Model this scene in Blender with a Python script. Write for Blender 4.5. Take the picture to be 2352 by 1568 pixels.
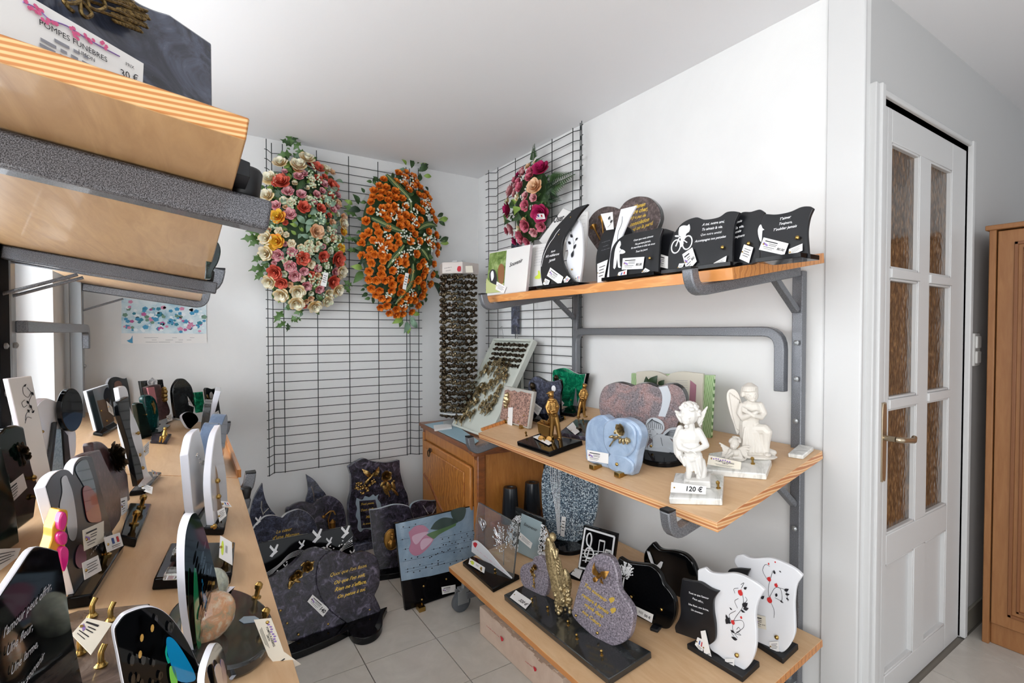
import bpy, bmesh, math, random
from mathutils import Vector, Matrix, noise
C = bpy.context.scene.collection
for o in list(bpy.data.objects): bpy.data.objects.remove(o)
R = math.radians
# ---------------------------------------------------------------- camera
FPX, CAMH = 1154.0, 1.277
CAM = Vector((0, 0, CAMH))
_y, _p = R(33.05), R(-1.14)
FW = Vector((math.sin(_y)*math.cos(_p), math.cos(_y)*math.cos(_p), math.sin(_p)))
RT = Vector((math.cos(_y), -math.sin(_y), 0)); UP = RT.cross(FW)
cd = bpy.data.cameras.new('camera'); cam = bpy.data.objects.new('camera', cd); C.objects.link(cam)
cam.matrix_world = Matrix(((RT.x, UP.x, -FW.x, 0), (RT.y, UP.y, -FW.y, 0), (RT.z, UP.z, -FW.z, CAMH), (0, 0, 0, 1)))
cd.sensor_width = 36; cd.lens = 36*FPX/2352; cd.clip_start = .02; cd.clip_end = 100
bpy.context.scene.camera = cam
# ---------------------------------------------------------------- world, light, exposure
w = bpy.data.worlds.new('daylight'); bpy.context.scene.world = w; w.use_nodes = True
w.node_tree.nodes['Background'].inputs[0].default_value = (.86, .93, 1, 1)
w.node_tree.nodes['Background'].inputs[1].default_value = 1.6
def area(name, loc, direction, sx, sy, power, col=(1, 1, 1)):
    l = bpy.data.lights.new(name, 'AREA'); l.shape = 'RECTANGLE'; l.size = sx; l.size_y = sy; l.energy = power; l.color = col
    o = bpy.data.objects.new(name, l); C.objects.link(o); o.location = loc
    o.rotation_euler = Vector(direction).to_track_quat('-Z', 'Y').to_euler(); return o
area('daylight_side_window', (-.72, 1.7, 1.5), (1, .0, -.1), 2.0, 1.3, 44, (.93, .97, 1))
area('daylight_second_window', (-.74, -.55, 1.25), (1, .0, .38), 1.5, 1.7, 52, (1, .99, .97))
area('daylight_shop_front', (.6, -2.95, 1.2), (0, 1, .5), 2.6, 1.7, 9, (1, .985, .96))
sc = bpy.context.scene
sc.view_settings.view_transform = 'Standard'; sc.view_settings.look = 'None'; sc.view_settings.gamma = 1
sc.view_settings.exposure = -0.06
sc.view_settings.use_curve_mapping = False
# ---------------------------------------------------------------- pixels of the photograph <-> points in the room
def ray(x, y): return FW + RT*((x-1176)/FPX) + UP*((784-y)/FPX)
def hit(px, O, n):
    r = ray(*px); t = (Vector(O)-CAM).dot(n)/r.dot(n); return CAM + r*t
class Plane:
    def __init__(s, O, n): s.O = Vector(O); s.n = Vector(n).normalized()
    def at(s, x, y): return hit((x, y), s.O, s.n)
FLOOR = Plane((0, 0, 0), (0, 0, 1))
WA, WB, DW, CEIL = 1.757, 3.14, .72, 2.362
LOWK, MIDK, TOPK = .13, .2, .165
LOW = Plane((1.0, 1.4, .2), (-LOWK, 0, 1))
MID = Plane((1.16, 1.4, .778), (-MIDK, 0, 1))
TOP = Plane((1.215, 1.4, 1.446), (-TOPK, 0, 1))
LEFT = Plane((.13, 1.4, .787), (.2, 0, 1))
LTOP = Plane((.05, 1, 1.45), (.15, 0, 1))
class Fr:
    """local frame: x = right (seen from the front), y = away from the viewer, z = up"""
    def __init__(s, O, u, n): s.O = Vector(O); s.u = u.normalized(); s.n = n.normalized(); s.v = s.n.cross(s.u)
    def M(s):
        d = -s.n
        return Matrix(((s.u.x, d.x, s.v.x, s.O.x), (s.u.y, d.y, s.v.y, s.O.y), (s.u.z, d.z, s.v.z, s.O.z), (0, 0, 0, 1)))
    def l(s, x, y, off=0):
        P = hit((x, y), s.O+s.n*off, s.n)-s.O; return (P.dot(s.u), P.dot(s.v))
    def ls(s, pts): return [tuple(s.l(p[0], p[1]))+tuple(p[2:]) for p in pts]
    def w(s, x, y, z): return s.O+s.u*x-s.n*y+s.v*z
    def scale(s): return (s.O-CAM).dot(FW)/FPX      # metres per pixel near the origin
def frame(O, u, lean=0, up=None):
    """upright frame at O with horizontal direction u, leaning back by lean degrees"""
    u = Vector(u).normalized(); up = Vector(up or (0, 0, 1)); v = (up-u*up.dot(u)).normalized(); n = u.cross(v)
    if n.dot(CAM-Vector(O)) < 0: n = -n; u = -u
    a = R(lean); n2 = n*math.cos(a)+v*math.sin(a)
    return Fr(O, u, n2)
def stand(A, B, pl=FLOOR, lean=8, tilt=True):
    """upright frame whose bottom edge runs between two pixels on a support plane"""
    P, Q = pl.at(*A), pl.at(*B)
    return frame(P, Q-P, lean, pl.n if tilt else None)
def head(px, pl, deg, lean=0, tilt=False):
    """upright frame at a pixel on a support plane; u points deg clockwise from +y"""
    return frame(pl.at(*px), (math.sin(R(deg)), math.cos(R(deg)), 0), lean, pl.n if tilt else None)
def facing(px, pl, tilt=False, turn=0):
    O = pl.at(*px); d = Vector((O.x, O.y, 0)).normalized(); d.rotate(Matrix.Rotation(R(turn), 3, 'Z'))
    return frame(O, (d.y, -d.x, 0), 0, pl.n if tilt else None)
# ---------------------------------------------------------------- objects
WM = {}
def link(o, parent, M):
    C.objects.link(o); M = M or (WM[parent.name] if parent else Matrix())
    if parent: o.parent = parent; o.matrix_basis = WM[parent.name].inverted() @ M
    else: o.matrix_basis = M
    WM[o.name] = M.copy(); return o
def thing(name, label, cat, fr=None, group=None, M=None):
    o = bpy.data.objects.new(name, None); o.empty_display_size = .02
    link(o, None, M or (fr.M() if isinstance(fr, Fr) else Matrix.Translation(fr or (0, 0, 0))))
    o['label'] = label; o['category'] = cat
    if group: o['group'] = group
    return o
def fin(bm, smooth=None):
    me = bpy.data.meshes.new('mesh')
    bmesh.ops.recalc_face_normals(bm, faces=bm.faces[:])
    bm.to_mesh(me); bm.free()
    if smooth is not None:
        for p in me.polygons: p.use_smooth = True
        if smooth < 180: me.set_sharp_from_angle(angle=R(smooth))
    return me
def obj(name, bm, m, parent=None, M=None, smooth=None, bevel=0, seg=2, label=None, cat=None, kind=None, group=None):
    me = bm if isinstance(bm, bpy.types.Mesh) else fin(bm, smooth if smooth is not None else (35 if bevel else None))
    o = bpy.data.objects.new(name, me)
    if isinstance(M, Fr): M = M.M()
    if not me.materials:
        for x in (m if isinstance(m, (list, tuple)) else [m]): me.materials.append(x)
    link(o, parent, M)
    if bevel:
        b = o.modifiers.new('bevel', 'BEVEL'); b.width = bevel; b.segments = seg; b.limit_method = 'ANGLE'; b.angle_limit = R(40)
    for k, x in (('label', label), ('category', cat), ('kind', kind), ('group', group)):
        if x: o[k] = x
    return o
def tag1(o, label, cat, group=None):
    o['label'] = label; o['category'] = cat
    if group: o['group'] = group
    return o
def copy_tree(o, M, label=None, parent=None):
    c = o.copy(); C.objects.link(c)
    if parent is None: c.matrix_basis = M; WM[c.name] = M.copy()
    else: c.parent = parent
    if label: c['label'] = label
    for ch in o.children: copy_tree(ch, None, None, c)
    return c
# ---------------------------------------------------------------- mesh pieces
def BM(): return bmesh.new()
def box(bm, lo, hi, mi=0):
    x0, y0, z0 = lo; x1, y1, z1 = hi
    vs = [bm.verts.new(p) for p in ((x0, y0, z0), (x1, y0, z0), (x1, y1, z0), (x0, y1, z0), (x0, y0, z1), (x1, y0, z1), (x1, y1, z1), (x0, y1, z1))]
    for f in ((0, 3, 2, 1), (4, 5, 6, 7), (0, 1, 5, 4), (1, 2, 6, 5), (2, 3, 7, 6), (3, 0, 4, 7)):
        bm.faces.new([vs[i] for i in f]).material_index = mi
    return bm
def hexa(bm, P):
    vs = [bm.verts.new(p) for p in P]
    for f in ((0, 3, 2, 1), (4, 5, 6, 7), (0, 1, 5, 4), (1, 2, 6, 5), (2, 3, 7, 6), (3, 0, 4, 7)): bm.faces.new([vs[i] for i in f])
    return bm
def area2(p): return sum(p[i][0]*p[(i+1) % len(p)][1]-p[(i+1) % len(p)][0]*p[i][1] for i in range(len(p)))
def extr(pts, t, y0=0, bm=None, mi=0, side=None, axis='y'):
    """prism of a polygon (x,z), from y0 to y0+t"""
    bm = bm or BM(); pts = [p[:2] for p in pts]
    q = []
    for p in pts:
        if not q or abs(p[0]-q[-1][0])+abs(p[1]-q[-1][1]) > 1e-5: q.append(p)
    if abs(q[0][0]-q[-1][0])+abs(q[0][1]-q[-1][1]) < 1e-5: q.pop()
    if area2(q) < 0: q.reverse()
    P = (lambda x, z, y: (x, y, z)) if axis == 'y' else (lambda x, z, y: (x, z, y))
    a = [bm.verts.new(P(x, z, y0)) for x, z in q]; b = [bm.verts.new(P(x, z, y0+t)) for x, z in q]
    f1 = bm.faces.new(a); f2 = bm.faces.new(b[::-1]); f1.material_index = f2.material_index = mi
    n = len(q)
    for i in range(n):
        f = bm.faces.new([a[i], b[i], b[(i+1) % n], a[(i+1) % n]]); f.material_index = mi if side is None else side
    return bm
def flat(pts, y=0, bm=None, mi=0):
    bm = bm or BM(); vs = [bm.verts.new((p[0], y, p[1])) for p in pts]
    try: bm.faces.new(vs).material_index = mi
    except Exception: pass
    return bm
def cr(pts, k=6, closed=True):
    """smooth curve through points; a point with a third entry is a sharp corner"""
    n = len(pts); P = [Vector((p[0], p[1])) for p in pts]; S = [len(p) > 2 for p in pts]; out = []
    rng = range(n if closed else n-1)
    for i in rng:
        a, b = P[i], P[(i+1) % n]
        a0 = a*2-b if (S[i] or (not closed and i == 0)) else P[i-1]
        b1 = b*2-a if (S[(i+1) % n] or (not closed and i == n-2)) else P[(i+2) % n]
        for j in range(k):
            t = j/k
            out.append(tuple(.5*((2*a)+(b-a0)*t+(2*a0-5*a+4*b-b1)*t*t+(3*a-a0-3*b+b1)*t**3)))
    if not closed: out.append(tuple(P[-1]))
    return out
def ring(c, r, n, ax=Vector((0, 0, 1))):
    ax = Vector(ax).normalized(); e = Vector((1, 0, 0)) if abs(ax.x) < .8 else Vector((0, 1, 0))
    a = ax.cross(e).normalized(); b = ax.cross(a)
    return [Vector(c)+a*(r*math.cos(2*math.pi*i/n))+b*(r*math.sin(2*math.pi*i/n)) for i in range(n)]
def tube(bm, pts, r, n=8, mi=0, cap=True):
    pts = [Vector(p) for p in pts]; L = []; m = len(pts); rs = r if isinstance(r, (list, tuple)) else [r]*m
    T = [(pts[min(i+1, m-1)]-pts[max(i-1, 0)]).normalized() for i in range(m)]
    e = Vector((0, 0, 1)) if abs(T[0].z) < .9 else Vector((1, 0, 0)); a = T[0].cross(e).normalized()
    for i in range(m):
        a = (a-T[i]*a.dot(T[i])).normalized(); b = T[i].cross(a)
        L.append([bm.verts.new(pts[i]+(a*math.cos(2*math.pi*j/n)+b*math.sin(2*math.pi*j/n))*rs[i]) for j in range(n)])
    for i in range(m-1):
        for j in range(n): bm.faces.new([L[i][j], L[i][(j+1) % n], L[i+1][(j+1) % n], L[i+1][j]]).material_index = mi
    if cap: bm.faces.new(L[0][::-1]).material_index = mi; bm.faces.new(L[-1]).material_index = mi
    return bm
def sweep(bm, pts, N, w, h):
    """rectangular bar along a planar path; w across the plane normal N, h in the plane"""
    pts = [Vector(p) for p in pts]; N = Vector(N).normalized(); m = len(pts); L = []
    for i in range(m):
        t1 = (pts[min(i+1, m-1)]-pts[max(i-1, 0)]).normalized(); s = N.cross(t1)
        L.append([bm.verts.new(pts[i]+N*(w/2*a)+s*(h/2*b)) for a, b in ((-1, -1), (1, -1), (1, 1), (-1, 1))])
    for i in range(m-1):
        for j in range(4): bm.faces.new([L[i][j], L[i][(j+1) % 4], L[i+1][(j+1) % 4], L[i+1][j]])
    bm.faces.new(L[0][::-1]); bm.faces.new(L[-1]); return bm
def fillet(p0, c, p1, r, n=6):
    p0, c, p1 = Vector(p0), Vector(c), Vector(p1); a = c+(p0-c).normalized()*r; b = c+(p1-c).normalized()*r
    return [a*(1-t)**2+c*2*t*(1-t)+b*t*t for t in [i/n for i in range(n+1)]]
def lathe(prof, n=16, bm=None, c=(0, 0, 0), M=None, mi=0):
    bm = bm or BM(); L = []
    for r, z in prof:
        L.append([bm.verts.new((M or Matrix()) @ Vector((c[0]+r*math.cos(2*math.pi*j/n), c[1]+r*math.sin(2*math.pi*j/n), c[2]+z))) for j in range(n)])
    for i in range(len(L)-1):
        for j in range(n): bm.faces.new([L[i][j], L[i][(j+1) % n], L[i+1][(j+1) % n], L[i+1][j]]).material_index = mi
    bm.faces.new(L[0][::-1]).material_index = mi; bm.faces.new(L[-1]).material_index = mi
    return bm
def ell(bm, c, r, rot=None, u=10, v=7, mi=0):
    M = Matrix.Translation(c) @ (rot.to_4x4() if rot else Matrix()) @ Matrix.Diagonal((*r, 1))
    g = bmesh.ops.create_uvsphere(bm, u_segments=u, v_segments=v, radius=1, matrix=M)
    if mi:
        for x in g['verts']:
            for f in x.link_faces: f.material_index = mi
    return bm
def cap(bm, a, b, r1, r2=None, n=8):
    r2 = r1 if r2 is None else r2; a, b = Vector(a), Vector(b)
    d = (b-a); k = 6; L = d.length or 1e-6; t = d/L; pts = []; rs = []
    for i in range(4): an = math.pi/2*(i/3); pts.append(a-t*r1*math.cos(an)); rs.append(max(r1*math.sin(an), r1*.05))
    for i in range(4): an = math.pi/2*(i/3); pts.append(b+t*r2*math.sin(an)); rs.append(max(r2*math.cos(an), r2*.05))
    return tube(bm, pts, rs, n)
def evalmesh(o):
    dg = bpy.context.evaluated_depsgraph_get(); me = bpy.data.meshes.new_from_object(o.evaluated_get(dg)); return me
def remesh(bm, vox, smooth=2):
    """fuse overlapping volumes into one continuous surface"""
    me = fin(bm); o = bpy.data.objects.new('t', me); C.objects.link(o)
    m = o.modifiers.new('r', 'REMESH'); m.mode = 'VOXEL'; m.voxel_size = vox; m.use_smooth_shade = True
    if smooth: s = o.modifiers.new('s', 'SMOOTH'); s.iterations = smooth; s.factor = .5
    bpy.context.view_layer.update(); r = evalmesh(o); bpy.data.objects.remove(o)
    for p in r.polygons: p.use_smooth = True
    return r
# ---------------------------------------------------------------- materials
def N(nt, t, **kw):
    n = nt.nodes.new(t)
    for k, v in kw.items(): setattr(n, k, v)
    return n
def rgb(h):
    if isinstance(h, str):
        c = [int(h[i:i+2], 16)/255 for i in (0, 2, 4)]
        return tuple(x/12.92 if x < .04045 else ((x+.055)/1.055)**2.4 for x in c)+(1,)
    return tuple(h)+(1,)
MC = {}
def mat(name, col='808080', rough=.5, metal=0, coat=0, bump=0, bscale=200, trans=0, ior=1.45, spec=.5, sheen=0):
    if name in MC: return MC[name]
    m = bpy.data.materials.new(name); m.use_nodes = True; nt = m.node_tree; b = nt.nodes['Principled BSDF']
    b.inputs['Base Color'].default_value = rgb(col); b.inputs['Roughness'].default_value = rough; b.inputs['Metallic'].default_value = metal
    b.inputs['Coat Weight'].default_value = coat; b.inputs['Transmission Weight'].default_value = trans; b.inputs['IOR'].default_value = ior
    b.inputs['Specular IOR Level'].default_value = spec
    if bump:
        tc = N(nt, 'ShaderNodeTexCoord'); no = N(nt, 'ShaderNodeTexNoise'); no.inputs['Scale'].default_value = bscale
        bu = N(nt, 'ShaderNodeBump'); bu.inputs['Strength'].default_value = bump; bu.inputs['Distance'].default_value = .002
        nt.links.new(tc.outputs['Object'], no.inputs['Vector']); nt.links.new(no.outputs['Fac'], bu.inputs['Height']); nt.links.new(bu.outputs[0], b.inputs['Normal'])
    MC[name] = m; return m
def speck(name, stops, scale=60, rough=.15, coat=.3, detail=6, dist=.6, scale2=None, stops2=None, mix=.4, stretch=(1, 1, 1), rot=(0, 0, 0), kind='noise', bump=0, metal=0):
    """coloured stone or wood: noise through a colour ramp, optionally mixed with a finer layer"""
    if name in MC: return MC[name]
    m = bpy.data.materials.new(name); m.use_nodes = True; nt = m.node_tree; b = nt.nodes['Principled BSDF']
    tc = N(nt, 'ShaderNodeTexCoord'); mp = N(nt, 'ShaderNodeMapping'); mp.inputs['Scale'].default_value = stretch; mp.inputs['Rotation'].default_value = rot
    nt.links.new(tc.outputs['Object'], mp.inputs['Vector'])
    def layer(sc, st, kd):
        if kd == 'wave':
            t = N(nt, 'ShaderNodeTexWave'); t.inputs['Scale'].default_value = sc; t.inputs['Distortion'].default_value = dist; t.inputs['Detail'].default_value = 3; t.inputs['Detail Scale'].default_value = 1.5; out = t.outputs['Fac']
        elif kd == 'voronoi':
            t = N(nt, 'ShaderNodeTexVoronoi'); t.inputs['Scale'].default_value = sc; out = t.outputs['Distance']
        elif kd == 'cell':
            t = N(nt, 'ShaderNodeTexVoronoi'); t.inputs['Scale'].default_value = sc; s_ = N(nt, 'ShaderNodeSeparateColor'); nt.links.new(t.outputs['Color'], s_.inputs[0]); out = s_.outputs[0]
        else:
            t = N(nt, 'ShaderNodeTexNoise'); t.inputs['Scale'].default_value = sc; t.inputs['Detail'].default_value = detail; t.inputs['Roughness'].default_value = .65; t.inputs['Distortion'].default_value = dist; out = t.outputs['Fac']
        nt.links.new(mp.outputs[0], t.inputs['Vector'])
        r = N(nt, 'ShaderNodeValToRGB'); nt.links.new(out, r.inputs['Fac']); e = r.color_ramp.elements
        while len(e) < len(st): e.new(.5)
        for i, (p, c) in enumerate(st): e[i].position = p; e[i].color = rgb(c)
        return r.outputs['Color'], out
    col, fac = layer(scale, stops, kind)
    if stops2:
        c2, _ = layer(scale2, stops2, 'noise'); mx = N(nt, 'ShaderNodeMix', data_type='RGBA'); mx.inputs[0].default_value = mix
        nt.links.new(col, mx.inputs[6]); nt.links.new(c2, mx.inputs[7]); col = mx.outputs[2]
    nt.links.new(col, b.inputs['Base Color']); b.inputs['Roughness'].default_value = rough; b.inputs['Coat Weight'].default_value = coat; b.inputs['Coat Roughness'].default_value = .05; b.inputs['Metallic'].default_value = metal
    if bump:
        bu = N(nt, 'ShaderNodeBump'); bu.inputs['Strength'].default_value = bump; bu.inputs['Distance'].default_value = .002
        nt.links.new(fac, bu.inputs['Height']); nt.links.new(bu.outputs[0], b.inputs['Normal'])
    MC[name] = m; return m
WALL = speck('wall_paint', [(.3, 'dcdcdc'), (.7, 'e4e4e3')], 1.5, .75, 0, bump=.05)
CEILM = mat('ceiling_paint', 'e6e6e8', .8)
DOORW = mat('door_paint_shade_greyed', 'cdcdcd', .4, bump=.1, bscale=30)  # door white greyed: the dim corner's shade is put into the colour
TILE = speck('floor_tile_glaze', [(.3, 'b5b0a8'), (.7, 'c6c1b9')], 9, .28, .1)
GROUT = mat('grout', '7d7870', .9)
STEEL = speck('grey_hammered_steel', [(.42, '606268'), (.6, '8b8d92')], 500, .38, .2, dist=.2, bump=.35, metal=.5)
STEELD = speck('dark_hammered_steel', [(.44, '1d1d21'), (.58, '7a7a80')], 1000, .3, .4, dist=.3, bump=.5, metal=.3)
STEELL = mat('pale_galvanised_steel', '9a9d9f', .4, .6)
WIRE = mat('dark_green_wire', '222829', .5)
RUB = mat('black_rubber', '121214', .45)
PLY = speck('birch_ply_face', [(.3, '9c7750'), (.6, 'ae8a60'), (.8, 'bb976c')], 5, .42, .15, dist=1.2, stretch=(9, .8, 3))
PLYT = speck('shelf_board_top', [(.3, 'c9a27a'), (.7, 'd6b48c')], 6, .45, .1, dist=1, stretch=(6, 1, 3))
PLYE = speck('ply_edge_layers', [(.3, 'a06631'), (.5, 'b2834f'), (.8, 'c29b6c')], 15, .5, 0, kind='wave', dist=.5, rot=(0, R(90), 0), stretch=(.1, .1, 5))
PINE = speck('varnished_pine', [(.25, 'b5743e'), (.5, 'd89a5c'), (.75, 'c98547')], 7, .4, .2, kind='wave', dist=5, stretch=(2, .35, 3))
PINEL = speck('pale_pine_edge', [(.2, 'b9764a'), (.35, 'e0b384'), (.7, 'ecc79a'), (.9, 'd59b66')], 13, .45, .1, kind='wave', dist=2.2, rot=(0, R(90), 0), stretch=(.4, .12, 1.3))
OAK = speck('oak_veneer', [(.3, 'a0632c'), (.5, 'b37335'), (.7, 'c08342')], 26, .38, .2, dist=.6, stretch=(2.2, 2.2, .35))
OAKD = speck('dark_oak', [(.3, '6b3a1b'), (.7, '955526')], 12, .35, .3, stretch=(1, 1, 4))
WARD = speck('brown_wood_laminate', [(.3, '8a5a32'), (.7, '9b6b40')], 60, .5, .05, stretch=(1, 1, .12))
BLUEG = speck('blue_grey_granite', [(.34, '14161e'), (.46, '2b2e3b'), (.57, '494d62'), (.7, '82879a')], 24, .2, .15, dist=1.5, scale2=90, stops2=[(.4, '23222a'), (.65, '84879a')], mix=.25)
DARKG = speck('dark_violet_granite', [(.36, '0f0e13'), (.47, '25222c'), (.56, '3f3b4a'), (.68, '787286')], 26, .22, .1, dist=1.2, scale2=140, stops2=[(.4, '121014'), (.65, '5a5563')], mix=.25)
BLACKG = mat('polished_black_granite', '0b0b0d', .08, spec=.22)
SLATE = speck('dark_slate', [(.35, '1d1f20'), (.6, '2c2f30'), (.8, '45494a')], 12, .15, .4, dist=2)
PINKG = speck('rose_grey_granite', [(.36, '2e2c30'), (.46, '736b6e'), (.58, '8d8386'), (.68, 'b0a3a6')], 190, .3, .2, detail=3, scale2=16, stops2=[(.45, '6b6466'), (.62, 'b98a80')], mix=.35)
REDG = speck('red_brown_granite', [(.4, '55413c'), (.5, '9d7669'), (.6, 'b99484'), (.75, 'd3bdb0')], 130, .4, .1, detail=4)
SILVG = speck('labrador_granite', [(.3, '36424f'), (.5, '566877'), (.7, '8698a5'), (.92, 'c5d0d6')], 240, .1, .5, kind='cell')
MAUVE = speck('grey_mauve_granite', [(.35, '4b464e'), (.5, '7d7680'), (.65, 'a59ba6')], 170, .3, .15, detail=3)
SKYM = speck('pale_blue_resin', [(.40, '8fa3bd'), (.55, '9fb2ca'), (.8, 'aabbd2')], 8, .12, .6, dist=2)
WHITEM = speck('white_marble', [(.35, 'b6b6b2'), (.5, 'dcdcd8'), (.7, 'e9e8e4')], 9, .25, .2, dist=2)
CERAM = mat('white_resin', 'dad7d2', .35, coat=.1, bump=.15, bscale=90)
CERAM2 = mat('cream_resin', 'd3cdc4', .4, bump=.15, bscale=70)
GOLD = mat('bronze_gilt', '9c7238', .32, .9, bump=.2, bscale=150)
BRONZE = speck('antique_bronze', [(.32, '4a3820'), (.5, 'a5844c'), (.7, 'dcbd7a')], 120, .3, 0, metal=.9)
BRONZEL = speck('pale_bronze', [(.35, '77684a'), (.6, 'c5b187'), (.8, 'efe2c0')], 160, .3, 0, metal=.8)
BRONZED = speck('dark_bronze', [(.35, '1d1813'), (.6, '4a3c2b'), (.8, '8c7a5a')], 160, .35, 0, metal=.75)
COPPERG = mat('copper_gold_paint', 'a07a45', .3, .95, bump=.2, bscale=120)
BRASS = mat('brass', 'ae8f52', .25, 1)
BLACKM = mat('matt_black', '17181b', .45)
BLACKP = mat('satin_black_panel', '15161a', .3, coat=.1)
GLOSS = mat('glossy_black', '07080a', .05, spec=.4)
PAPER = mat('white_card', 'e6e4e2', .7); PAPERC = mat('cream_card', 'dcd5c6', .7)
INK = mat('black_ink', '1a1a20', .6); INKG = mat('grey_ink', '8b8b92', .7); INKR = mat('red_ink', 'c02432', .6); INKB = mat('violet_ink', '8a6fae', .6); INKP = mat('pink_ink', 'cf5b86', .6)
YEL = mat('yellow_green_sticker', 'c9d84a', .6); BLUEI = mat('blue_ink', '2b4f93', .6)
GOLDI = mat('gold_lettering', 'e0bd55', .35, .45); WHITEI = mat('white_lettering', 'e8e8ea', .5)
ACRYL = mat('white_acrylic', 'dfe0e4', .12, coat=.5)
GLASS = mat('clear_acrylic', 'f4f8f8', .02, trans=.95, ior=1.3)
SILVER = mat('brushed_silver', 'c9cbcd', .25, .9)
# ================================================================ the room
def S(name, bm, m, parent=None, bevel=0, **k): return obj(name, bm, m, parent, bevel=bevel, kind=None if parent else 'structure', **k)
fl = S('floor', box(BM(), (-.75, -3.1, -.12), (4.6, 3.3, -.006)), GROUT)
def tilemesh():
    b = BM(); box(b, (.0015, .0015, -.0062), (.2965, .2965, 0)); return fin(b)
TM = None
xs = [.566+.297*k for k in range(-5, 14)]; ys = [1.905+.3*k for k in range(-17, 5)]
rest = BM()
for i, x in enumerate(xs):
    for j, y in enumerate(ys):
        if x > 4.4 or (x > 1.70 and y > .5 and x > 1.6): 
            if y > .65: continue
        near = (-.1 < x < 1.75 and y > .9) or (1.7 < x < 3.3 and -.4 < y < .7)
        if near:
            b = BM(); box(b, (x+.0018, y+.0018, -.0062), (x+.2952, min(y+.2982, WB), 0))
            obj('floor_tile', b, TILE, fl)
        else: box(rest, (x+.0018, y+.0018, -.0062), (x+.2952, min(y+.2982, WB), 0))
obj('far_floor_tiles', rest, TILE, fl, kind='stuff')
S('wall_front', box(BM(), (-.75, WB, 0), (WA+.2, WB+.15, CEIL)), WALL)
S('wall_right', box(BM(), (WA, DW, 0), (WA+.05, WB, CEIL)), WALL)
cl = S('ceiling', box(BM(), (-.75, -3.1, CEIL), (4.6, 3.3, CEIL+.12)), CEILM)
# left wall with a tall window opening
LW = -.45
b = BM(); box(b, (LW-.25, 2.74, 0), (LW, WB, CEIL)); box(b, (LW-.25, -3.1, 0), (LW, -1.35, CEIL)); box(b, (LW-.25, .25, 0), (LW, .55, CEIL)); box(b, (LW-.25, -1.35, 2.18), (LW, .25, CEIL)); box(b, (LW-.25, -1.35, 0), (LW, .25, .3)); box(b, (LW-.25, .55, 2.18), (LW, 2.74, CEIL)); box(b, (LW-.25, .55, 0), (LW, 2.74, .72))
S('wall_left', b, WALL)
b = BM()
for y in (.55, 1.62, 2.68): box(b, (LW-.17, y, .72), (LW-.11, y+.06, 2.18))
for z in (.72, 2.12): box(b, (LW-.17, .61, z), (LW-.11, 2.68, z+.06))
wn = S('window_1', b, mat('window_frame_white', '9fabb8', .4), bevel=.004)
for y in (1.5, 2.45): obj('glazing_bar', box(BM(), (LW-.16, y, .78), (LW-.13, y+.022, 2.12)), MC['window_frame_white'], wn)
for y0, y1 in ((.61, 1.62), (1.68, 2.68)):
    b = BM(); box(b, (LW-.146, y0, .78), (LW-.142, y1, 2.12)); obj('pane', b, mat('window_pane', 'ffffff', 0, trans=1, ior=1.02), wn)
# back wall with the shop front window behind the camera, outer wall on the right
b = BM(); box(b, (-.75, -3.1, 0), (-.5, -3, CEIL)); box(b, (3.4, -3.1, 0), (4.6, -3, CEIL)); box(b, (-.5, -3.1, 2.3), (3.4, -3, CEIL)); box(b, (-.5, -3.1, 0), (3.4, -3, .35))
S('wall_back', b, WALL)
S('wall_far_right', box(BM(), (4.5, -3.1, 0), (4.6, DW, CEIL)), WALL)
# the wall with the door
D = Fr(Vector((WA, DW, 0)), Vector((1, 0, 0)), Vector((0, -1, 0)))
b = BM(); X0 = .085; X1 = .945; Zt = 2.035
box(b, (.05, 0, 0), (X0, .1, CEIL)); box(b, (X1, 0, 0), (2.85, .1, CEIL)); box(b, (X0, 0, Zt), (X1, .1, CEIL))
S('wall_doorside', b, mat('wall_paint_shade_greyed', 'bfbfbf', .7), M=D)  # wall white greyed so its colour carries the weaker light in this corner
b = BM(); box(b, (.1, .2, .0), (1.0, .21, 2.1)); S('wall_hall', b, mat('hall_wall_paint', 'c9b89a', .8), M=D)
area('hall_lamp', (2.25, .88, 2.0), (0, -.25, -1), .5, .08, 1.1, (1, .72, .42))
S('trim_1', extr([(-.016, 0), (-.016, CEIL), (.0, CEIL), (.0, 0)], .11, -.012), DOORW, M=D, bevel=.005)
b = BM()
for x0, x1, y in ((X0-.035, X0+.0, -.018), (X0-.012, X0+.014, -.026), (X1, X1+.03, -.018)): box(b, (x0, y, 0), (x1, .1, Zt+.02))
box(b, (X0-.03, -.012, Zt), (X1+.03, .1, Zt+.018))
S('trim_2', b, DOORW, M=D, bevel=.004)
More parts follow.
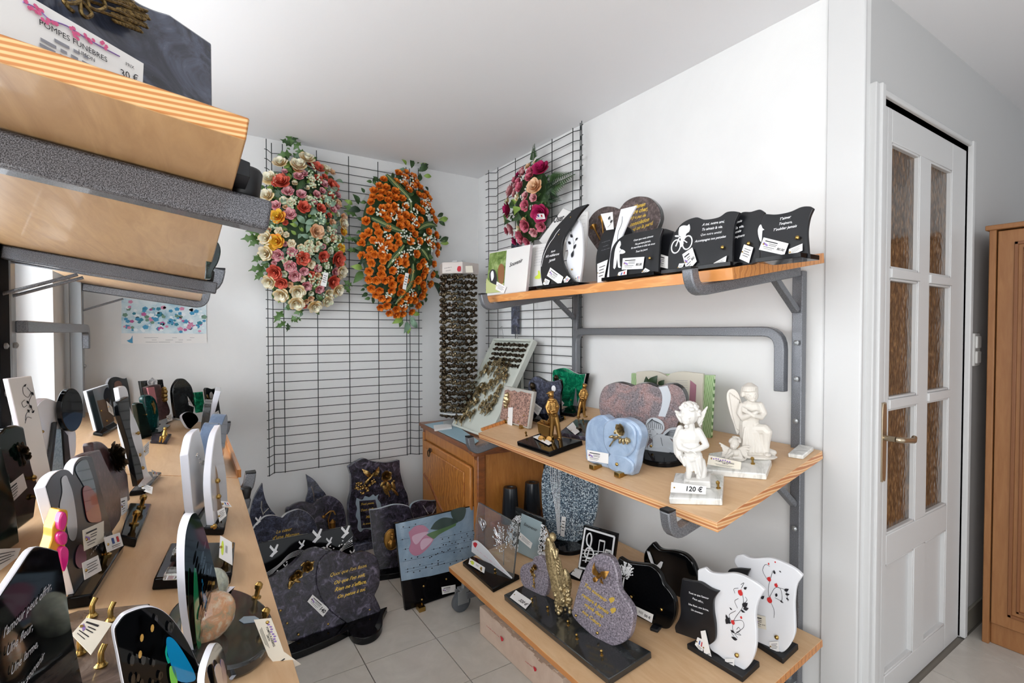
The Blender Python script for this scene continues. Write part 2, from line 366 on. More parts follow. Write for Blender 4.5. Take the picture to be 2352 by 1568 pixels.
# the door leaf
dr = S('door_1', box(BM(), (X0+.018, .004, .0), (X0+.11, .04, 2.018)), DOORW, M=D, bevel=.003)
def lx(p): return p-WA
stile_r = lx(2.585); a0, a1, c0, c1 = lx(1.985), lx(2.225), lx(2.325), lx(2.545)
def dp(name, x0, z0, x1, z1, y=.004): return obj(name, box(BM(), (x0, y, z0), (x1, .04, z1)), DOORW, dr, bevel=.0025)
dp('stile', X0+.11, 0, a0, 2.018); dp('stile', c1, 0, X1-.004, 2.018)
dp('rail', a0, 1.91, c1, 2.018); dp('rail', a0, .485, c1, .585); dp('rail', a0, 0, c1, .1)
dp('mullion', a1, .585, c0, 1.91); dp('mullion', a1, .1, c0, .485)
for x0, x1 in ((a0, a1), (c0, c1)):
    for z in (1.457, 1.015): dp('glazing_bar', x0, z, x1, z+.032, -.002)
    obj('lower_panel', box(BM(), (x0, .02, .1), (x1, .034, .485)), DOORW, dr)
    b = BM()
    for z0, z1 in ((.585, 1.015), (1.047, 1.457), (1.489, 1.91), (.1, .485)):
        for q in ((x0, z0, x1, z0+.008), (x0, z1-.008, x1, z1), (x0, z0, x0+.008, z1), (x1-.008, z0, x1, z1)): box(b, (q[0], .006, q[1]), (q[2], .026, q[3]))
    obj('beading', b, DOORW, dr, bevel=.002)
AMB = speck('amber_textured_glass', [(.12, '8f6a44'), (.34, '75522f'), (.5, '4a2c15'), (.62, '1d0e06')], 48, .16, .3, kind='voronoi', stretch=(1.5, 1, .7), rot=(0, .5, 0), scale2=90, stops2=[(.42, '3a2413'), (.6, 'a88458')], mix=.35, bump=.6)
AMB.node_tree.nodes['Principled BSDF'].inputs['Transmission Weight'].default_value = .25
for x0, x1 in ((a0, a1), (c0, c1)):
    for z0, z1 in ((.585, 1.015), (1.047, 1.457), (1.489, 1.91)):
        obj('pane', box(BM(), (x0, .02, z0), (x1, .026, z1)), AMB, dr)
NICK = mat('satin_nickel', 'b9aa92', .28, .9)
h = obj('handle_plate', extr(cr([(.166, .80), (.181, .785), (.196, .80), (.196, 1.02), (.181, 1.035), (.166, 1.02)]), .008, -.004), NICK, dr, bevel=.002)
b = BM(); tube(b, [(.181, 0, .925), (.181, -.035, .925)], .009, 10); tube(b, fillet((.181, -.035, .925), (.181, -.052, .925), (.28, -.052, .915), .014)+[(.28, -.05, .912), (.30, -.046, .92)], [.009]*7+[.0095, .008], 10)
obj('lever', b, NICK, h, M=D, smooth=60)
# switches beside the door
b = BM(); box(b, (X1+.075, -.012, 1.13), (X1+.15, 0, 1.27))
sw = obj('light_switch', b, mat('white_plastic', 'e6e6e4', .35), M=D, bevel=.006, label='white double light switch on the wall beside the glazed door', cat='switch')
for z in (1.142, 1.206): obj('rocker', box(BM(), (X1+.087, -.019, z), (X1+.138, -.01, z+.052)), MC['white_plastic'], sw, bevel=.004)
b = BM(); 
for k in range(5): box(b, (X1+.05+k*.36, -.01, 0), (X1+.406+k*.36, 0, .095))
S('baseboard_right', b, mat('skirting_tile', '8e8a80', .35), M=D, bevel=.002)
# wardrobe
wx, wy = 2.74, .66
t = thing('wardrobe', 'tall brown wood wardrobe with moulded door panel at the right edge beside the white door', 'wardrobe', (wx, wy-.55, 0))
def wb(n, lo, hi, m=WARD, bev=.003, p=t): return obj(n, box(BM(), lo, hi), m, p, M=Matrix(), bevel=bev)
wb('side_panel', (wx, wy-.022, 0), (wx+.58, wy, 1.70)); wb('side_panel', (wx, wy-1.1, 0), (wx+.58, wy-1.078, 1.70))
wb('top_board', (wx-.012, wy-1.11, 1.685), (wx+.59, wy+.01, 1.705)); wb('back_panel', (wx+.56, wy-1.08, .08), (wx+.575, wy-.022, 1.69)); wb('plinth', (wx+.02, wy-1.08, 0), (wx+.04, wy-.022, .085))
for k in range(2):
    y1 = wy-.026-k*.53; y0 = y1-.524
    d = wb('door', (wx+.002, y0, .09), (wx+.022, y1, 1.68)); b = BM()
    for a, c in ((.05, .062), (.075, .085)):
        for q in ((y0+a, .09+a, y1-a, .09+c), (y0+a, 1.68-c, y1-a, 1.68-a), (y0+a, .09+a, y0+c, 1.68-a), (y1-c, .09+a, y1-a, 1.68-a)): box(b, (wx-.006, q[0], q[1]), (wx+.004, q[2], q[3]))
    obj('moulding', b, mat('wardrobe_moulding', '7d5030', .45), d, M=Matrix(), bevel=.002)
# ================================================================ display racks
def rack_box(name, lo, hi, m, p): return obj(name, box(BM(), lo, hi), m, p, M=Matrix(), bevel=.003)
rk = thing('display_rack', 'grey steel display rack with three tiers of brackets against the right wall', 'rack', (1.70, 1.45, 0))
for y in (.885, 2.02):
    p = rack_box('post', (1.706, y-.017, .06), (1.736, y+.017, 1.478), STEEL, rk)
    for z in (1.24, 1.12, .98, .62): obj('bolt', lathe([(.004, 0), (.009, .001), (.009, .006), (.003, .009)], 8, M=Matrix.Translation((1.70, y-.004, z)) @ Matrix.Rotation(R(-90), 4, 'Y')), STEELL, p, M=Matrix())
def arm(parent, xb, xf, y, pl, k, sx, m, hook=.075, top=True, w=.032, name='arm', rr=.045, bz=.0):
    """bracket arm under a board: bottom of the board follows plane pl"""
    zf = lambda x: pl.O.z+(k*(x-pl.O.x) if sx > 0 else -k*(x-pl.O.x))-bz
    off = w/2+.001; b = BM()
    P0 = (xb, y, zf(xb)-off); Cn = (xf, y, zf(xf)-off)
    pts = [P0]
    if hook: pts += fillet(P0, Cn, (xf-sx*.012, y, zf(xf)+hook), rr)+[(xf-sx*.012, y, zf(xf)+hook)]
    else: pts += [Cn]
    sweep(b, pts, (0, 1, 0), w, w)
    a = obj(name, b, m, parent, M=Matrix(), bevel=.004)
    if hook: obj('end_cap', box(BM(), (pts[-1][0]-w*.47, y-w*.47, pts[-1][2]-.002), (pts[-1][0]+w*.47, y+w*.47, pts[-1][2]+.004)), RUB, a, M=Matrix())
    return a
BT = .034
for y in (.885, 2.02):
    a = arm(rk, 1.70, 1.165, y+.0, TOP, TOPK, 1, STEEL, hook=.045, bz=BT)
    obj('brace', sweep(BM(), [(1.56, y, 1.452), (1.70, y, 1.345)], (0, 1, 0), .022, .02), STEEL, a, M=Matrix(), bevel=.002)
    a = arm(rk, 1.70, 1.105, y+.02, MID, MIDK, 1, STEEL, hook=.055, bz=BT-.004)
    obj('brace', sweep(BM(), [(1.56, y, .81), (1.70, y, .70)], (0, 1, 0), .02, .02), STEEL, a, M=Matrix(), bevel=.002)
    a = arm(rk, 1.70, 1.06, y, LOW, LOWK, 1, STEEL, hook=0, bz=.025)
    b = BM(); sweep(b, [(1.742, y, .075), (1.06, y, .075)], (0, 1, 0), .032, .03); obj('foot', b, STEEL, rk, M=Matrix(), bevel=.003)
    for x in (1.055, 1.70):
        c = obj('caster', lathe([(.006, .0), (.02, .002), (.02, .02), (.006, .026)], 12, M=Matrix.Translation((x, y+.01, .045)) @ Matrix.Rotation(R(90), 4, 'X') @ Matrix.Translation((0, 0, -.013)) @ Matrix.Scale(1, 4)), mat('grey_rubber', '55595e', .5), rk, M=Matrix())
        b = BM(); lathe([(.018, -.011), (.04, -.011), (.045, -.008), (.045, .008), (.04, .011), (.018, .011)], 24, b, M=Matrix.Translation((x-.012, y+.01, .045)) @ Matrix.Rotation(R(90), 4, 'X'))
        obj('wheel', b, MC['grey_rubber'], c, M=Matrix(), smooth=40)
        b = BM()
        for s in (-1, 1): box(b, (x-.035, y+.01+s*.016-.002, .04), (x+.02, y+.01+s*.016+.002, .10))
        box(b, (x-.022, y-.012, .098), (x+.022, y+.032, .106)); tube(b, [(x, y+.01, .10), (x, y+.01, .125)], .009, 8)
        obj('fork', b, STEELL, c, M=Matrix(), bevel=.001)
b = BM(); Zu = 1.277
sweep(b, [(1.685, 1.985, .70)]+fillet((1.685, 1.985, .9), (1.685, 1.985, Zu), (1.685, 1.4, Zu), .06)+fillet((1.685, 1.4, Zu), (1.685, .925, Zu), (1.685, .925, 1.0), .06)+[(1.685, .925, 1.075)], (1, 0, 0), .03, .034)
obj('back_frame', b, STEEL, rk, M=Matrix(), bevel=.003)
def board(name, label, fl_, fr_, br_, bl_, t, mtop, medge, lip=None, grp=None, n=(0, 0, 1)):
    """four top corners, thickness down; top face and edges differ"""
    P = [Vector(p) for p in (fl_, fr_, br_, bl_)]; c = sum(P, Vector())/4; b = BM()
    up = (P[1]-P[0]).cross(P[3]-P[0]).normalized(); up = up if up.z > 0 else -up
    lo = [v-up*t for v in P]; V = [b.verts.new(v-c) for v in lo+P]
    for i, f in enumerate(((0, 3, 2, 1), (4, 5, 6, 7), (0, 1, 5, 4), (1, 2, 6, 5), (2, 3, 7, 6), (3, 0, 4, 7))): b.faces.new([V[j] for j in f]).material_index = 0 if i < 2 else 1
    o = obj(name, b, [mtop, medge], None, M=Matrix.Translation(c), bevel=.0015)
    return tag1(o, label, 'shelf', grp)
mp = lambda x, y, pl=MID: Vector((x, y, pl.O.z-(pl.n.x/pl.n.z)*(x-pl.O.x)))
board('shelf_board', 'wide tilted wooden shelf with pale ply edge carrying the white angels on right rack', mp(1.19, 2.13), mp(1.158, .80), mp(1.727, .81), mp(1.727, 2.13), BT-.006, PLYT, PINEL)
obj('end_lip', box(BM(), (-.26, 0, .0), (.20, .014, .014)), PINE, None, M=Matrix.Translation(mp(1.47, 2.132)) @ Matrix.Rotation(-math.atan(MIDK), 4, 'Y'), label='varnished wooden strip along the left end of the middle right shelf', cat='strip')
tp = lambda x, y: mp(x, y, TOP)
board('shelf_board', 'varnished pine shelf with black plaques at the top of the right rack', tp(1.215, 2.115), tp(1.215, .80), tp(1.70, .80), tp(1.70, 2.115), BT-.002, PINE, PINE)
lp = lambda x, y: mp(x, y, LOW)
board('shelf_board', 'low wooden shelf on casters at the bottom of the right rack', lp(1.0, 2.07), lp(1.0, .79), lp(1.70, .79), lp(1.70, 2.07), .024, PLYT, PINE)
# left racks
POSTD = mat('backlit_post_shade', '17181b', .85, spec=.1)  # steel posts blackened in colour to carry their backlit shade
for (y0, y1), nm, dk in (((.64, 1.77), 'dark hammered steel rack close on the left with straight arms and rubber pegs', True), ((1.86, 2.96), 'grey steel rack with hooked arms in the far left corner', False)):
    m = STEELD if dk else STEEL
    rl = thing('display_rack', nm, 'rack', (-.40, (y0+y1)/2, 0))
    for y in (y0, y1):
        p = rack_box('post', (-.43, y-.035, 0), (-.385, y+.054, 1.60), POSTD, rl) if dk else rack_box('post', (-.43, y-.022, 0), (-.385, y+.022, 1.60), STEELL, rl)
        if y > 1: 
            for z in (1.24, 1.12): obj('bolt', lathe([(.004, 0), (.008, .001), (.008, .006), (.003, .009)], 8, M=Matrix.Translation((-.385, y, z)) @ Matrix.Rotation(R(90), 4, 'Y')), STEELL, p, M=Matrix())
        a = arm(rl, -.385, .082, y, LTOP, .15, -1, m, hook=0 if dk else .05, bz=.02, w=.034)
        if dk: obj('rubber_peg', lathe([(.0145, 0), (.016, .002), (.016, .030), (.013, .034), (.004, .035)], 20, M=Matrix.Translation((.058, y+.012, 1.43)) @ Matrix.Rotation(R(8), 4, 'Y')), RUB, a, M=Matrix(), smooth=50)
        obj('brace', tube(BM(), [(-.43, y, 1.355), (-.24, y, 1.43)], .0045, 8), m, a, M=Matrix())
        a = arm(rl, -.385, .165, y, LEFT, .2, -1, m, hook=0 if dk else .055, bz=.025, w=.032)
        if dk: obj('rubber_peg', lathe([(.0145, 0), (.016, .002), (.016, .030), (.013, .034), (.004, .035)], 20, M=Matrix.Translation((.15, y, .755)) @ Matrix.Rotation(R(11), 4, 'Y')), RUB, a, M=Matrix(), smooth=50)
    if dk: continue
    b = BM(); zu = 1.29
    sweep(b, [(-.372, y1-.03, 1.2)]+fillet((-.372, y1-.03, 1.22), (-.372, y1-.03, zu), (-.372, (y0+y1)/2, zu), .04)+[(-.372, y0+.01, zu)], (1, 0, 0), .025, .034)
    obj('back_frame', b, m if dk else STEEL, rl, M=Matrix(), bevel=.003)
ltp = lambda x, y: Vector((x, y, LTOP.O.z-.15*(x-.05)))
board('shelf_board', 'thick birch ply shelf overhead at the upper left, nearest board with striped edge', ltp(.046, .462), ltp(.06, 1.80), ltp(-.40, 1.80), ltp(-.40, .462), .019, PLY, PLYE)
board('shelf_board', 'pale ply shelf overhead in the far left corner above the calendar', ltp(.06, 1.835), ltp(.07, 3.02), ltp(-.40, 3.02), ltp(-.40, 1.835), .019, PLYT, PLYE)
lfp = lambda x, y: Vector((x, y, LEFT.O.z-.2*(x-.13)))
board('shelf_board', 'long ply shelf crowded with glossy plaques at the lower left, near board', lfp(.122, .2), lfp(.145, 1.912), lfp(-.44, 1.912), lfp(-.44, .2), .022, PLYT, PINE)
q = board('shelf_board', 'far board of the lower left shelf with a raised wooden lip, near the calendar', lfp(.145, 1.916), lfp(.155, 3.10), lfp(-.44, 3.10), lfp(-.44, 1.916), .022, PLYT, PINE)
obj('front_lip', extr([(0, 0), (.012, 0), (.012, .026), (0, .026)], 1.18), PINE, q, M=Matrix.Translation(lfp(.142, 1.916)))
# ================================================================ builders for plaques, lettering, tags, bronzes
def plate(parent, name, fr, px, t, m, side=None, bevel=.0015, y0=0, k=6, M=None, curve=True, label=None):
    pts = fr.ls(px); pts = cr(pts, k) if curve else [p[:2] for p in pts]
    if hasattr(fr, 'zmin'): pts = [(a, max(b, fr.zmin)) for a, b in pts]
    return obj(name, extr(pts, t, y0, side=1 if side else None), [m, side] if side else m, parent, M=fr, bevel=bevel, label=label)
def straight(px): return [(p[0], p[1], 1) for p in px]
FC = {}
def textbm(bm, s, p0, p1, y, shear=.35, mi=0, bold=.012):
    key = (s, shear, bold)
    if key not in FC:
        c = bpy.data.curves.new('t', 'FONT'); c.body = s; c.shear = shear; c.size = 1; c.resolution_u = 2; c.offset = bold
        o = bpy.data.objects.new('t', c); C.objects.link(o); bpy.context.view_layer.update(); me = evalmesh(o)
        if me.vertices and max(max(abs(v.co.x), abs(v.co.y)) for v in me.vertices) > len(s)*.9+1.5: c.offset = 0; bpy.context.view_layer.update(); me = evalmesh(o)
        bpy.data.objects.remove(o)
        xs = [v.co.x for v in me.vertices] or [0]; FC[key] = ([v.co.xy.copy() for v in me.vertices], [tuple(p.vertices) for p in me.polygons], min(xs), max(xs))
    V, F, a, b = FC[key]; p0, p1 = Vector(p0), Vector(p1); d = p1-p0; sc_ = d.length/max(b-a, 1e-4); u = d.normalized(); v = Vector((-u.y, u.x))
    if d.x < 0 and False: v = -v
    vs = []
    for q in V: P = p0+u*((q.x-a)*sc_)+v*(q.y*sc_); vs.append(bm.verts.new((P.x, y, P.y)))
    for f in F:
        try: bm.faces.new([vs[i] for i in f]).material_index = mi
        except Exception: pass
def text(parent, fr, lines, m, shear=.35, name='inscription', off=.0012, bold=.012):
    b = BM()
    for s, a, c in lines: textbm(b, s, fr.l(*a), fr.l(*c), -off, shear, bold=bold)
    me = bpy.data.meshes.new('text'); b.to_mesh(me); b.free()
    return obj(name, me, m, parent, M=fr)
def scribble(parent, fr, lines, m, off=.0014, h=.0028):
    b = BM(); rnd = random.Random(len(lines))
    for p0, p1 in lines:
        a, c = Vector(fr.l(*p0)), Vector(fr.l(*p1)); d = c-a; L = d.length; d.normalize(); n = Vector((-d.y, d.x)); x = 0
        while x < L:
            w_ = min(rnd.uniform(.5, 1.6)*L/9, L-x)
            for j in range(4): u0 = x+w_*j/4; hh = h*rnd.uniform(.35, 1); flat([a+d*u0, a+d*(u0+w_*.16), a+d*(u0+w_*.16)+n*hh, a+d*u0+n*hh], -off, b)
            x += w_+L/24
    return obj('faint_print', b, m, parent, M=fr, kind='stuff')
def card(parent, fr, q, off=.005, style='price', price='80 €', m=None, pin=True, name='price_tag'):
    """small card lying along the frame, corners given in pixels: top-left, top-right, bottom-right, bottom-left"""
    P = [Vector(fr.l(x, y, off)) for x, y in q]; b = extr([tuple(p) for p in P], .0006, -off)
    t = obj(name, b, m or PAPER, parent, M=fr)
    def Q(u, v): return (P[0]*(1-u)+P[1]*u)*(1-v)+(P[3]*(1-u)+P[2]*u)*v
    y = -off-.0005; dk = BM(); or_ = BM()
    def bar(bm, u0, v0, u1, v1, mi=0): flat([Q(u0, v0), Q(u1, v0), Q(u1, v1), Q(u0, v1)], y, bm, mi)
    if style == 'big':
        textbm(dk, 'POMPES FUNÈBRES', Q(.24, .50), Q(.80, .50), y, 0); textbm(dk, 'LIMON', Q(.45, .64), Q(.62, .64), y, 0)
        for k in range(3): bar(dk, .22+.03*k, .74+.07*k, .8-.05*k, .76+.07*k)
        textbm(dk, price, Q(.82, .88), Q(.96, .88), y, .1, bold=.03)
        for k in range(9): u = .1+.07*k; flat([Q(u+.025*math.cos(a), .24+.05*math.sin(k*1.9)+.09*math.sin(a)) for a in [i*math.pi/4 for i in range(8)]], y, or_)
    elif style == 'price':
        bar(dk, .12, .18, .62, .26); bar(dk, .30, .36, .62, .40); bar(dk, .30, .48, .60, .52); bar(dk, .12, .66, .56, .70); bar(dk, .14, .80, .5, .83)
        if price: textbm(dk, price, Q(.66, .72), Q(.94, .72), y, .1, bold=.03)
        for k in range(4): u = .1+.05*k; flat([Q(u+.03*math.cos(a), .42+.1*math.sin(a)+.04*k) for a in [i*math.pi/3 for i in range(6)]], y, or_)
    elif style == 'hand':
        if price: textbm(dk, price, Q(.45, .75), Q(.92, .75), y, .15, bold=.03)
    elif style == 'flag':
        bar(dk, .38, .2, .52, .6, 1); bar(dk, .68, .2, .82, .6, 2); bar(dk, .3, .72, .85, .76); bar(dk, .3, .84, .8, .87)
    elif style == 'sticker':
        flat([Q(.22+.11*math.cos(a), .5+.33*math.sin(a)) for a in [i*math.pi/6 for i in range(12)]], y, dk, 3)
        for k in range(6): bar(dk, .45+.03*k, .3, .46+.03*k, .62)
        if price: textbm(dk, price, Q(.68, .7), Q(.93, .7), y, .1, bold=.03)
    elif style == 'lines':
        for k in range(4): bar(dk, .2, .22+.15*k, .85-.1*(k % 2), .26+.15*k)
    if len(dk.verts): obj('tag_print', fin(dk), [INK, BLUEI, INKR, YEL], t, M=fr)
    if len(or_.verts): obj('tag_flourish', fin(or_), INKB, t, M=fr)
    if pin:
        p = Q(.10, .5 if style != 'big' else .3); obj('brass_pin', lathe([(.0006, 0), (.0026, .0006), (.002, .002), (.0005, .0026)], 8, M=Matrix.Translation((p.x, -off, p.y)) @ Matrix.Rotation(R(90), 4, 'X')), BRASS, t, M=fr)
    return t
BOLT = fin(lathe([(.0025, 0), (.0025, .004), (.0048, .0045), (.005, .007), (.003, .0095), (.0008, .010)], 12, M=Matrix.Rotation(R(90), 4, 'X')), 40); BOLT.materials.append(BRASS)
def bolts(parent, fr, pts, s=1):
    for p in pts:
        x, z = fr.l(*p); o = obj('brass_bolt', BOLT, BRASS, parent, M=fr.M() @ Matrix.Translation((x, 0, z)) @ Matrix.Scale(s, 4))
PEG = fin(lathe([(.006, 0), (.006, .002), (.0032, .003), (.0032, .011), (.0048, .013), (.005, .018), (.002, .021)], 12), 40); PEG.materials.append(BRASS)
def pegs(parent, pl, pts, s=1, up=0):
    for p in pts:
        P = pl.at(*p)+pl.n*up; z = pl.n; q = Vector((0, 0, 1)).rotation_difference(z)
        obj('brass_peg', PEG, BRASS, parent, M=Matrix.Translation(P) @ q.to_matrix().to_4x4() @ Matrix.Scale(s, 4))
def slab(parent, name, pl, px, t, m, bevel=.003, k=6, curve=False, label=None, up=0):
    """slab lying on a support plane; px = outline of its TOP face"""
    O = pl.O+pl.n*(t+up); P2 = Plane(O, pl.n); c = sum((P2.at(*p[:2]) for p in px), Vector())/len(px)
    xa = Vector((1, 0, 0)); xa = (xa-pl.n*xa.dot(pl.n)).normalized(); ya = pl.n.cross(xa)
    M = Matrix(((xa.x, ya.x, pl.n.x, c.x), (xa.y, ya.y, pl.n.y, c.y), (xa.z, ya.z, pl.n.z, c.z), (0, 0, 0, 1)))
    q = [((P2.at(*p[:2])-c).dot(xa), (P2.at(*p[:2])-c).dot(ya))+tuple(p[2:]) for p in px]
    if curve: q = cr(q, k)
    return obj(name, extr(q, t-.0004, -t+.0004, axis='z'), m, parent, M=M, bevel=bevel, label=label)
def up(pl, h): return Plane(pl.O+pl.n*h, pl.n)
def rosebm(bm, M, r, seed=0, mi=0, open_=1.0, lay=((3, .26, .50, .75), (4, .50, .56, .62), (5, .76, .44, .45), (6, 1.0, .22, .3))):
    rnd = random.Random(seed)
    for li, (n, rad, h, w_) in enumerate(lay):
        a0 = rnd.random()*6
        for i in range(n):
            a = a0+i*2*math.pi/n+rnd.uniform(-.1, .1); da = math.pi/n*1.38; G = []
            rr = r*rad*rnd.uniform(.92, 1.06); hh = r*h*rnd.uniform(.9, 1.08); tilt = rnd.uniform(-.06, .10)*r
            for iv in range(5):
                t = iv/4; row = []
                base = rr*(.12+.95*math.sin(t*1.25)/math.sin(1.25)); z = -.45*r+(hh+.45*r)*(t**1.15)
                if iv == 4: base = rr*1.16; z -= .10*rr+.02*r
                for iu in range(5):
                    s = iu/4*2-1; an = a+s*da*(.5+.5*math.sin(math.pi*min(t*.8+.1, 1))) if iv < 4 else a+s*da*.72
                    k = 1-.16*(s*s)*(t**2); spiral = .07*rr*s*t
                    row.append(bm.verts.new(M @ Vector(((base*k+spiral)*math.cos(an), (base*k+spiral)*math.sin(an), z-(.20*rr*s*s*t)+tilt*t))))
                G.append(row)
            for iv in range(4):
                for iu in range(4):
                    f = bm.faces.new([G[iv][iu], G[iv][iu+1], G[iv+1][iu+1], G[iv+1][iu]]); f.smooth = True; f.material_index = mi
    ell(bm, M @ Vector((0, 0, r*.12)), (r*.15, r*.15, r*.2), u=6, v=5, mi=mi)
TOV = Matrix.Rotation(R(90), 4, 'X')       # local z -> towards the viewer
def leafbm(bm, p0, p1, wd, y=0, bend=.25, mi=0, lobes=0, thick=0):
    """leaf in the x-z plane from p0 to p1"""
    p0, p1 = Vector((p0[0], p0[1])), Vector((p1[0], p1[1])); d = p1-p0; L = d.length; u = d/L; v = Vector((-u.y, u.x)); n = 9 if lobes else 5; A = []; B_ = []; Cc = []
    for i in range(n+1):
        t = i/n; ww = wd*math.sin(math.pi*min(t**.8, 1))*(1 if not lobes else (.62+.38*math.cos(t*lobes*2*math.pi)))
        if i in (0, n): ww = wd*.04
        yy = y-bend*L*math.sin(math.pi*t); c = p0+u*(L*t); a = c+v*ww; b_ = c-v*ww
        Cc.append(bm.verts.new((c.x, yy, c.y))); A.append(bm.verts.new((a.x, yy-ww*.25, a.y))); B_.append(bm.verts.new((b_.x, yy-ww*.25, b_.y)))
    for i in range(n):
        for q in ((A[i], A[i+1], Cc[i+1], Cc[i]), (Cc[i], Cc[i+1], B_[i+1], B_[i])):
            f = bm.faces.new(q); f.material_index = mi; f.smooth = True
def spray(parent, fr, name, m, roses=(), leaves=(), stems=(), berries=(), th=.006, seed=1):
    """cast bronze relief: rose heads, leaves and stems given in pixels"""
    b = BM(); s = fr.scale() if True else 1; O = fr.w(0, 0, 0)
    for i, (x, y, r) in enumerate(roses):
        X, Z = fr.l(x, y); X2, _ = fr.l(x+r, y); rr = abs(X2-X)*1.08; rosebm(b, Matrix.Translation((X, -th-rr*.25, Z)) @ TOV, rr, seed+i)
    for x0, y0, x1, y1, wd in leaves:
        a = fr.l(x0, y0); c = fr.l(x1, y1); L = math.dist(a, c); e = (Vector(a)+Vector(c))/2; an = math.atan2(c[1]-a[1], c[0]-a[0])
        ell(b, (e.x, -th*.6, e.y), (L/2, th*.5, L/2*wd), Matrix.Rotation(-an, 3, 'Y'), 8, 6)
    for st in stems:
        P = [fr.l(*p) for p in st]; tube(b, [(x, -th*.5, z) for x, z in P], .0018*max(1, s*900), 6)
    for x, y, r in berries:
        X, Z = fr.l(x, y); X2, _ = fr.l(x+r, y); rr = abs(X2-X); ell(b, (X, -th*.5, Z), (rr, rr, rr), None, 6, 5)
    return obj(name, b, m, parent, M=fr, smooth=50)
def lay(px, pl, h=0):
    O = up(pl, h).at(*px); u = Vector((1, 0, 0)); u = (u-pl.n*u.dot(pl.n)).normalized(); return Fr(O, u, pl.n)
class Fig:
    """figure modelled as overlapping limbs in pixel units on a plane facing the camera, fused into one surface"""
    def __init__(s, px, pl, up_=0, turn=0):
        O = up(pl, up_).at(*px); d = Vector((O.x, O.y, 0)).normalized(); s.fr = frame(O, (d.y, -d.x, 0)); s.b = BM(); s.s = (O-CAM).dot(FW)/FPX
    def p(s, x, y, d=0): X, Z = s.fr.l(x, y); return Vector((X, d*s.s, Z))
    def cap(s, a, b, r1, r2=None): cap(s.b, s.p(*a), s.p(*b), r1*s.s, (r2 if r2 is not None else r1)*s.s, 10); return s
    def ch(s, *pts):
        for (a, b) in zip(pts, pts[1:]): cap(s.b, s.p(*a[:3]), s.p(*b[:3]), a[3]*s.s, b[3]*s.s, 10)
        return s
    def ell(s, c, r, rot=0): ell(s.b, s.p(*c), tuple(x*s.s for x in r), Matrix.Rotation(R(rot), 3, 'Y'), 12, 9); return s
    def plate(s, px, d, t):
        extr(cr([tuple(s.fr.l(x, y)) for x, y in px], 3), t*s.s, d*s.s, s.b); return s
    def done(s, name, m, parent=None, vox=.7, smooth=2, **k):
        return obj(name, remesh(s.b, vox*s.s, smooth), m, parent, M=s.fr, **k)
# ================================================================ floor plaques
def F(A, B, lean=8, pl=FLOOR, tilt=False): return stand(A, B, pl, lean, tilt)
Pq = 'plaque'
# book and heart plaque
f = F((664, 1492), (870, 1419), 9); t = thing('memorial_plaque', 'large violet granite floor plaque with heart, gold four-line verse and bronze roses', Pq, f)
plate(t, 'panel', f, [(616.6, 1339), (619, 1326, 1), (649, 1311), (673, 1294), (697, 1270), (724.7, 1258), (748.7, 1263), (764, 1271), (775, 1276, 1), (775, 1290), (775, 1400), (821, 1423, 1), (766, 1447), (720, 1462), (682, 1472.7, 1), (656, 1466), (639, 1418)], .03, DARKG, bevel=.003)
plate(t, 'raised_heart', f, [(806, 1275, 1), (820, 1269), (840, 1266.5), (862, 1277), (871, 1304.5), (870.6, 1339), (859, 1366, 1), (872, 1394), (874, 1411, 1), (822, 1424), (797, 1432, 1), (752, 1396), (728, 1350), (726, 1310), (736, 1282), (757, 1266), (782, 1266)], .036, DARKG, y0=-.008, bevel=.004)
text(t, f, [("Quoi que l'on fasse,", (757, 1323), (841, 1300)), ("Où que l'on soit,", (766, 1341), (837, 1321)), ("Rien ne s'efface,", (767, 1357), (840, 1337)), ('On pense à toi.', (774, 1373), (838, 1354))], GOLDI, off=.0095, shear=.5, bold=.02)
spray(t, f, 'bronze_roses', BRONZE, [(706, 1300, 11), (683, 1318, 9), (672, 1326, 7)], [(668, 1330, 663, 1352, .4), (712, 1296, 722, 1288, .4), (675, 1332, 690, 1336, .4), (690, 1300, 700, 1290, .4)], [[(706, 1300), (690, 1322), (672, 1340), (664, 1352)]], [(668, 1335, 3), (716, 1292, 3)])
bolts(t, f, [(644, 1401), (659, 1430), (685, 1456), (753, 1432), (848, 1399)])
card(t, f, [(718, 1365), (756, 1398), (742, 1416), (706, 1381)], price='140')
slab(t, 'base', FLOOR, [(650, 1485, 1), (700, 1462), (780, 1435), (868, 1400), (889.5, 1392, 1), (880, 1412), (877, 1436), (862, 1455), (836, 1465), (812, 1461), (800, 1446, 1), (766, 1463), (697, 1492), (658, 1504, 1)], .03, GLOSS, curve=True, bevel=.006)
# rose on sheet music
f = F((932, 1404), (1119, 1339), 13); t = thing('photo_plaque', 'rectangular glossy plaque printed with a pink rose lying on sheet music, leaning on the floor', Pq, f)
PB = speck('printed_blue_grey', [(.3, '6d8295'), (.6, '8ea3b5'), (.8, '9eb1c0')], 5, .08, .6)
o = plate(t, 'panel', f, straight([(906.6, 1201.6), (1095, 1158.7), (1119, 1337), (932, 1402)]), .02, BLACKG, curve=False)
def prt(parent, name, f, px, m, off=.0006, curve=True, k=5):
    q = f.ls(px); q = cr(q, k) if curve else [a[:2] for a in q]; return obj(name, extr(q, .0004, -off-.0004), m, parent, M=f)
prt(t, 'printed_sheet', f, straight([(908, 1203), (1093, 1161), (1112, 1285), (1060, 1305), (990, 1322), (922, 1334)]), PB, .0004, False)
PK = mat('printed_pink', 'b07a90', .15, coat=.4); PK2 = mat('printed_pale_pink', 'c3a3b4', .15, coat=.4); GR = mat('printed_green', '4f6b45', .2, coat=.4); GR2 = mat('printed_dark_green', '35443f', .2, coat=.4)
prt(t, 'printed_leaf', f, [(988, 1215, 1), (1000, 1198), (1020, 1188), (1045, 1192), (1052, 1199, 1), (1030, 1208), (1008, 1216)], GR2, .0010)
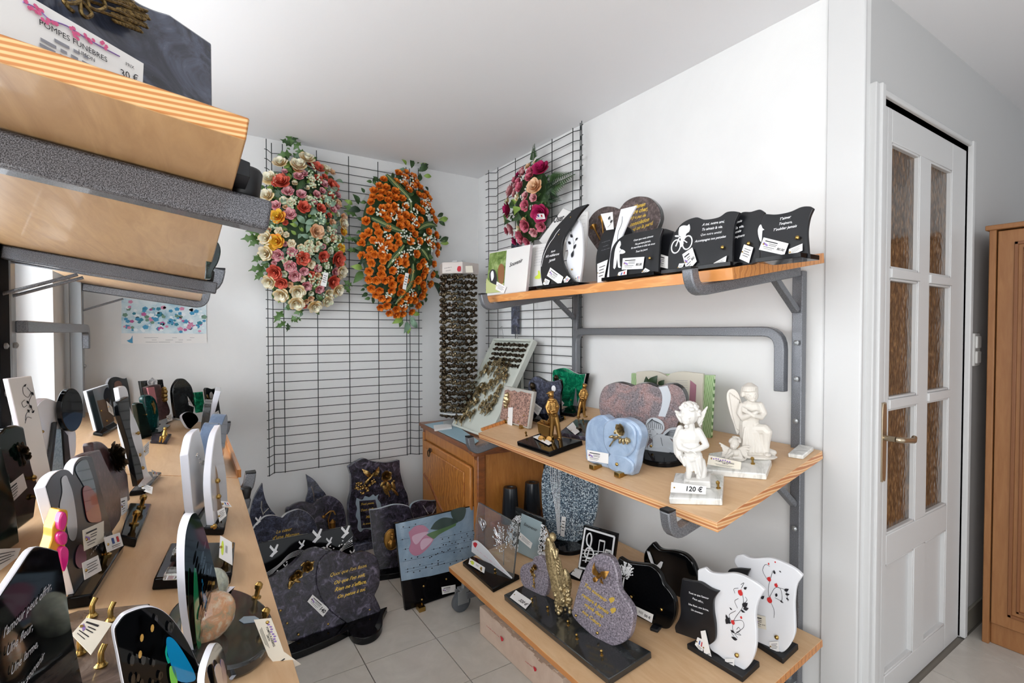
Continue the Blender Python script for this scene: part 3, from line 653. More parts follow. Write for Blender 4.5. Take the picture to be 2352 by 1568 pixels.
prt(t, 'printed_leaf', f, [(1037, 1172), (1068, 1165), (1066, 1188), (1052, 1198), (1040, 1190)], GR2, .0010)
prt(t, 'printed_stem', f, [(975, 1231, 1), (990, 1222), (1030, 1208), (1048, 1200, 1), (1046, 1207, 1), (1010, 1226), (996, 1237), (978, 1238, 1)], GR, .0016)
prt(t, 'printed_rose', f, [(938, 1222, 1), (953, 1208), (972, 1206), (985, 1216, 1), (978, 1226), (996, 1238, 1), (985, 1255), (966, 1272), (950, 1275), (939, 1262), (943, 1245)], PK, .0020)
prt(t, 'printed_petal', f, [(946, 1232), (970, 1222), (984, 1222), (972, 1232), (955, 1250)], PK2, .0026)
prt(t, 'printed_petal', f, [(965, 1246), (975, 1236), (993, 1238), (982, 1252), (968, 1262)], PK2, .0026)
b = BM(); rnd = random.Random(4)
for i, (x, y, L_) in enumerate([(920, 1215, 60), (918, 1240, 22), (925, 1262, 40), (925, 1290, 150), (990, 1262, 100), (985, 1275, 110), (1010, 1235, 85), (1012, 1248, 85), (930, 1308, 90), (930, 1314, 90), (1000, 1298, 90)]):
    a = f.l(x, y); c = f.l(x+L_, y-L_*.22); d = Vector(c)-Vector(a); n_ = Vector((-d.y, d.x)).normalized()*.0004
    flat([Vector(a)+n_, Vector(c)+n_, Vector(c)-n_, Vector(a)-n_], -.0013, b)
    for k in range(int(L_/14)):
        px_, py_ = x+6+k*14, y-(6+k*14)*.22+rnd.choice((-4, 0, 4)); q = f.l(px_, py_); flat([(q[0]+.004*math.cos(t_), q[1]+.0028*math.sin(t_)) for t_ in [j*math.pi/3 for j in range(6)]], -.0013, b)
obj('printed_notes', b, INK, t, M=f)
bolts(t, f, [(972, 1345), (1024, 1329), (968, 1376)]); card(t, f, [(1014, 1348), (1046, 1342), (1047, 1358), (1016, 1365)], price='')
for x in (968, 1082): P = FLOOR.at(x, 1402 if x < 1000 else 1362); obj('easel_foot', box(BM(), (-.015, -.012, 0), (.015, .03, .02)), BRASS, t, M=Matrix.Translation((P.x, P.y, 0)))
# black panel with doves
f = F((655, 1452), (824, 1402), 12); t = thing('photo_plaque', 'black landscape plaque with white doves over music waves, behind the gold verse plaque', Pq, f)
plate(t, 'panel', f, straight([(589, 1248), (807, 1206.7), (822, 1390), (640, 1435)]), .02, BLACKG, curve=False)
def dove(b, f, x, y, s, off=-.0012):
    for P in ([(0, 2), (-9, -8), (-7, -14), (2, -4), (8, -16), (12, -15), (7, -2), (10, 1), (2, 8), (-3, 14), (-9, 12), (-4, 6)],): flat([f.l(x+a*s, y+c*s) for a, c in P], off, b)
b = BM()
for x, y, s in [(628, 1265, 1), (692, 1251, .7), (727, 1231, 1.1), (755, 1244, .7), (792, 1222, 1), (655, 1301, .5), (808, 1271, .6)]: dove(b, f, x, y, s)
obj('printed_doves', b, WHITEI, t, M=f)
b = BM()
for k in range(5):
    P = [f.l(x, y) for x, y in cr([(608+k, 1318+k*3), (640, 1296+k*1.5), (665, 1272+k*2.4), (690, 1263+k*3), (715, 1268+k*3), (745, 1256+k*3), (775, 1266+k), (793, 1248+k*3), (810, 1232+k*5)], 6, False)]
    tube(b, [(x, -.0008, z) for x, z in P], .0006, 4)
rnd = random.Random(3)
for k in range(34): x = rnd.uniform(635, 808); y = 1312-(x-608)*.36+rnd.uniform(-8, 12); q = f.l(x, y); flat([(q[0]+.004*math.cos(t_), q[1]+.003*math.sin(t_)) for t_ in [j*math.pi/3 for j in range(6)]], -.0014, b)
obj('printed_staves', b, WHITEI, t, M=f)
# mother's double heart plaque
f = F((600, 1330), (740, 1290), 8); t = thing('memorial_plaque', 'blue grey granite cloud-shaped plaque with gold words for a mother, behind the black dove panel', Pq, f)
plate(t, 'panel', f, [(585, 1262), (580.7, 1223), (584, 1210.7), (596.8, 1196), (611, 1185), (629, 1183), (648.6, 1188, 1), (659, 1178.6), (677, 1171), (691, 1169.6), (709, 1178.6), (723.6, 1196), (731, 1224), (735, 1280), (700, 1300, 1), (605, 1325, 1)], .03, BLUEG, side=ACRYL, bevel=.003)
text(t, f, [('Le cœur', (634, 1225), (671, 1217)), ("d'une Maman,...", (626, 1239), (696, 1227))], GOLDI, bold=.02)
b = BM(); dove(b, f, 592, 1196, .7); obj('white_dove', b, WHITEI, t, M=f)
f = F((585, 1310), (640, 1296), 5); t = thing('memorial_plaque', 'blue grey granite crescent tip rising beside the left table edge under the mesh grid', Pq, f)
plate(t, 'crescent', f, [(580, 1290, 1), (573.6, 1198), (577, 1166), (586, 1137.5), (603, 1109, 1), (604.8, 1126.8), (611, 1150), (621.8, 1169.6), (636, 1188), (645, 1230), (650, 1280, 1)], .025, BLUEG)
spray(t, f, 'engraved_branch', SILVER, stems=[[(601, 1150), (600, 1165), (605, 1182)], [(604, 1180), (617, 1167)]], th=.001)
f = F((700, 1275), (760, 1262), 5); t = thing('memorial_plaque', 'blue grey granite crescent tip standing behind the heart with the bronze lamp', Pq, f)
plate(t, 'crescent', f, [(705, 1270, 1), (700, 1190), (702, 1151.8), (707.5, 1130), (706.6, 1112.5), (703, 1089, 1), (721.8, 1101.8), (736, 1119.6), (750, 1138), (758, 1170), (756, 1255, 1)], .025, BLUEG)
spray(t, f, 'engraved_branch', SILVER, stems=[[(715, 1116), (720, 1134), (722, 1155)]], th=.001)
f = F((670, 1300), (790, 1270), 7); t = thing('memorial_plaque', 'dark granite heart-topped plaque carrying a small bronze lantern, below the mesh grid', Pq, f)
plate(t, 'panel', f, [(660, 1290, 1), (655.7, 1180), (668, 1162.5), (686, 1153.6), (702, 1152.7), (719, 1158, 1), (730.7, 1146), (748.6, 1139), (766, 1141), (784, 1155), (792, 1175), (795, 1203.6), (793, 1268, 1)], .03, DARKG, bevel=.004)
b = BM(); P = lambda x, y, d=0: (f.l(x, y)[0], -d, f.l(x, y)[1])
tube(b, [P(744, 1188, .01), P(746, 1180, .02), P(756, 1172, .02), P(764, 1172, .02), P(768, 1180, .02)], .004, 8); tube(b, [P(758, 1174, .02), P(752, 1192, .015), P(755, 1212, .015)], .004, 8)
lathe([(.018, 0), (.02, .004), (.014, .008), (.015, .034), (.019, .038), (.008, .05), (.002, .056)], 8, b, M=Matrix.Translation(P(762, 1213, .025))); ell(b, P(742, 1186, .01), (.01, .008, .01), None, 8, 6)
obj('bronze_lantern', b, GOLD, t, M=f, smooth=40)
# tall plaque with hummingbird
f = F((824, 1250), (936, 1222), 5); f = frame(FLOOR.at(824, 1262), FLOOR.at(936, 1234)-FLOOR.at(824, 1262), 4); t = thing('memorial_plaque', 'tall dark granite plaque with bronze hummingbird, rose and framed gold verse', Pq, f)
plate(t, 'panel', f, [(800.5, 1072, 1), (819, 1059.6), (837, 1052.5), (855, 1058.8), (887, 1062), (918, 1056, 1), (920, 1084.6), (928, 1116.8), (937, 1140), (938, 1175), (925, 1222, 1), (851, 1237), (824.6, 1241.8, 1), (814, 1233), (803, 1200.7), (801.4, 1156), (806.8, 1129), (806.8, 1093.6)], .04, DARKG, side=BLUEG, bevel=.003)
fz = mat('frosted_grey_engraving', '8fa0ad', .5)
prt(t, 'frame_engraving', f, [(819, 1143, 1), (832, 1147), (838, 1139), (848, 1141), (857, 1135), (862, 1139), (870, 1134, 1), (867, 1145), (874, 1155), (875, 1170), (870, 1180), (866, 1200), (858, 1216), (838, 1214), (828, 1221), (821, 1212), (822, 1196), (817, 1184), (820, 1168), (817, 1156)], fz, .0004)
prt(t, 'frame_field', f, [(825, 1150, 1), (862, 1147, 1), (868, 1180), (862, 1210, 1), (830, 1213, 1), (827, 1180)], DARKG, .0012)
text(t, f, [('Tout passe,', (829, 1160), (859, 1156)), ("Tout s'efface", (829, 1174), (865, 1169)), ('Mais', (840, 1190), (856, 1187)), ('le souvenir', (833, 1205), (862, 1201))], GOLDI, off=.0022, bold=.02)
b = BM(); P = lambda x, y, d=0: Vector((f.l(x, y)[0], -d, f.l(x, y)[1]))
cap(b, P(840, 1106, .012), P(853, 1090, .016), .010, .008); ell(b, P(856, 1087, .018), (.009, .009, .009)); tube(b, [P(858, 1085, .02), P(868, 1094, .02)], [.002, .0008], 6)
leafbm(b, P(850, 1094).xz, P(829, 1076).xz, .014, -.016); leafbm(b, P(850, 1092).xz, P(831, 1082).xz, .012, -.02); leafbm(b, P(855, 1092).xz, P(868, 1070).xz, .014, -.016); leafbm(b, P(857, 1094).xz, P(863, 1078).xz, .01, -.02)
tube(b, [P(838, 1108, .01), P(834, 1114, .008)], [.006, .003], 6)
rnd = random.Random(5)
for x, y in [(820, 1112), (826, 1108), (830, 1119), (838, 1118), (846, 1112), (853, 1108), (816, 1118), (831, 1130), (842, 1124), (858, 1104), (824, 1121)]:
    for k in range(5): a = rnd.random()*6.28; leafbm(b, P(x, y).xz, P(x+6*math.cos(a), y+6*math.sin(a)).xz, .005, -.008-.004*rnd.random())
obj('bronze_hummingbird', b, BRONZE, t, M=f, smooth=60)
spray(t, f, 'bronze_rose', BRONZE, [(886, 1092, 10)], [(884, 1104, 873, 1117, .5), (888, 1106, 896, 1126, .5), (900, 1105, 906, 1126, .4), (880, 1112, 890, 1136, .4), (898, 1120, 915, 1138, .25), (876, 1106, 882, 1116, .5)], [[(886, 1098), (888, 1118), (894, 1140)]], [(904, 1104, 3)], th=.008)
b = BM(); box(b, (.0, -.06, .0), (.36, .07, .045)); obj('base', b, BLUEG, t, M=Matrix.Translation(FLOOR.at(808, 1262)) , bevel=.004)
# plaque with gilt oval
f = F((870, 1322), (925, 1313), 7); t = thing('memorial_plaque', 'dark granite arched plaque with gilt oval relief, left of the rose photo plaque', Pq, f)
plate(t, 'panel', f, [(848.75, 1171, 1), (869, 1168.6), (905, 1158.75), (931.8, 1161), (944, 1172), (960, 1230), (968, 1300, 1), (869, 1311, 1), (858, 1260)], .03, DARKG, side=mat('pale_sawn_stone', 'a9b3be', .5), bevel=.002)
b = BM(); c = f.l(899, 1238); r1 = .052
for k in range(24): a = k*math.pi/12; a2 = (k+1)*math.pi/12; cap(b, (c[0]+r1*.72*math.cos(a), -.004, c[1]+r1*math.sin(a)), (c[0]+r1*.72*math.cos(a2), -.004, c[1]+r1*math.sin(a2)), .003, None, 6)
ell(b, (c[0], -.003, c[1]), (r1*.7, .003, r1)); ell(b, (c[0]+.005, -.01, c[1]+.012), (.014, .012, .018)); ell(b, (c[0], -.008, c[1]-.022), (.026, .012, .026)); ell(b, (c[0]+.004, -.014, c[1]+.028), (.013, .01, .009))
obj('gilt_oval', b, GOLD, t, M=f, smooth=60)
slab(t, 'base', FLOOR, straight([(872, 1321), (870, 1306), (955, 1292), (960, 1308)]), .03, BLACKG)
f = frame(FLOOR.at(955, 1290)+Vector((0, .15, 0)), (1, -.05, 0), 5); t = thing('memorial_plaque', 'small dark granite plaque with white dotted V marks in front of the oak cabinet', Pq, f)
plate(t, 'panel', f, [(945, 1250, 1), (941.6, 1168.6, 1), (948, 1156), (967.5, 1149), (994, 1149.8), (1012, 1147), (1022.9, 1141.8, 1), (1027, 1172), (1031, 1240, 1)], .025, DARKG, side=fz)
b = BM()
for (x0, y0), (x1, y1) in (((972, 1161), (983, 1179)), ((1004, 1160), (993, 1179))):
    for k in range(8): q = f.l(x0+(x1-x0)*k/7, y0+(y1-y0)*k/7); ell(b, (q[0], -.001, q[1]), (.003, .002, .0016), None, 6, 4)
obj('studs', b, WHITEI, t, M=f)
# ================================================================ low right shelf
# clear stand with tree
f = stand((1087, 1272), (1177, 1338), LOW, 3, True); t = thing('memorial_plaque', 'clear acrylic plaque with silver tree, frosted heart and white swoosh on a black base', Pq, f)
plate(t, 'clear_panel', f, straight([(1098, 1153), (1190, 1205), (1177, 1334), (1084, 1264)]), .008, GLASS, curve=False, bevel=.001)
plate(t, 'swoosh', f, [(1085.6, 1242, 1), (1093, 1240), (1102, 1244), (1122, 1263), (1150, 1296), (1178, 1326, 1), (1174, 1333, 1), (1130, 1300), (1084, 1266, 1)], .003, ACRYL, y0=-.004)
prt(t, 'red_heart', f, [(1093, 1244, 1), (1097, 1246), (1098, 1250), (1094, 1257, 1), (1090, 1252), (1089, 1246)], INKR, .0045)
scribble(t, f, [((1098, 1262), (1160, 1312))], INKP, off=.0055)
b = BM(); c = Vector(f.l(1109, 1203)); rr = .033
H = [(16*math.sin(a)**3, 13*math.cos(a)-5*math.cos(2*a)-2*math.cos(3*a)-math.cos(4*a)) for a in [k*math.pi/20 for k in range(40)]]
for s_ in (1, .6): tube(b, [(c.x+x/17*rr*s_, -.002, c.y+y/17*rr*s_) for x, y in H+H[:1]], .0022, 5)
for k in range(14): a = k*.45; tube(b, [(c.x+.8*rr*math.cos(a)*.7, -.002, c.y+.75*rr*math.sin(a)), (c.x+.3*rr*math.cos(a+.8), -.002, c.y+.3*rr*math.sin(a+.8))], .0014, 4)
obj('lace_heart', b, SILVER, t, M=f)
b = BM(); rnd = random.Random(9)
tube(b, [(*[f.l(1158, 1296)[0]], -.003, f.l(1158, 1296)[1]), (f.l(1158, 1262)[0], -.003, f.l(1158, 1262)[1])], .003, 6)
for k in range(60):
    a = rnd.random()*6.28; q = rnd.random()**.5; x, y = 1152+19*q*math.cos(a), 1232+34*q*math.sin(a); P0 = f.l(x, y); P1 = f.l(x+(1157-x)*.35, y+(1262-y)*.3); tube(b, [(P1[0], -.003, P1[1]), (P0[0], -.003, P0[1])], .0009, 4); ell(b, (P0[0], -.004, P0[1]), (.0035, .003, .0035), None, 5, 4)
obj('jewelled_tree', b, SILVER, t, M=f)
slab(t, 'base', LOW, straight([(1062, 1290), (1085, 1276), (1193, 1320), (1132, 1351)]), .02, BLACKG)
pegs(t, LOW, [(1107, 1322), (1139, 1326)], up=.02)
card(t, lay((1095, 1300), LOW, .024), [(1079, 1281), (1114, 1303), (1112, 1316), (1076, 1294)], off=.001, style='sticker', price='')
# souvenir book with lace wings
f = stand((1190, 1276), (1237, 1289), LOW, 6, True); t = thing('memorial_plaque', "grey glass plaque reading 'Souvenir' with white lacework wings, behind the small granite heart", Pq, f)
plate(t, 'back_plate', f, straight([(1178, 1167), (1246, 1196), (1238, 1283), (1172, 1256)]), .012, SLATE, y0=.02, curve=False)
PG = mat('pale_grey_mirror', '9fb0b5', .12, .2, coat=.5)
plate(t, 'panel', f, straight([(1197.8, 1178), (1244.8, 1199), (1236, 1290), (1188, 1267.5)]), .012, PG, side=BLACKM, curve=False)
text(t, f, [('Souvenir', (1203, 1205), (1234, 1221))], INK)
card(t, f, [(1195, 1222), (1223, 1247), (1219, 1260), (1191, 1237)], style='lines', m=PAPER)
def lace(parent, f, poly, n, seed, y0=-.002):
    """cut-out lacework: loops inside an outline"""
    rnd = random.Random(seed); b = BM(); P = [Vector(p) for p in f.ls(poly)]; m = len(P)
    def inside(q):
        c = False
        for i in range(m):
            a, d = P[i], P[i-1]
            if (a.y > q.y) != (d.y > q.y) and q.x < (d.x-a.x)*(q.y-a.y)/(d.y-a.y)+a.x: c = not c
        return c
    x0 = min(p.x for p in P); x1 = max(p.x for p in P); z0 = min(p.y for p in P); z1 = max(p.y for p in P); k = 0; tries = 0
    while k < n and tries < 4000:
        tries += 1; q = Vector((rnd.uniform(x0, x1), rnd.uniform(z0, z1)))
        if not inside(q): continue
        k += 1; r = rnd.uniform(.004, .008); a0 = rnd.random()*6.28
        tube(b, [(q.x+r*math.cos(a0+j*.9)*.7, y0, q.y+r*math.sin(a0+j*.9)) for j in range(6)], .0015, 4, cap=False)
    return obj('lacework', b, WHITEI, parent, M=f)
lace(t, f, [(1197, 1178), (1181, 1190), (1170, 1208), (1166, 1228), (1170, 1253), (1178, 1262), (1188, 1267)], 95, 3)
lace(t, f, [(1245, 1199), (1257, 1222), (1261, 1251), (1255, 1277), (1249, 1282), (1236, 1275)], 80, 4)
# memorial with virgin on a long black slab
LS = up(LOW, .022)
t = thing('memorial_monument', 'long black slab carrying small heart, gilt robed statue and large verse heart', Pq, Fr(LOW.at(1330, 1450), Vector((1, 0, 0)), Vector((0, -1, 0))))
slab(t, 'base', LOW, straight([(1157, 1365), (1207, 1341), (1496, 1495.6), (1398, 1559)]), .024, SLATE)
f = stand((1262, 1458), (1440, 1478), LS, 4, True); f = frame(LS.at(1400, 1481), LS.at(1496, 1500)-LS.at(1300, 1404), 12, LOW.n)
plate(t, 'verse_heart', f, [(1365.5, 1276), (1387, 1273.6), (1406, 1285.5), (1417, 1316.6), (1421.6, 1354), (1440, 1380), (1451, 1400), (1453, 1425.5), (1444, 1463), (1421.6, 1480), (1395, 1480.6), (1356, 1456.7), (1315.7, 1416), (1317, 1388), (1331, 1338), (1347, 1298)], .028, MAUVE, bevel=.004)
text(t, f, [('Ton souvenir', (1343, 1345), (1394, 1384)), ('restera à jamais', (1336, 1367), (1398, 1411)), ('gravé dans', (1341, 1389), (1386, 1420)), ('nos Cœurs', (1337, 1405), (1380, 1440))], GOLDI, bold=.03)
for x, y in ((1405, 1379), (1408, 1403)): prt(t, 'gold_heart', f, [(x, y-8, 1), (x+6, y-7), (x+6, y), (x-2, y+6, 1), (x-6, y-4)], GOLDI, .0005)
b = BM(); P = lambda x, y, d=0: Vector((f.l(x, y)[0], -d, f.l(x, y)[1]))
cap(b, P(1378, 1322, .01), P(1388, 1316, .012), .008, .006); leafbm(b, P(1383, 1320).xz, P(1367, 1296).xz, .012, -.012); leafbm(b, P(1382, 1320).xz, P(1371, 1288).xz, .009, -.014); leafbm(b, P(1387, 1322).xz, P(1404, 1310).xz, .013, -.012); leafbm(b, P(1378, 1324).xz, P(1366, 1334).xz, .008, -.008); leafbm(b, P(1384, 1326).xz, P(1390, 1340).xz, .006, -.008)
obj('gilt_dove', b, GOLD, t, M=f, smooth=60); bolts(t, f, [(1325, 1412), (1374, 1452)])
f2 = frame(LS.at(1250, 1371), LS.at(1496, 1500)-LS.at(1300, 1404), 8, LOW.n)
plate(t, 'small_heart', f2, [(1194, 1310), (1200, 1298), (1213, 1293), (1222, 1291, 1), (1226, 1280), (1238, 1277), (1249, 1286), (1258, 1310), (1258, 1344.6), (1252, 1370, 1), (1225.5, 1363), (1203.7, 1347.7), (1195, 1330)], .026, MAUVE, bevel=.004)
spray(t, f2, 'gilt_rose_branch', BRONZE, [(1232, 1301, 4), (1227, 1304, 3), (1224, 1310, 3)], [(1226, 1312, 1222, 1322, .4), (1228, 1316, 1231, 1326, .4)], [[(1226, 1305), (1226, 1325), (1229, 1350)]], [(1227, 1330, 2), (1228, 1338, 2), (1226, 1345, 2)])
g = Fig((1300, 1404), LS)
g.ch((1262, 1240, -2, 9), (1265, 1262, 0, 14), (1270, 1300, 0, 15), (1282, 1340, 0, 15), (1290, 1375, 0, 17)); g.ell((1269, 1232, -3), (9, 10, 11)); g.ell((1270, 1234, -8), (6, 5, 7)); g.cap((1270, 1258, -8), (1276, 1275, -14), 6, 4); g.cap((1278, 1262, -6), (1278, 1276, -13), 6, 4)
for k in range(9): g.cap((1258+k*3.4, 1272+k, -11+abs(k-4)*1.4), (1270+k*4.2, 1352+k*2, -13+abs(k-4)*1.6), 2.2, 3.2)
for k in range(6): g.cap((1256, 1258+k*6, -6), (1284, 1276+k*7, -12), 1.8, 1.6)
rnd = random.Random(8)
for k in range(60): g.ell((rnd.uniform(1275, 1312), 1340+rnd.random()*62, rnd.uniform(-16, 4)), (rnd.uniform(3, 6),)*3)
g.ell((1303, 1330, 0), (9, 8, 26), -14); g.done('gilt_statue', BRONZEL, t, .9, 1)
pegs(t, LOW, [(1224, 1396), (1260, 1416), (1307, 1450), (1327, 1482), (1384, 1520)], up=.022)
card(t, lay((1197, 1380), LOW, .028), [(1185, 1355), (1222, 1380), (1207, 1398), (1171, 1371)], off=.001, style='hand', price='320 €')
# tall granite oval
f = stand((1262, 1262), (1350, 1262), LOW, 2, True); f = frame(LOW.at(1300, 1252), (.55, -.83, 0), 4, LOW.n); t = thing('memorial_plaque', 'tall glittering blue granite oval stone with engraved stalks under the middle shelf', Pq, f)
plate(t, 'stone', f, [(1243, 1130), (1246, 1085), (1262, 1050), (1290, 1028), (1330, 1030), (1360, 1065), (1372, 1110), (1372, 1165), (1362, 1205), (1345, 1232), (1318, 1246), (1290, 1243), (1262, 1225), (1248, 1190)], .035, SILVG, bevel=.004)
b = BM()
for k in range(6): tube(b, [(f.l(x, y)[0], -.001, f.l(x, y)[1]) for x, y in ((1262+k*5, 1040), (1266+k*4, 1110), (1276+k*2, 1170), (1281+k, 1225))], .0012, 4)
obj('engraved_stalks', b, WHITEI, t, M=f)
slab(t, 'base', LOW, [(1258, 1240, 1), (1262, 1222, 1), (1340, 1215), (1352, 1240), (1340, 1258), (1310, 1266), (1275, 1260)], .022, BLACKG, curve=True); card(t, f, [(1290, 1185), (1300, 1187), (1296, 1233), (1287, 1230)], off=.008, style='lines'); pegs(t, LOW, [(1295, 1236)], up=.022)
# music notes
f = stand((1328, 1322), (1400, 1345), LOW, 3, True); f = frame(LOW.at(1330, 1318), LOW.at(1419, 1352)-LOW.at(1330, 1318), 4, LOW.n)
t = thing('memorial_plaque', 'square black plaque with white cut-out treble clef and music notes on a black base', Pq, f)
plate(t, 'panel', f, straight([(1340.6, 1206), (1417, 1228), (1404, 1325), (1326.6, 1305.7)]), .018, BLACKG, curve=False)
b = BM()
def strip(b, f, a, c, wd, y=-.0035, t_=.003):
    a, c = Vector(f.l(*a)), Vector(f.l(*c)); d = (c-a).normalized(); n = Vector((-d.y, d.x))*wd/2; extr([tuple(a+n), tuple(c+n), tuple(c-n), tuple(a-n)], t_, y, b)
fw_ = .007
for a, c in (((1345, 1212), (1412, 1232)), ((1412, 1232), (1401, 1318)), ((1401, 1318), (1331, 1302)), ((1331, 1302), (1345, 1212))): strip(b, f, a, c, fw_)
P = [(f.l(x, y)[0], -.0035, f.l(x, y)[1]) for x, y in cr([(1346, 1290), (1352, 1270), (1360, 1240), (1357, 1224), (1350, 1230), (1350, 1248), (1362, 1262), (1364, 1276), (1354, 1282), (1344, 1272), (1350, 1258), (1360, 1260)], 5, False)]; tube(b, P, .0032, 6)
for k in range(4): strip(b, f, (1338, 1262+k*8), (1404, 1268+k*8), .002)
for x, y in ((1378, 1240), (1392, 1262)):
    strip(b, f, (x, y), (x-4, y+30), .003); strip(b, f, (x+12, y+3), (x+8, y+33), .003); strip(b, f, (x, y), (x+12, y+3), .006)
    for d in (0, 12): q = f.l(x-7+d, y+31+d*.25); ell(b, (q[0], -.002, q[1]), (.006, .0015, .004), None, 8, 5)
obj('music_cutout', b, WHITEI, t, M=f, bevel=0)
slab(t, 'base', LOW, straight([(1301.7, 1319.7), (1322, 1304), (1408, 1322), (1390, 1345)]), .014, BLACKG)
card(t, lay((1325, 1315), LOW, .017), [(1322, 1304), (1338, 1309), (1331, 1329), (1311, 1318)], off=.001, style='hand', price='')
# black resin plaque with tree
f = stand((1462, 1425), (1536, 1456), LOW, 8, True); t = thing('memorial_plaque', 'glossy black wavy plaque with white tree at its left end, left of the dove plaque', Pq, f)
plate(t, 'panel', f, [(1418, 1300), (1421, 1279, 1), (1440, 1290), (1463.5, 1294), (1494, 1298.6), (1515, 1317), (1524.5, 1341), (1534, 1352.6), (1548, 1373.7), (1552.7, 1402), (1545.6, 1430), (1529, 1445), (1491.6, 1430), (1454, 1411), (1430, 1395)], .024, GLOSS, bevel=.007)
b = BM(); rnd = random.Random(2); q0 = f.l(1428, 1362); q1 = f.l(1434, 1325); tube(b, [(q0[0], -.001, q0[1]), (q1[0], -.001, q1[1])], [.004, .002], 6)
for k in range(70):
    a = rnd.random()*6.28; r = rnd.random()**.5; x, y = 1437+19*r*math.cos(a), 1310+20*r*math.sin(a); P0 = f.l(x, y); tube(b, [(q1[0]*.5+P0[0]*.5, -.001, q1[1]*.5+P0[1]*.5), (P0[0], -.001, P0[1])], .0009, 4); ell(b, (P0[0], -.001, P0[1]), (.0028, .001, .0028), None, 6, 4)
obj('white_tree', b, WHITEI, t, M=f); bolts(t, f, [(1452, 1369), (1521, 1398)])
card(t, f, [(1444, 1384), (1501, 1411), (1497, 1430), (1441, 1399)], off=.012, style='sticker', price='50 €')
slab(t, 'easel', LOW, straight([(1492, 1441), (1500, 1430), (1520, 1436), (1510, 1447)]), .012, BLACKM)
# black dove plaque
f = frame(LOW.at(1592, 1385), LOW.at(1592, 1385)-LOW.at(1505, 1345), 6, LOW.n); t = thing('memorial_plaque', 'glossy black teardrop-shaped plaque with white dove wing raised, behind the tree plaque', Pq, f)
plate(t, 'panel', f, [(1478, 1291.5), (1481, 1266), (1498.7, 1244.6, 1), (1515, 1261), (1545.6, 1264.6), (1571.5, 1272.8), (1590, 1291.5), (1599.6, 1317), (1601, 1330), (1597, 1364), (1570, 1385), (1530, 1370), (1490, 1340)], .026, GLOSS, bevel=.007)
b = BM(); 
for k in range(12): a = R(200+k*9-100); leafbm(b, f.l(1505, 1306), f.l(1486+k*1.1, 1256+abs(k-6)*1.2+k*1.5), .004, -.002, .03)
flat([f.l(*p) for p in ((1500, 1292), (1510, 1297), (1519, 1288), (1524, 1290), (1521, 1300), (1514, 1312), (1506, 1309))], -.003, b)
obj('white_dove', b, WHITEI, t, M=f); card(t, f, [(1551, 1372), (1567, 1382), (1569, 1392), (1552, 1388)], off=.01, style='hand', price='80 €')
# black and white vase pairs with red roses
ROSEI = mat('printed_red', 'c63434', .3)
def scroll(parent, f, curves, leaves, reds):
    b = BM()
    for c in curves: tube(b, [(f.l(x, y)[0], -.0006, f.l(x, y)[1]) for x, y in cr(c, 5, False)], .0006, 4)
    for x0, y0, x1, y1 in leaves: leafbm(b, f.l(x0, y0), f.l(x1, y1), math.dist(f.l(x0, y0), f.l(x1, y1))*.27, -.0012, .02)
    obj('scroll_print', b, INK, parent, M=f)
    for x, y, r in reds:
        b = BM(); q = f.l(x, y); rr = math.dist(q, f.l(x, y+r))*.8; P = [(q[0]+rr*.8*math.sin(a), q[1]+rr*(math.cos(a) if math.cos(a) < 0 else math.cos(a)*.8)) for a in [i*math.pi/5 for i in range(10)]]
        P[1:1] = [(q[0]+rr*.3, q[1]+rr*1.2), (q[0]+rr*.45, q[1]+rr*.7)]; flat(P, -.0018, b); obj('rose_print', b, ROSEI, parent, M=f)
f = stand((1600, 1493), (1715, 1556), LOW, 5, True); t = thing('memorial_plaque', 'front white vase-shaped plaque with red roses joined to black four-line scroll', Pq, f)
plate(t, 'white_panel', f, [(1602, 1317), (1604, 1308), (1618.4, 1303, 1), (1632.5, 1314), (1656, 1317), (1686.5, 1316), (1717, 1326.8), (1742.8, 1343), (1755.7, 1355, 1), (1740.5, 1380.8), (1734.6, 1411), (1737, 1453.5), (1734.6, 1493.4), (1721.7, 1526), (1701.7, 1540), (1674.7, 1524), (1651, 1505), (1630, 1488), (1615, 1440), (1604, 1360)], .014, ACRYL, bevel=.003)
plate(t, 'black_panel', f, [(1571.5, 1325.6, 1), (1593, 1331), (1613.7, 1333.8), (1637, 1348), (1656, 1355, 1), (1644, 1373.7), (1643, 1399.5), (1647.7, 1434.7), (1646.6, 1465), (1634.8, 1477, 1), (1590, 1460.5), (1557, 1449, 1), (1555, 1434.7), (1564, 1418), (1568, 1399.5), (1566.8, 1364)], .012, BLACKP, y0=-.0125, bevel=.002)
text(t, Fr(f.O+f.n*.0126, f.u, f.n), [("Tout ce que l'amour", (1583, 1362), (1629, 1376)), ('Peut offrir,', (1591, 1375), (1616, 1385)), ('Une fleur, une larme,', (1582, 1388), (1628, 1403)), ('Un souvenir', (1588, 1401), (1616, 1411))], WHITEI)
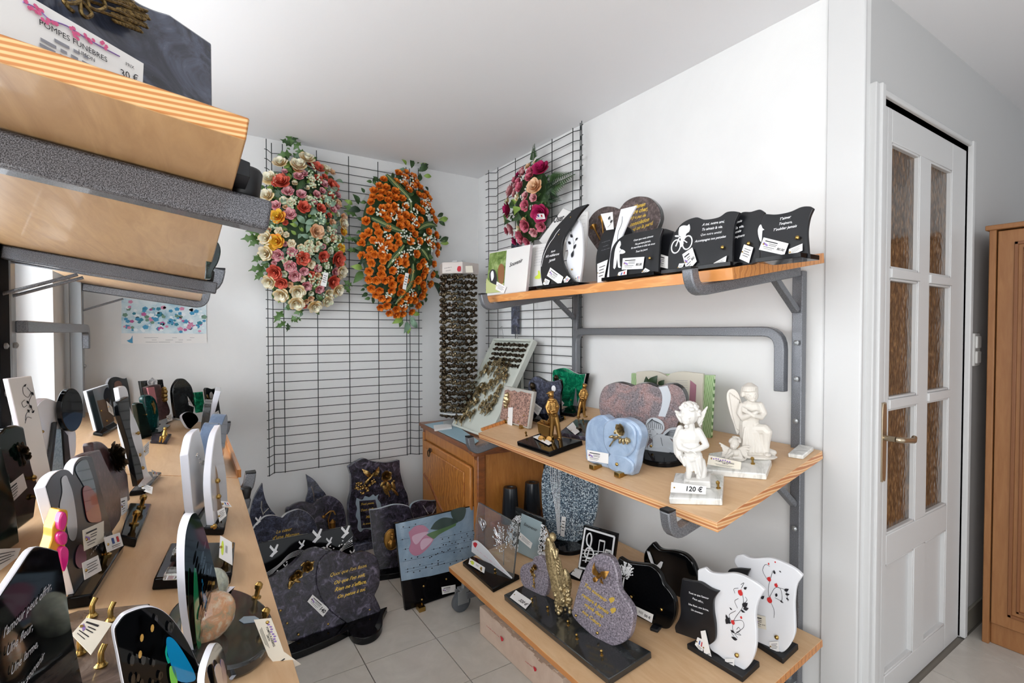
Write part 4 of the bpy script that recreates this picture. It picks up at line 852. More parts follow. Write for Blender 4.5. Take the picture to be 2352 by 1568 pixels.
scroll(t, f, [[(1694, 1464), (1683, 1444), (1688, 1420), (1705, 1395), (1707, 1370), (1700, 1355)], [(1685, 1425), (1705, 1425), (1708, 1440), (1692, 1452)], [(1683, 1430), (1675, 1412), (1690, 1402)], [(1688, 1455), (1700, 1448), (1697, 1440), (1692, 1445)], [(1686, 1460), (1680, 1452), (1684, 1446)], [(1694, 1396), (1688, 1380), (1696, 1374)], [(1706, 1388), (1716, 1378), (1712, 1370)], [(1696, 1350), (1686, 1352), (1688, 1362)], [(1703, 1350), (1709, 1338), (1702, 1342)], [(1692, 1450), (1702, 1458), (1690, 1455)]], [(1694, 1468, 1680, 1462), (1688, 1452, 1678, 1446), (1680, 1430, 1668, 1424), (1676, 1418, 1668, 1432), (1702, 1400, 1712, 1406), (1706, 1392, 1718, 1384), (1708, 1398, 1720, 1396), (1682, 1400, 1676, 1394), (1709, 1352, 1716, 1348), (1672, 1422, 1668, 1410)], [(1701, 1360, 9), (1684, 1428, 7), (1703, 1417, 4)])
bolts(t, f, [(1695, 1502)], 1.3)
card(t, f, [(1609, 1449), (1620, 1447), (1637, 1521), (1621, 1525)], off=.017, style='hand', price='145 €'); card(t, f, [(1602, 1463), (1618, 1470), (1613, 1500), (1596, 1480)], off=.015, style='flag'); card(t, f, [(1665, 1512), (1687, 1512), (1685, 1552), (1665, 1550)], off=.006, style='lines')
slab(t, 'base', LOW, straight([(1577, 1477), (1612, 1462), (1745, 1518), (1705, 1554)]), .02, BLACKM)
f = frame(LOW.at(1795, 1508), LOW.at(1833, 1487)-LOW.at(1795, 1508), 4, LOW.n); f = stand((1736, 1485), (1800, 1514), LOW, 5, True)
t = thing('memorial_plaque', 'rear white vase-shaped plaque with red hearts on black scrolls beside the right rack post', Pq, f)
plate(t, 'white_panel', f, [(1687.6, 1294), (1691, 1277.5), (1705, 1272.8, 1), (1726, 1282), (1768.6, 1281), (1804, 1294), (1827, 1307), (1843.8, 1322, 1), (1829.7, 1345.5), (1825, 1383), (1826, 1425), (1825, 1458), (1811, 1486), (1792, 1499), (1765, 1487), (1740.5, 1474.6), (1725, 1440), (1715, 1340)], .014, ACRYL, bevel=.003)
plate(t, 'black_panel', f, [(1674.7, 1315), (1693.5, 1303), (1726, 1304.5, 1), (1718, 1330), (1718, 1400, 1), (1690, 1390)], .012, BLACKM, y0=-.0125)
scroll(t, f, [[(1778, 1418), (1778, 1400), (1768, 1375), (1765, 1350), (1775, 1310)], [(1768, 1370), (1780, 1350), (1793, 1352), (1796, 1378), (1780, 1372)], [(1762, 1330), (1752, 1310), (1758, 1296), (1768, 1300)], [(1785, 1348), (1805, 1356), (1810, 1380)]], [(1780, 1318, 1778, 1308), (1792, 1378, 1800, 1384), (1802, 1356, 1812, 1352), (1804, 1364, 1814, 1364), (1806, 1372, 1813, 1378), (1748, 1374, 1756, 1368), (1790, 1310, 1795, 1314), (1785, 1362, 1782, 1370)], [(1767, 1329, 7), (1783, 1343, 6), (1768, 1377, 9), (1766, 1294, 3), (1781, 1290, 2.5)])
bolts(t, f, [(1786, 1461)], 1.3); card(t, f, [(1734, 1410), (1758, 1416), (1760, 1446), (1736, 1440)], off=.004, price='95 €', m=PAPERC); card(t, f, [(1767, 1474), (1788, 1472), (1790, 1496), (1769, 1494)], off=.006, style='lines')
slab(t, 'base', LOW, straight([(1720, 1462), (1755, 1446), (1834, 1478), (1798, 1512)]), .02, BLACKM)
# ================================================================ middle right shelf
MU = MID.n
def mstand(A, B, lean=5): return stand(A, B, MID, lean, True)
f = mstand((1147, 966), (1213, 988), 14); t = thing('memorial_plaque', 'square reddish granite plaque with rough silver border and long white tag on a brass easel', Pq, f)
plate(t, 'border', f, straight([(1159, 886), (1225.7, 899.6), (1213.5, 984.6), (1146.9, 964.7)]), .018, mat('rough_silver', 'b9b7b0', .5, .2, bump=.5), curve=False)
plate(t, 'granite_face', f, straight([(1161, 896), (1167, 894), (1174, 898), (1182, 896), (1190, 901), (1198, 898), (1206, 901), (1221, 904), (1210.5, 980), (1149, 962)]), .004, REDG, y0=-.003, curve=False, bevel=.001)
spray(t, f, 'bronze_madonna', BRONZEL, berries=[(1168, 908, 4), (1167, 915, 5), (1166, 923, 4.5), (1165, 931, 3.5), (1169, 918, 4)], th=.012)
card(t, f, [(1167.5, 935.6), (1178, 935), (1176, 983), (1165, 981.5)], off=.006, style='hand', price='')
for p in ((1163, 971), (1198, 984)): P = MID.at(*p); obj('easel_foot', box(BM(), (-.01, -.008, 0), (.02, .008, .018)), BRASS, t, M=Matrix.Translation(P))
bolts(t, f, [(1192, 968), (1205, 954)], .7)
f = mstand((1224, 960), (1284, 962), 5); f = frame(MID.at(1224, 958), (.45, -.89, 0), 5, MU); t = thing('memorial_plaque', 'dark blue wavy granite plaque with oval white medallion and bronze bust', Pq, f)
plate(t, 'panel', f, [(1212.7, 891), (1216.5, 874), (1230, 864.4), (1244, 870), (1256, 876), (1270, 876), (1282, 872), (1288, 874.4, 1), (1290, 891), (1287, 910), (1286, 955, 1), (1226, 957, 1), (1218, 925)], .022, BLUEG, side=BLACKG, bevel=.003)
b = BM(); q = f.l(1272, 892); ell(b, (q[0], -.002, q[1]), (.012, .002, .016)); obj('medallion', b, mat('white_enamel', 'e8e9ec', .2), t, M=f, smooth=60)
def bust(t, f, x, y, s, m=BRONZED):
    b = BM(); q = f.l(x, y); ell(b, (q[0], -.015, q[1]), (.011*s, .012*s, .014*s)); ell(b, (q[0], -.012, q[1]-.004), (.013*s, .013*s, .015*s)); ell(b, (q[0]+.003, -.008, q[1]-.034*s), (.013*s, .010, .025*s)); ell(b, (q[0]-.008*s, -.02, q[1]-.03*s), (.005, .008, .012)); obj('bronze_bust', b, m, t, M=f, smooth=60)
bust(t, f, 1226, 884, 1.2); card(t, f, [(1229, 925), (1245, 937), (1236, 955), (1222, 940)], off=.02, style='lines', m=PAPER)
slab(t, 'base', MID, straight([(1208, 955), (1240, 944), (1298, 955), (1262, 972)]), .018, BLACKG)
f = frame(MID.at(1285, 938), (.42, -.9, 0), 5, MU); t = thing('memorial_plaque', 'emerald green translucent plaque with curved top and bronze bust beside the left rack post', Pq, f)
EMER = speck('emerald_resin', [(.3, '053326'), (.5, '0b6b4a'), (.62, '23996c'), (.8, '8ad8b4')], 26, .06, .8, dist=1.5)
plate(t, 'panel', f, [(1269.3, 853), (1277.8, 847.6), (1293, 844.5), (1305, 846.8), (1319, 855), (1331, 859), (1345, 858.3, 1), (1338, 890), (1330, 915), (1325, 937, 1), (1287, 931, 1), (1276, 905), (1270, 880)], .012, EMER, side=ACRYL, bevel=.002)
plate(t, 'backing', f, [(1275, 853), (1299, 846), (1325, 857), (1350.5, 858.3, 1), (1344, 890), (1330, 938, 1), (1290, 933, 1), (1276, 890)], .01, BLACKG, y0=.013)
bust(t, f, 1280, 866, 1.1); bolts(t, f, [(1312, 918)], .7); card(t, f, [(1288, 917), (1296, 926), (1286, 938), (1279, 930)], off=.02, style='lines')
slab(t, 'base', MID, straight([(1276, 945), (1312, 930), (1346, 935), (1317, 950)]), .018, BLACKG)
# bronze miner with cart
t = thing('figurine_plaque', 'bronze worker with cap standing by a loaded cart on a polished black square base', 'figurine', Fr(MID.at(1262, 1030), Vector((1, 0, 0)), Vector((0, -1, 0))))
slab(t, 'base', MID, straight([(1186.7, 1013), (1239.5, 994.5), (1337.5, 1010.6), (1261, 1038)]), .022, BLACKG)
MS = .022
def worker(t, base, ax, ay, s, name, flip=1, vox=.8):
    g = Fig((base[0], base[1]), MID, MS); 
    def q(x, y, d=0, r=None): v = (ax+x*s*flip, ay+y*s, d*s); return v+((r*s,) if r else ())
    g.ch(q(0, 8, 0, 6.5), q(1, 14, 0, 4.5), q(2, 26, 0, 9), q(4, 50, 0, 9.5)); g.ell(q(0, 5, -1), (6.5*s, 7*s, 7.5*s)); g.ell(q(-1, -1, 0), (8.5*s, 8*s, 3*s), -8*flip); g.ell(q(-7, 2, -3), (5*s, 5*s, 1.6*s)); g.ell(q(-6, 7, -2), (1.8*s, 1.8*s, 2.2*s))
    g.ch(q(8, 20, 0, 5.5), q(15, 34, 2, 5), q(12, 44, -7, 4), q(2, 46, -11, 3.4)); g.ch(q(-4, 20, 0, 5.5), q(-10, 34, -2, 4.6), q(-6, 46, -9, 3.6)); g.ell(q(2, 48, -11), (4*s, 3*s, 3.4*s))
    g.ch(q(1, 50, 0, 8), q(2, 74, 0, 6.2), q(0, 104, 0, 4.6)); g.ch(q(8, 50, 0, 7.5), q(15, 76, -2, 6.2), q(20, 106, -3, 5)); g.ell(q(-4, 107, -3), (8*s, 5*s, 3.5*s)); g.ell(q(19, 109, -7), (7*s, 8*s, 3.5*s), 15*flip)
    g.cap(q(-2, 24, -7), q(-6, 50, -6), 2.5*s, 3*s); g.cap(q(8, 24, -7), q(10, 54, -6), 2.5*s, 3*s); g.cap(q(-4, 16, -4), q(6, 16, -4), 3*s, 3*s)
    return g.done(name, COPPERG, t, vox, 1)
worker(t, (1282, 1006), 1266, 901, .98, 'worker')
b = BM(); g = Fig((1262, 1006), MID, MS)
def cq(*a): return g.p(*a)
C8 = [cq(1234, 970, -4), cq(1262, 978, -14), cq(1271, 972, 4), cq(1245, 966, 12)]; C4 = [cq(1237, 993, -2), cq(1260, 1003, -10), cq(1268, 996, 4), cq(1246, 990, 10)]
hexa(b, C4+C8); 
for a, c in ((0, 1), (1, 2), (2, 3), (3, 0)): cap(b, C8[a], C8[c], .0022, None, 6)
rnd = random.Random(1)
for k in range(22): ell(b, cq(rnd.uniform(1240, 1268), rnd.uniform(962, 972), rnd.uniform(-10, 8)), (.004,)*3, None, 6, 5)
for x, d in ((1243, -10), (1261, -16), (1262, 8)): lathe([(.002, -.003), (.011, -.003), (.012, 0), (.011, .003), (.002, .003)], 12, b, M=Matrix.Translation(cq(x, 1004, d)) @ Matrix.Rotation(R(90), 4, 'X'))
hexa(b, [cq(1236, 1006, -12), cq(1284, 1012, -18), cq(1290, 1003, 8), cq(1246, 1000, 12), cq(1236, 1003, -12), cq(1284, 1009, -18), cq(1290, 1000, 8), cq(1246, 997, 12)])
obj('cart', b, COPPERG, t, M=g.fr)
pegs(t, MID, [(1211, 1012), (1253, 1026), (1273, 1024)], up=MS); card(t, lay((1245, 1012), MID, .026), [(1224, 1003), (1239.5, 998), (1268, 1017), (1260, 1022)], off=.001, style='hand', price='')
# second worker
t = thing('figurine_plaque', 'bronze stooped worker in cap on a dark granite base behind the blue resin plaque', 'figurine', Fr(MID.at(1325, 985), Vector((1, 0, 0)), Vector((0, -1, 0))))
slab(t, 'base', MID, straight([(1284, 992), (1322, 962), (1385, 966), (1352, 1004)]), .02, DARKG)
worker(t, (1352, 962), 1342, 883, .68, 'worker', -1, .6)
pegs(t, MID, [(1299, 972), (1330, 972), (1341, 978)], .8, up=.02); card(t, lay((1316, 985), MID, .024), [(1301, 981), (1316, 969), (1331, 991), (1321, 998)], off=.001, style='hand', price='')
spray(t, stand((1325, 1000), (1345, 1002), MID, 40), 'bronze_leaves', BRONZED, [(1334, 990, 5)], [(1334, 990, 1342, 996, .4), (1332, 988, 1324, 982, .4)])
# blue resin plaque
f = mstand((1350, 1064), (1446, 1097), 9); t = thing('memorial_plaque', 'pale sky-blue veined resin plaque with bronze rose and two brass feet at the shelf front', Pq, f)
plate(t, 'panel', f, [(1340, 1014), (1341, 989), (1347, 969), (1362, 957), (1380, 954), (1397, 965.6, 1), (1414.5, 960.6), (1437, 963), (1459, 977), (1468, 999), (1464, 1024), (1458, 1049), (1455, 1070), (1447, 1094, 1), (1400, 1079), (1348, 1061), (1341, 1040)], .04, SKYM, bevel=.009, y0=.006)
b = extr(cr([f.l(*p) for p in [(1385, 995), (1390, 972), (1412, 962), (1437, 966), (1456, 982), (1460, 1010), (1452, 1038), (1430, 1052), (1405, 1047), (1389, 1025)]], 5), .012, -.002); obj('raised_heart_lobe', b, SKYM, t, M=f, bevel=.006)
b = extr(cr([f.l(*p) for p in [(1398, 1046), (1418, 1043), (1442, 1052), (1455, 1068), (1446, 1090), (1400, 1076)]], 5), .012, -.003); obj('raised_foot_lobe', b, SKYM, t, M=f, bevel=.005)
spray(t, f, 'bronze_rose', BRONZEL, [(1435, 985, 9)], [(1420, 985, 1417, 996, .45), (1414, 1000, 1404, 1003, .4), (1425, 1000, 1412, 1006, .3), (1432, 1004, 1428, 1018, .4), (1438, 1004, 1437, 1020, .4), (1443, 1002, 1446, 1020, .4), (1447, 1004, 1451, 1016, .4)], [[(1436, 992), (1424, 1002), (1412, 1012), (1404, 1024)], [(1420, 1004), (1445, 1010)]], th=.016)
card(t, f, [(1348.6, 1032.7), (1397.6, 1041.4), (1397, 1065), (1349.4, 1057)], off=.004, style='price', price='')
bolts(t, f, [(1420, 1065)], 1.2)
for p in ((1364, 1077), (1422, 1095)): P = MID.at(*p); obj('brass_foot', box(BM(), (-.012, -.012, 0), (.03, .012, .016)), BRASS, t, M=Matrix.Translation(P), bevel=.001)
# heart shaped plaque with engraved angel
f = frame(MID.at(1556, 1052), MID.at(1556, 1052)-MID.at(1440, 1038), 4, MU); t = thing('memorial_plaque', 'wide rose grey granite double heart with pale crescent and engraved resting cherub', Pq, f)
plate(t, 'stone', f, [(1378, 949), (1376, 917), (1384.7, 892), (1399.6, 882), (1417, 878.5), (1437, 882), (1450.6, 887, 1), (1469, 881), (1489, 881), (1510, 889, 1), (1529, 882), (1551, 883.5), (1568, 896), (1576, 919.6), (1570, 947), (1556, 976), (1550, 1000), (1557, 1049, 1), (1500, 1043), (1466, 1038, 1), (1430, 1020), (1395, 990)], .028, PINKG, side=SLATE, bevel=.003)
fm = mat('pale_grey_engraving', 'b9bec4', .5); fm2 = mat('mid_grey_engraving', '8e9499', .5)
prt(t, 'crescent_engraving', f, [(1513, 889, 1), (1519, 900), (1521.5, 915), (1519, 935), (1512, 955, 1), (1528, 957, 1), (1536, 935), (1541, 912), (1538, 897), (1533, 885, 1)], fm, .0005)
b = BM()
def rel(px, d, t_=.004, b=b): extr(cr(f.ls(px), 4), t_, -d, b)
rel([(1485, 975), (1489, 963), (1500, 958), (1513, 960), (1524, 968), (1528, 982), (1523, 992), (1515, 996), (1508, 990), (1500, 985), (1488, 985)], .008); rel([(1488, 980), (1500, 976), (1511, 984), (1510, 995), (1503, 1001), (1494, 1000), (1487, 992)], .006)
rel([(1476, 1000), (1484, 993), (1492, 1000), (1490, 1012), (1486, 1026), (1494, 1034), (1480, 1034), (1477, 1015)], .005); rel([(1493, 1002), (1510, 996), (1530, 998), (1542, 1010), (1555, 1030), (1556, 1044, 1), (1530, 1040), (1495, 1035), (1488, 1025), (1500, 1012)], .004); rel([(1490, 1026), (1510, 1028), (1534, 1026), (1545, 1034), (1530, 1040), (1500, 1040)], .008)
rel([(1523, 995), (1535, 984), (1552, 981), (1566, 984, 1), (1562, 1000), (1552, 1010), (1538, 1005), (1528, 1000)], .003)
obj('cherub_engraving', b, fm, t, M=f, bevel=.001)
b = BM()
for k in range(9): tube(b, [(f.l(x, y)[0], -.009, f.l(x, y)[1]) for x, y in cr([(1501, 960+k*.3), (1490+k*4, 968+abs(k-3)), (1487+k*4.6, 980+k*.6)], 4, False)], .0008, 4)
for k in range(7): tube(b, [(f.l(x, y)[0], -.004, f.l(x, y)[1]) for x, y in ((1528, 998), (1540, 988+k*2), (1562-k, 985+k*3.4))], .0008, 4)
for P_ in ([(1490, 984), (1495, 983)], [(1499, 984), (1505, 985)], [(1496, 986), (1495, 992)], [(1493, 996), (1499, 997)], [(1500, 1003), (1502, 1022)], [(1520, 1003), (1524, 1022)]): tube(b, [(f.l(*p)[0], -.008, f.l(*p)[1]) for p in P_], .0008, 4)
obj('engraved_lines', b, mat('dark_grey_engraving', '3c4046', .6), t, M=f)
bolts(t, f, [(1474, 979), (1497, 1023)], 1); slab(t, 'base', MID, [(1462, 1038, 1), (1470, 1030, 1), (1565, 1038, 1), (1579, 1046), (1570, 1054), (1540, 1061), (1505, 1060), (1478, 1053)], .02, BLACKG, curve=True)
# open book plaque
f = frame(MID.at(1631, 1006), (.06, -1, 0), 2, MU); t = thing('memorial_plaque', 'open-book shaped plaque with green page edges and pink tower print against the wall', Pq, f)
PGE = mat('page_print', 'c9c4b6', .3, coat=.3); GRE = speck('green_page_edges', [(.3, '4f7a3c'), (.5, '8fb57a'), (.7, 'c9dcb4')], 9, .3, .3, kind='wave', stretch=(9, .2, .1))
plate(t, 'green_edge', f, straight([(1450, 857), (1640, 862), (1633, 1006), (1446, 1000)]), .012, GRE, curve=False)
plate(t, 'pages', f, [(1465, 853, 1), (1495, 850.7), (1518, 854), (1536, 863, 1), (1548, 855), (1571, 852), (1594, 854), (1619, 857, 1), (1613, 1004, 1), (1590, 1000), (1560, 1002), (1536, 1010, 1), (1500, 998), (1468, 1000, 1)], .012, PGE, y0=-.012)
prt(t, 'tower_print', f, straight([(1590, 871), (1604, 882), (1600, 960), (1586, 962)]), mat('pink_tower_print', '9c6f7c', .4), .0128, False)
b = BM()
for k in range(14): a = f.l(1556, 872+k*5); c = f.l(1584, 872+k*5); flat([a, c, (c[0], c[1]-.0012), (a[0], a[1]-.0012)], -.0128, b)
for k in range(5): a = f.l(1490, 864+k*5); c = f.l(1516, 864+k*5); flat([a, c, (c[0], c[1]-.0012), (a[0], a[1]-.0012)], -.0128, b)
obj('printed_lines', b, INKG, t, M=f, kind='stuff')
b = BM()
for x0, y0, x1, y1, wd in [(1512, 884, 1502, 858, .018), (1514, 884, 1528, 856, .022), (1510, 884, 1536, 880, .012), (1534, 882, 1544, 866, .014), (1512, 884, 1498, 878, .008)]: leafbm(b, f.l(x0, y0), f.l(x1, y1), wd, -.05, .1)
obj('green_sprig', b, mat('orchid_leaf', '24381f', .45), t, M=f); bolts(t, f, [(1612, 966)], 1)
# standing cherub
t = thing('statue', 'white standing cherub holding its hands together on a white marble base at the shelf front', 'statue', Fr(MID.at(1600, 1130), Vector((1, 0, 0)), Vector((0, -1, 0))))
slab(t, 'base', MID, straight([(1551, 1085), (1662, 1090), (1658, 1146), (1536, 1143)]), .02, WHITEM)
slab(t, 'plinth', up(MID, .02), straight([(1573, 1082), (1632, 1085), (1631, 1106), (1570, 1103)]), .022, CERAM)
g = Fig((1595, 1096), MID, .042)
H = (1584, 950, 0)
g.ell((1584, 950, 0), (21, 22, 24)); g.ell((1577, 961, -10), (12, 12, 13)); g.ell((1574, 968, -16), (4, 4, 4))
rnd = random.Random(6)
for k in range(70):
    a = rnd.uniform(0, 6.28); e = rnd.uniform(-.25, 1.4); r = 23; x = r*math.cos(a)*math.cos(e); d = r*math.sin(a)*math.cos(e); y = -r*math.sin(e)
    if d < -9 and y > -9: continue
    g.ell((1584+x, 948+y, d), (5.5, 5.5, 4.5), rnd.uniform(0, 90))
g.ell((1571, 955, -17), (2.2, 2, 1.6)); g.ell((1583, 957, -21), (2.2, 2, 1.6)); g.ell((1577, 969, -20), (4, 2.5, 1.6)); g.ell((1577, 977, -14), (6, 5, 4))
g.ch((1584, 970, 0, 10), (1585, 985, 1, 12)); g.ell((1584, 1003, 0), (25, 15, 21)); g.ell((1588, 1028, 0), (21, 15, 20)); g.ell((1592, 1044, 1), (20, 15, 14))
g.ch((1604, 990, 0, 9), (1616, 1010, 0, 8), (1622, 1022, -2, 7), (1606, 1028, -14, 6), (1592, 1030, -20, 4.5)); g.ch((1566, 992, 0, 9), (1558, 1012, 0, 8), (1562, 1026, -8, 7), (1580, 1030, -20, 5)); 
for k in range(5): g.cap((1584+k*2.5, 1028+k, -21), (1594+k*1.5, 1033+k*1.2, -23), 2, 1.6)
g.ch((1582, 1050, 0, 11), (1584, 1072, -3, 8.5), (1582, 1094, -2, 6)); g.ch((1602, 1050, 0, 12), (1606, 1074, -1, 9), (1606, 1096, 0, 7)); g.ell((1579, 1101, -8), (7, 11, 4.5)); g.ell((1606, 1102, -8), (7, 11, 4.5))
g.ch((1562, 985, 8, 8), (1553, 1010, 10, 8), (1556, 1040, 10, 9), (1572, 1056, 6, 10), (1590, 1052, -6, 9)); g.ch((1556, 1010, 4, 9), (1560, 1044, 2, 9), (1577, 1066, 0, 7))
for k in range(5): g.cap((1564+k*9, 1046+k*1.5, -9), (1572+k*9, 1066+k*6, -8), 3.5, 3)
g.ch((1612, 1060, 4, 8), (1616, 1080, 5, 8), (1612, 1100, 4, 9)); 
for k in range(6): g.plate([(1600, 962+k*2), (1622-k*3, 936+k*8), (1603+22-k*3, 940+k*9), (1606, 972+k*2)], 10+k*.8, 4)
g.plate([(1604, 958), (1614, 944), (1622, 941), (1620, 952), (1616, 962), (1604, 976)], 9, 6); g.ch((1565, 960, 10, 5), (1556, 949, 12, 4), (1551, 946, 12, 2.5)); g.ch((1565, 968, 10, 5), (1557, 958, 12, 3.5), (1553, 953, 12, 2))
g.done('cherub', CERAM, t, .9, 1)
card(t, stand((1542, 1154), (1622, 1158), MID, 20), [(1542, 1107), (1622, 1117), (1621, 1135), (1540, 1130)], off=.01, style='hand', price='120 €')
pegs(t, MID, [(1652, 1136)], 1.1, up=.02)
# kneeling angel and little cherub on one marble base
t = thing('statue', 'white kneeling angel with long wing and small winged cherub on marble slab', 'statue', Fr(MID.at(1720, 1080), Vector((1, 0, 0)), Vector((0, -1, 0))))
slab(t, 'base', MID, straight([(1628, 1040), (1700, 1030), (1772, 1056), (1759, 1088), (1622, 1078)]), .02, WHITEM)
g = Fig((1748, 1048), MID, .02); K = .95
g.ell((1722, 899, 0), (17, 19, 20)); g.ell((1728, 908, -8), (13, 12, 14)); g.ell((1734, 909, -19), (2.5, 3, 3.5)); g.ell((1729, 918, -14), (6, 5, 3.5))
for k in range(13): a = R(-170+k*13); g.ch((1722+3*math.cos(a), 882, 3*math.sin(a), 4), (1722+15*math.cos(a), 889, 15*math.sin(a), 4), (1721+18.5*math.cos(a), 903+(4 if abs(k-6) > 3 else -8), 18.5*math.sin(a), 3.4))
for e in (1724, 1735): g.ell((e, 905, -19), (2.2, 1.5, 1.2))
g.ch((1724, 915, 0, 8), (1726, 926, 1, 10)); g.ell((1726, 936, 0), (25, 14, 17)); g.ell((1725, 958, 0), (19, 13, 20)); g.ell((1726, 972, 2), (18, 15, 12))
g.ch((1704, 932, 0, 8), (1700, 948, -4, 8), (1706, 957, -10, 7.5), (1724, 950, -18, 5.5), (1738, 944, -18, 4)); g.ch((1746, 930, 0, 8), (1754, 948, -2, 8), (1748, 956, -8, 7), (1732, 952, -20, 5), (1716, 942, -20, 3.6))
for k in range(4): g.cap((1716, 938+k*2.4, -21), (1706, 932+k*3, -19), 1.8, 1.4)
g.ch((1718, 975, 2, 19), (1720, 1005, 0, 20), (1722, 1032, 2, 22)); g.ch((1735, 985, -3, 13), (1756, 984, -10, 12), (1762, 990, -12, 11)); g.ch((1762, 990, -12, 11), (1760, 1012, -10, 8.5), (1760, 1034, -10, 6.5)); g.ell((1763, 1040, -16), (8, 13, 5))
g.ch((1735, 990, -6, 12), (1742, 1015, -6, 11), (1745, 1036, -4, 12)); g.ch((1740, 1038, 8, 12), (1765, 1040, 14, 9), (1778, 1042, 14, 6))
for k in range(7): g.cap((1712+k*6, 980, -15+k*.8), (1706+k*8.2, 1034, -19+k), 2.6, 3.6)
g.ell((1735, 1046, 4), (46, 34, 7)); 
g.plate([(1703, 925), (1694, 902), (1682, 894), (1671, 899), (1668, 916), (1674, 945), (1684, 975), (1693, 1000), (1702, 985), (1706, 955)], 12, 6)
for k in range(6): g.ch((1676+k*4, 905+k*3, 11, 2), (1683+k*3, 950+k*3, 11, 2.4), (1692+k*1.6, 985+k, 11, 1.6))
g.done('kneeling_angel', CERAM2, t, .9, 1)
g = Fig((1687, 1058), MID, .02)
g.ell((1687, 1017, 0), (11, 11, 12)); g.ell((1685, 1023, -5), (8, 8, 8)); g.ell((1684, 1027, -13), (1.6, 2, 1.6))
for k in range(26): a = rnd.uniform(0, 6.28); g.ell((1688+11*math.cos(a), 1013-abs(10*math.sin(a))*.8, 9*math.sin(a*1.7)), (3.6, 3.6, 3))
g.ell((1688, 1040, 3), (14, 12, 10)); g.ch((1678, 1034, 0, 5), (1670, 1050, -6, 4.5), (1682, 1038, -12, 3.6)); g.ch((1696, 1036, 0, 5), (1702, 1050, -8, 5), (1686, 1048, -14, 4)); g.ell((1690, 1052, -4), (20, 10, 7))
for sx in (-1, 1):
    for k in range(6): g.ch((1687+sx*10, 1032+k*2, 5, 3.2), (1687+sx*(22+k*1.2), 1026+k*4.5, 4, 3), (1687+sx*(36-k*2.4 if sx > 0 else 34-k*3.6), (1018 if sx < 0 else 1026)+k*6, 3, 1.8))
g.done('small_cherub', CERAM2, t, .6, 1)
card(t, stand((1625, 1085), (1700, 1090), MID, 25), [(1628, 1045), (1703, 1061), (1701, 1079), (1624, 1066)], off=.014, style='big', price='', m=PAPERC); pegs(t, MID, [(1731, 1079), (1634, 1074)], 1.1, up=.02)
o = slab(None, 'marble_block', MID, straight([(1809, 1041), (1835, 1019), (1869, 1026), (1844, 1046)]), .014, WHITEM); tag1(o, 'small white marble block at the right end of the middle shelf', 'block')
# ================================================================ top right shelf
def topf(px, x=1.30, deg=180, lean=7):
    y = hit((px, 640), (x, 0, 0), (1, 0, 0)).y; g = frame((x, y, TOP.O.z-(TOP.n.x/TOP.n.z)*(x-TOP.O.x)), (math.sin(R(deg)), math.cos(R(deg)), 0), lean); g.zmin = .001; return g
def base(t, f, x0, x1, d=.06, h=.012, m=BLACKG):
    a = f.l(x0, 640)[0]; c = f.l(x1, 640)[0]; obj('base', box(BM(), (a, -.03, 0), (c, d, h)), m, t, M=Fr(f.O, f.u, Vector((f.n.x, f.n.y, 0)).normalized()), bevel=.001)
f = topf(1116, 1.29, 176); t = thing('photo_tile', "white tile reading 'Souvenir' with animals in greenery, leftmost on the top shelf", 'tile', f)
plate(t, 'panel', f, straight([(1124, 580), (1218, 561), (1207, 676), (1116, 688)]), .016, mat('white_tile', 'dcdad8', .12, coat=.3), side=mat('pinkish_edge', 'b9aeb0', .5), curve=False)
PGR = speck('printed_meadow', [(.3, '3d5226'), (.5, '6d8447'), (.7, 'a6b57c')], 18, .2, .3); prt(t, 'meadow_print', f, straight([(1125, 582), (1164, 575), (1157, 670), (1117, 674)]), PGR, .0005, False)
prt(t, 'calf_print', f, [(1124, 630), (1130, 619), (1138, 622), (1142, 640), (1140, 655), (1130, 650), (1126, 645)], mat('printed_dark_calf', '34363a', .3), .0012); prt(t, 'calf_face_print', f, [(1128, 628), (1133, 622), (1135, 636), (1130, 645)], WHITEI, .0018)
prt(t, 'calf_print', f, [(1144, 620), (1150, 606), (1158, 612), (1158, 636), (1154, 655), (1146, 645)], mat('printed_brown_calf', '8a6040', .3), .0012)
prt(t, 'grass_print', f, [(1118, 640), (1126, 648), (1144, 655), (1158, 650, 1), (1157, 669, 1), (1117, 674, 1)], mat('printed_pale_grass', 'b7bd84', .3), .0016)
text(t, f, [('Souvenir', (1170.5, 613), (1201, 601))], INK); card(t, f, [(1141, 646), (1163, 659), (1157, 674), (1138, 664)], style='lines')
f = topf(1216, 1.36, 180); t = thing('photo_tile', 'white tile with printed poem and small yellow duck on the top shelf', 'tile', f)
plate(t, 'panel', f, straight([(1221.4, 563), (1290, 552), (1284, 668), (1214, 676)]), .012, MC['white_tile'], side=MC['pinkish_edge'], curve=False)
scribble(t, f, [((1231-k*.8, 572+k*6.5), (1254-(k % 3)*3, 568+k*6.5)) for k in range(7)], INKG)
prt(t, 'duck_print', f, [(1229, 636), (1236, 630), (1236, 622), (1240, 623), (1242, 634), (1240, 640), (1230, 640)], YEL, .001); base(t, f, 1212, 1282)
f = topf(1262, 1.42, 185, 4); t = thing('photo_tile', 'white tile set at a slant behind the black crescent plaque', 'tile', f)
plate(t, 'panel', f, straight([(1293, 478), (1314, 487), (1290, 600), (1237.5, 552)]), .01, MC['white_tile'], curve=False); text(t, f, [('Oser', (1272, 512), (1296, 505))], INK, bold=.02)
plate(t, 'stem', f, straight([(1255, 560), (1290, 596), (1286, 690), (1262, 690)]), .008, MC['white_tile'], curve=False)
f = topf(1325, 1.46, 180, 4); t = thing('photo_tile', 'white verse panel behind the white leaf-shaped plaque at the mesh edge', 'tile', f)
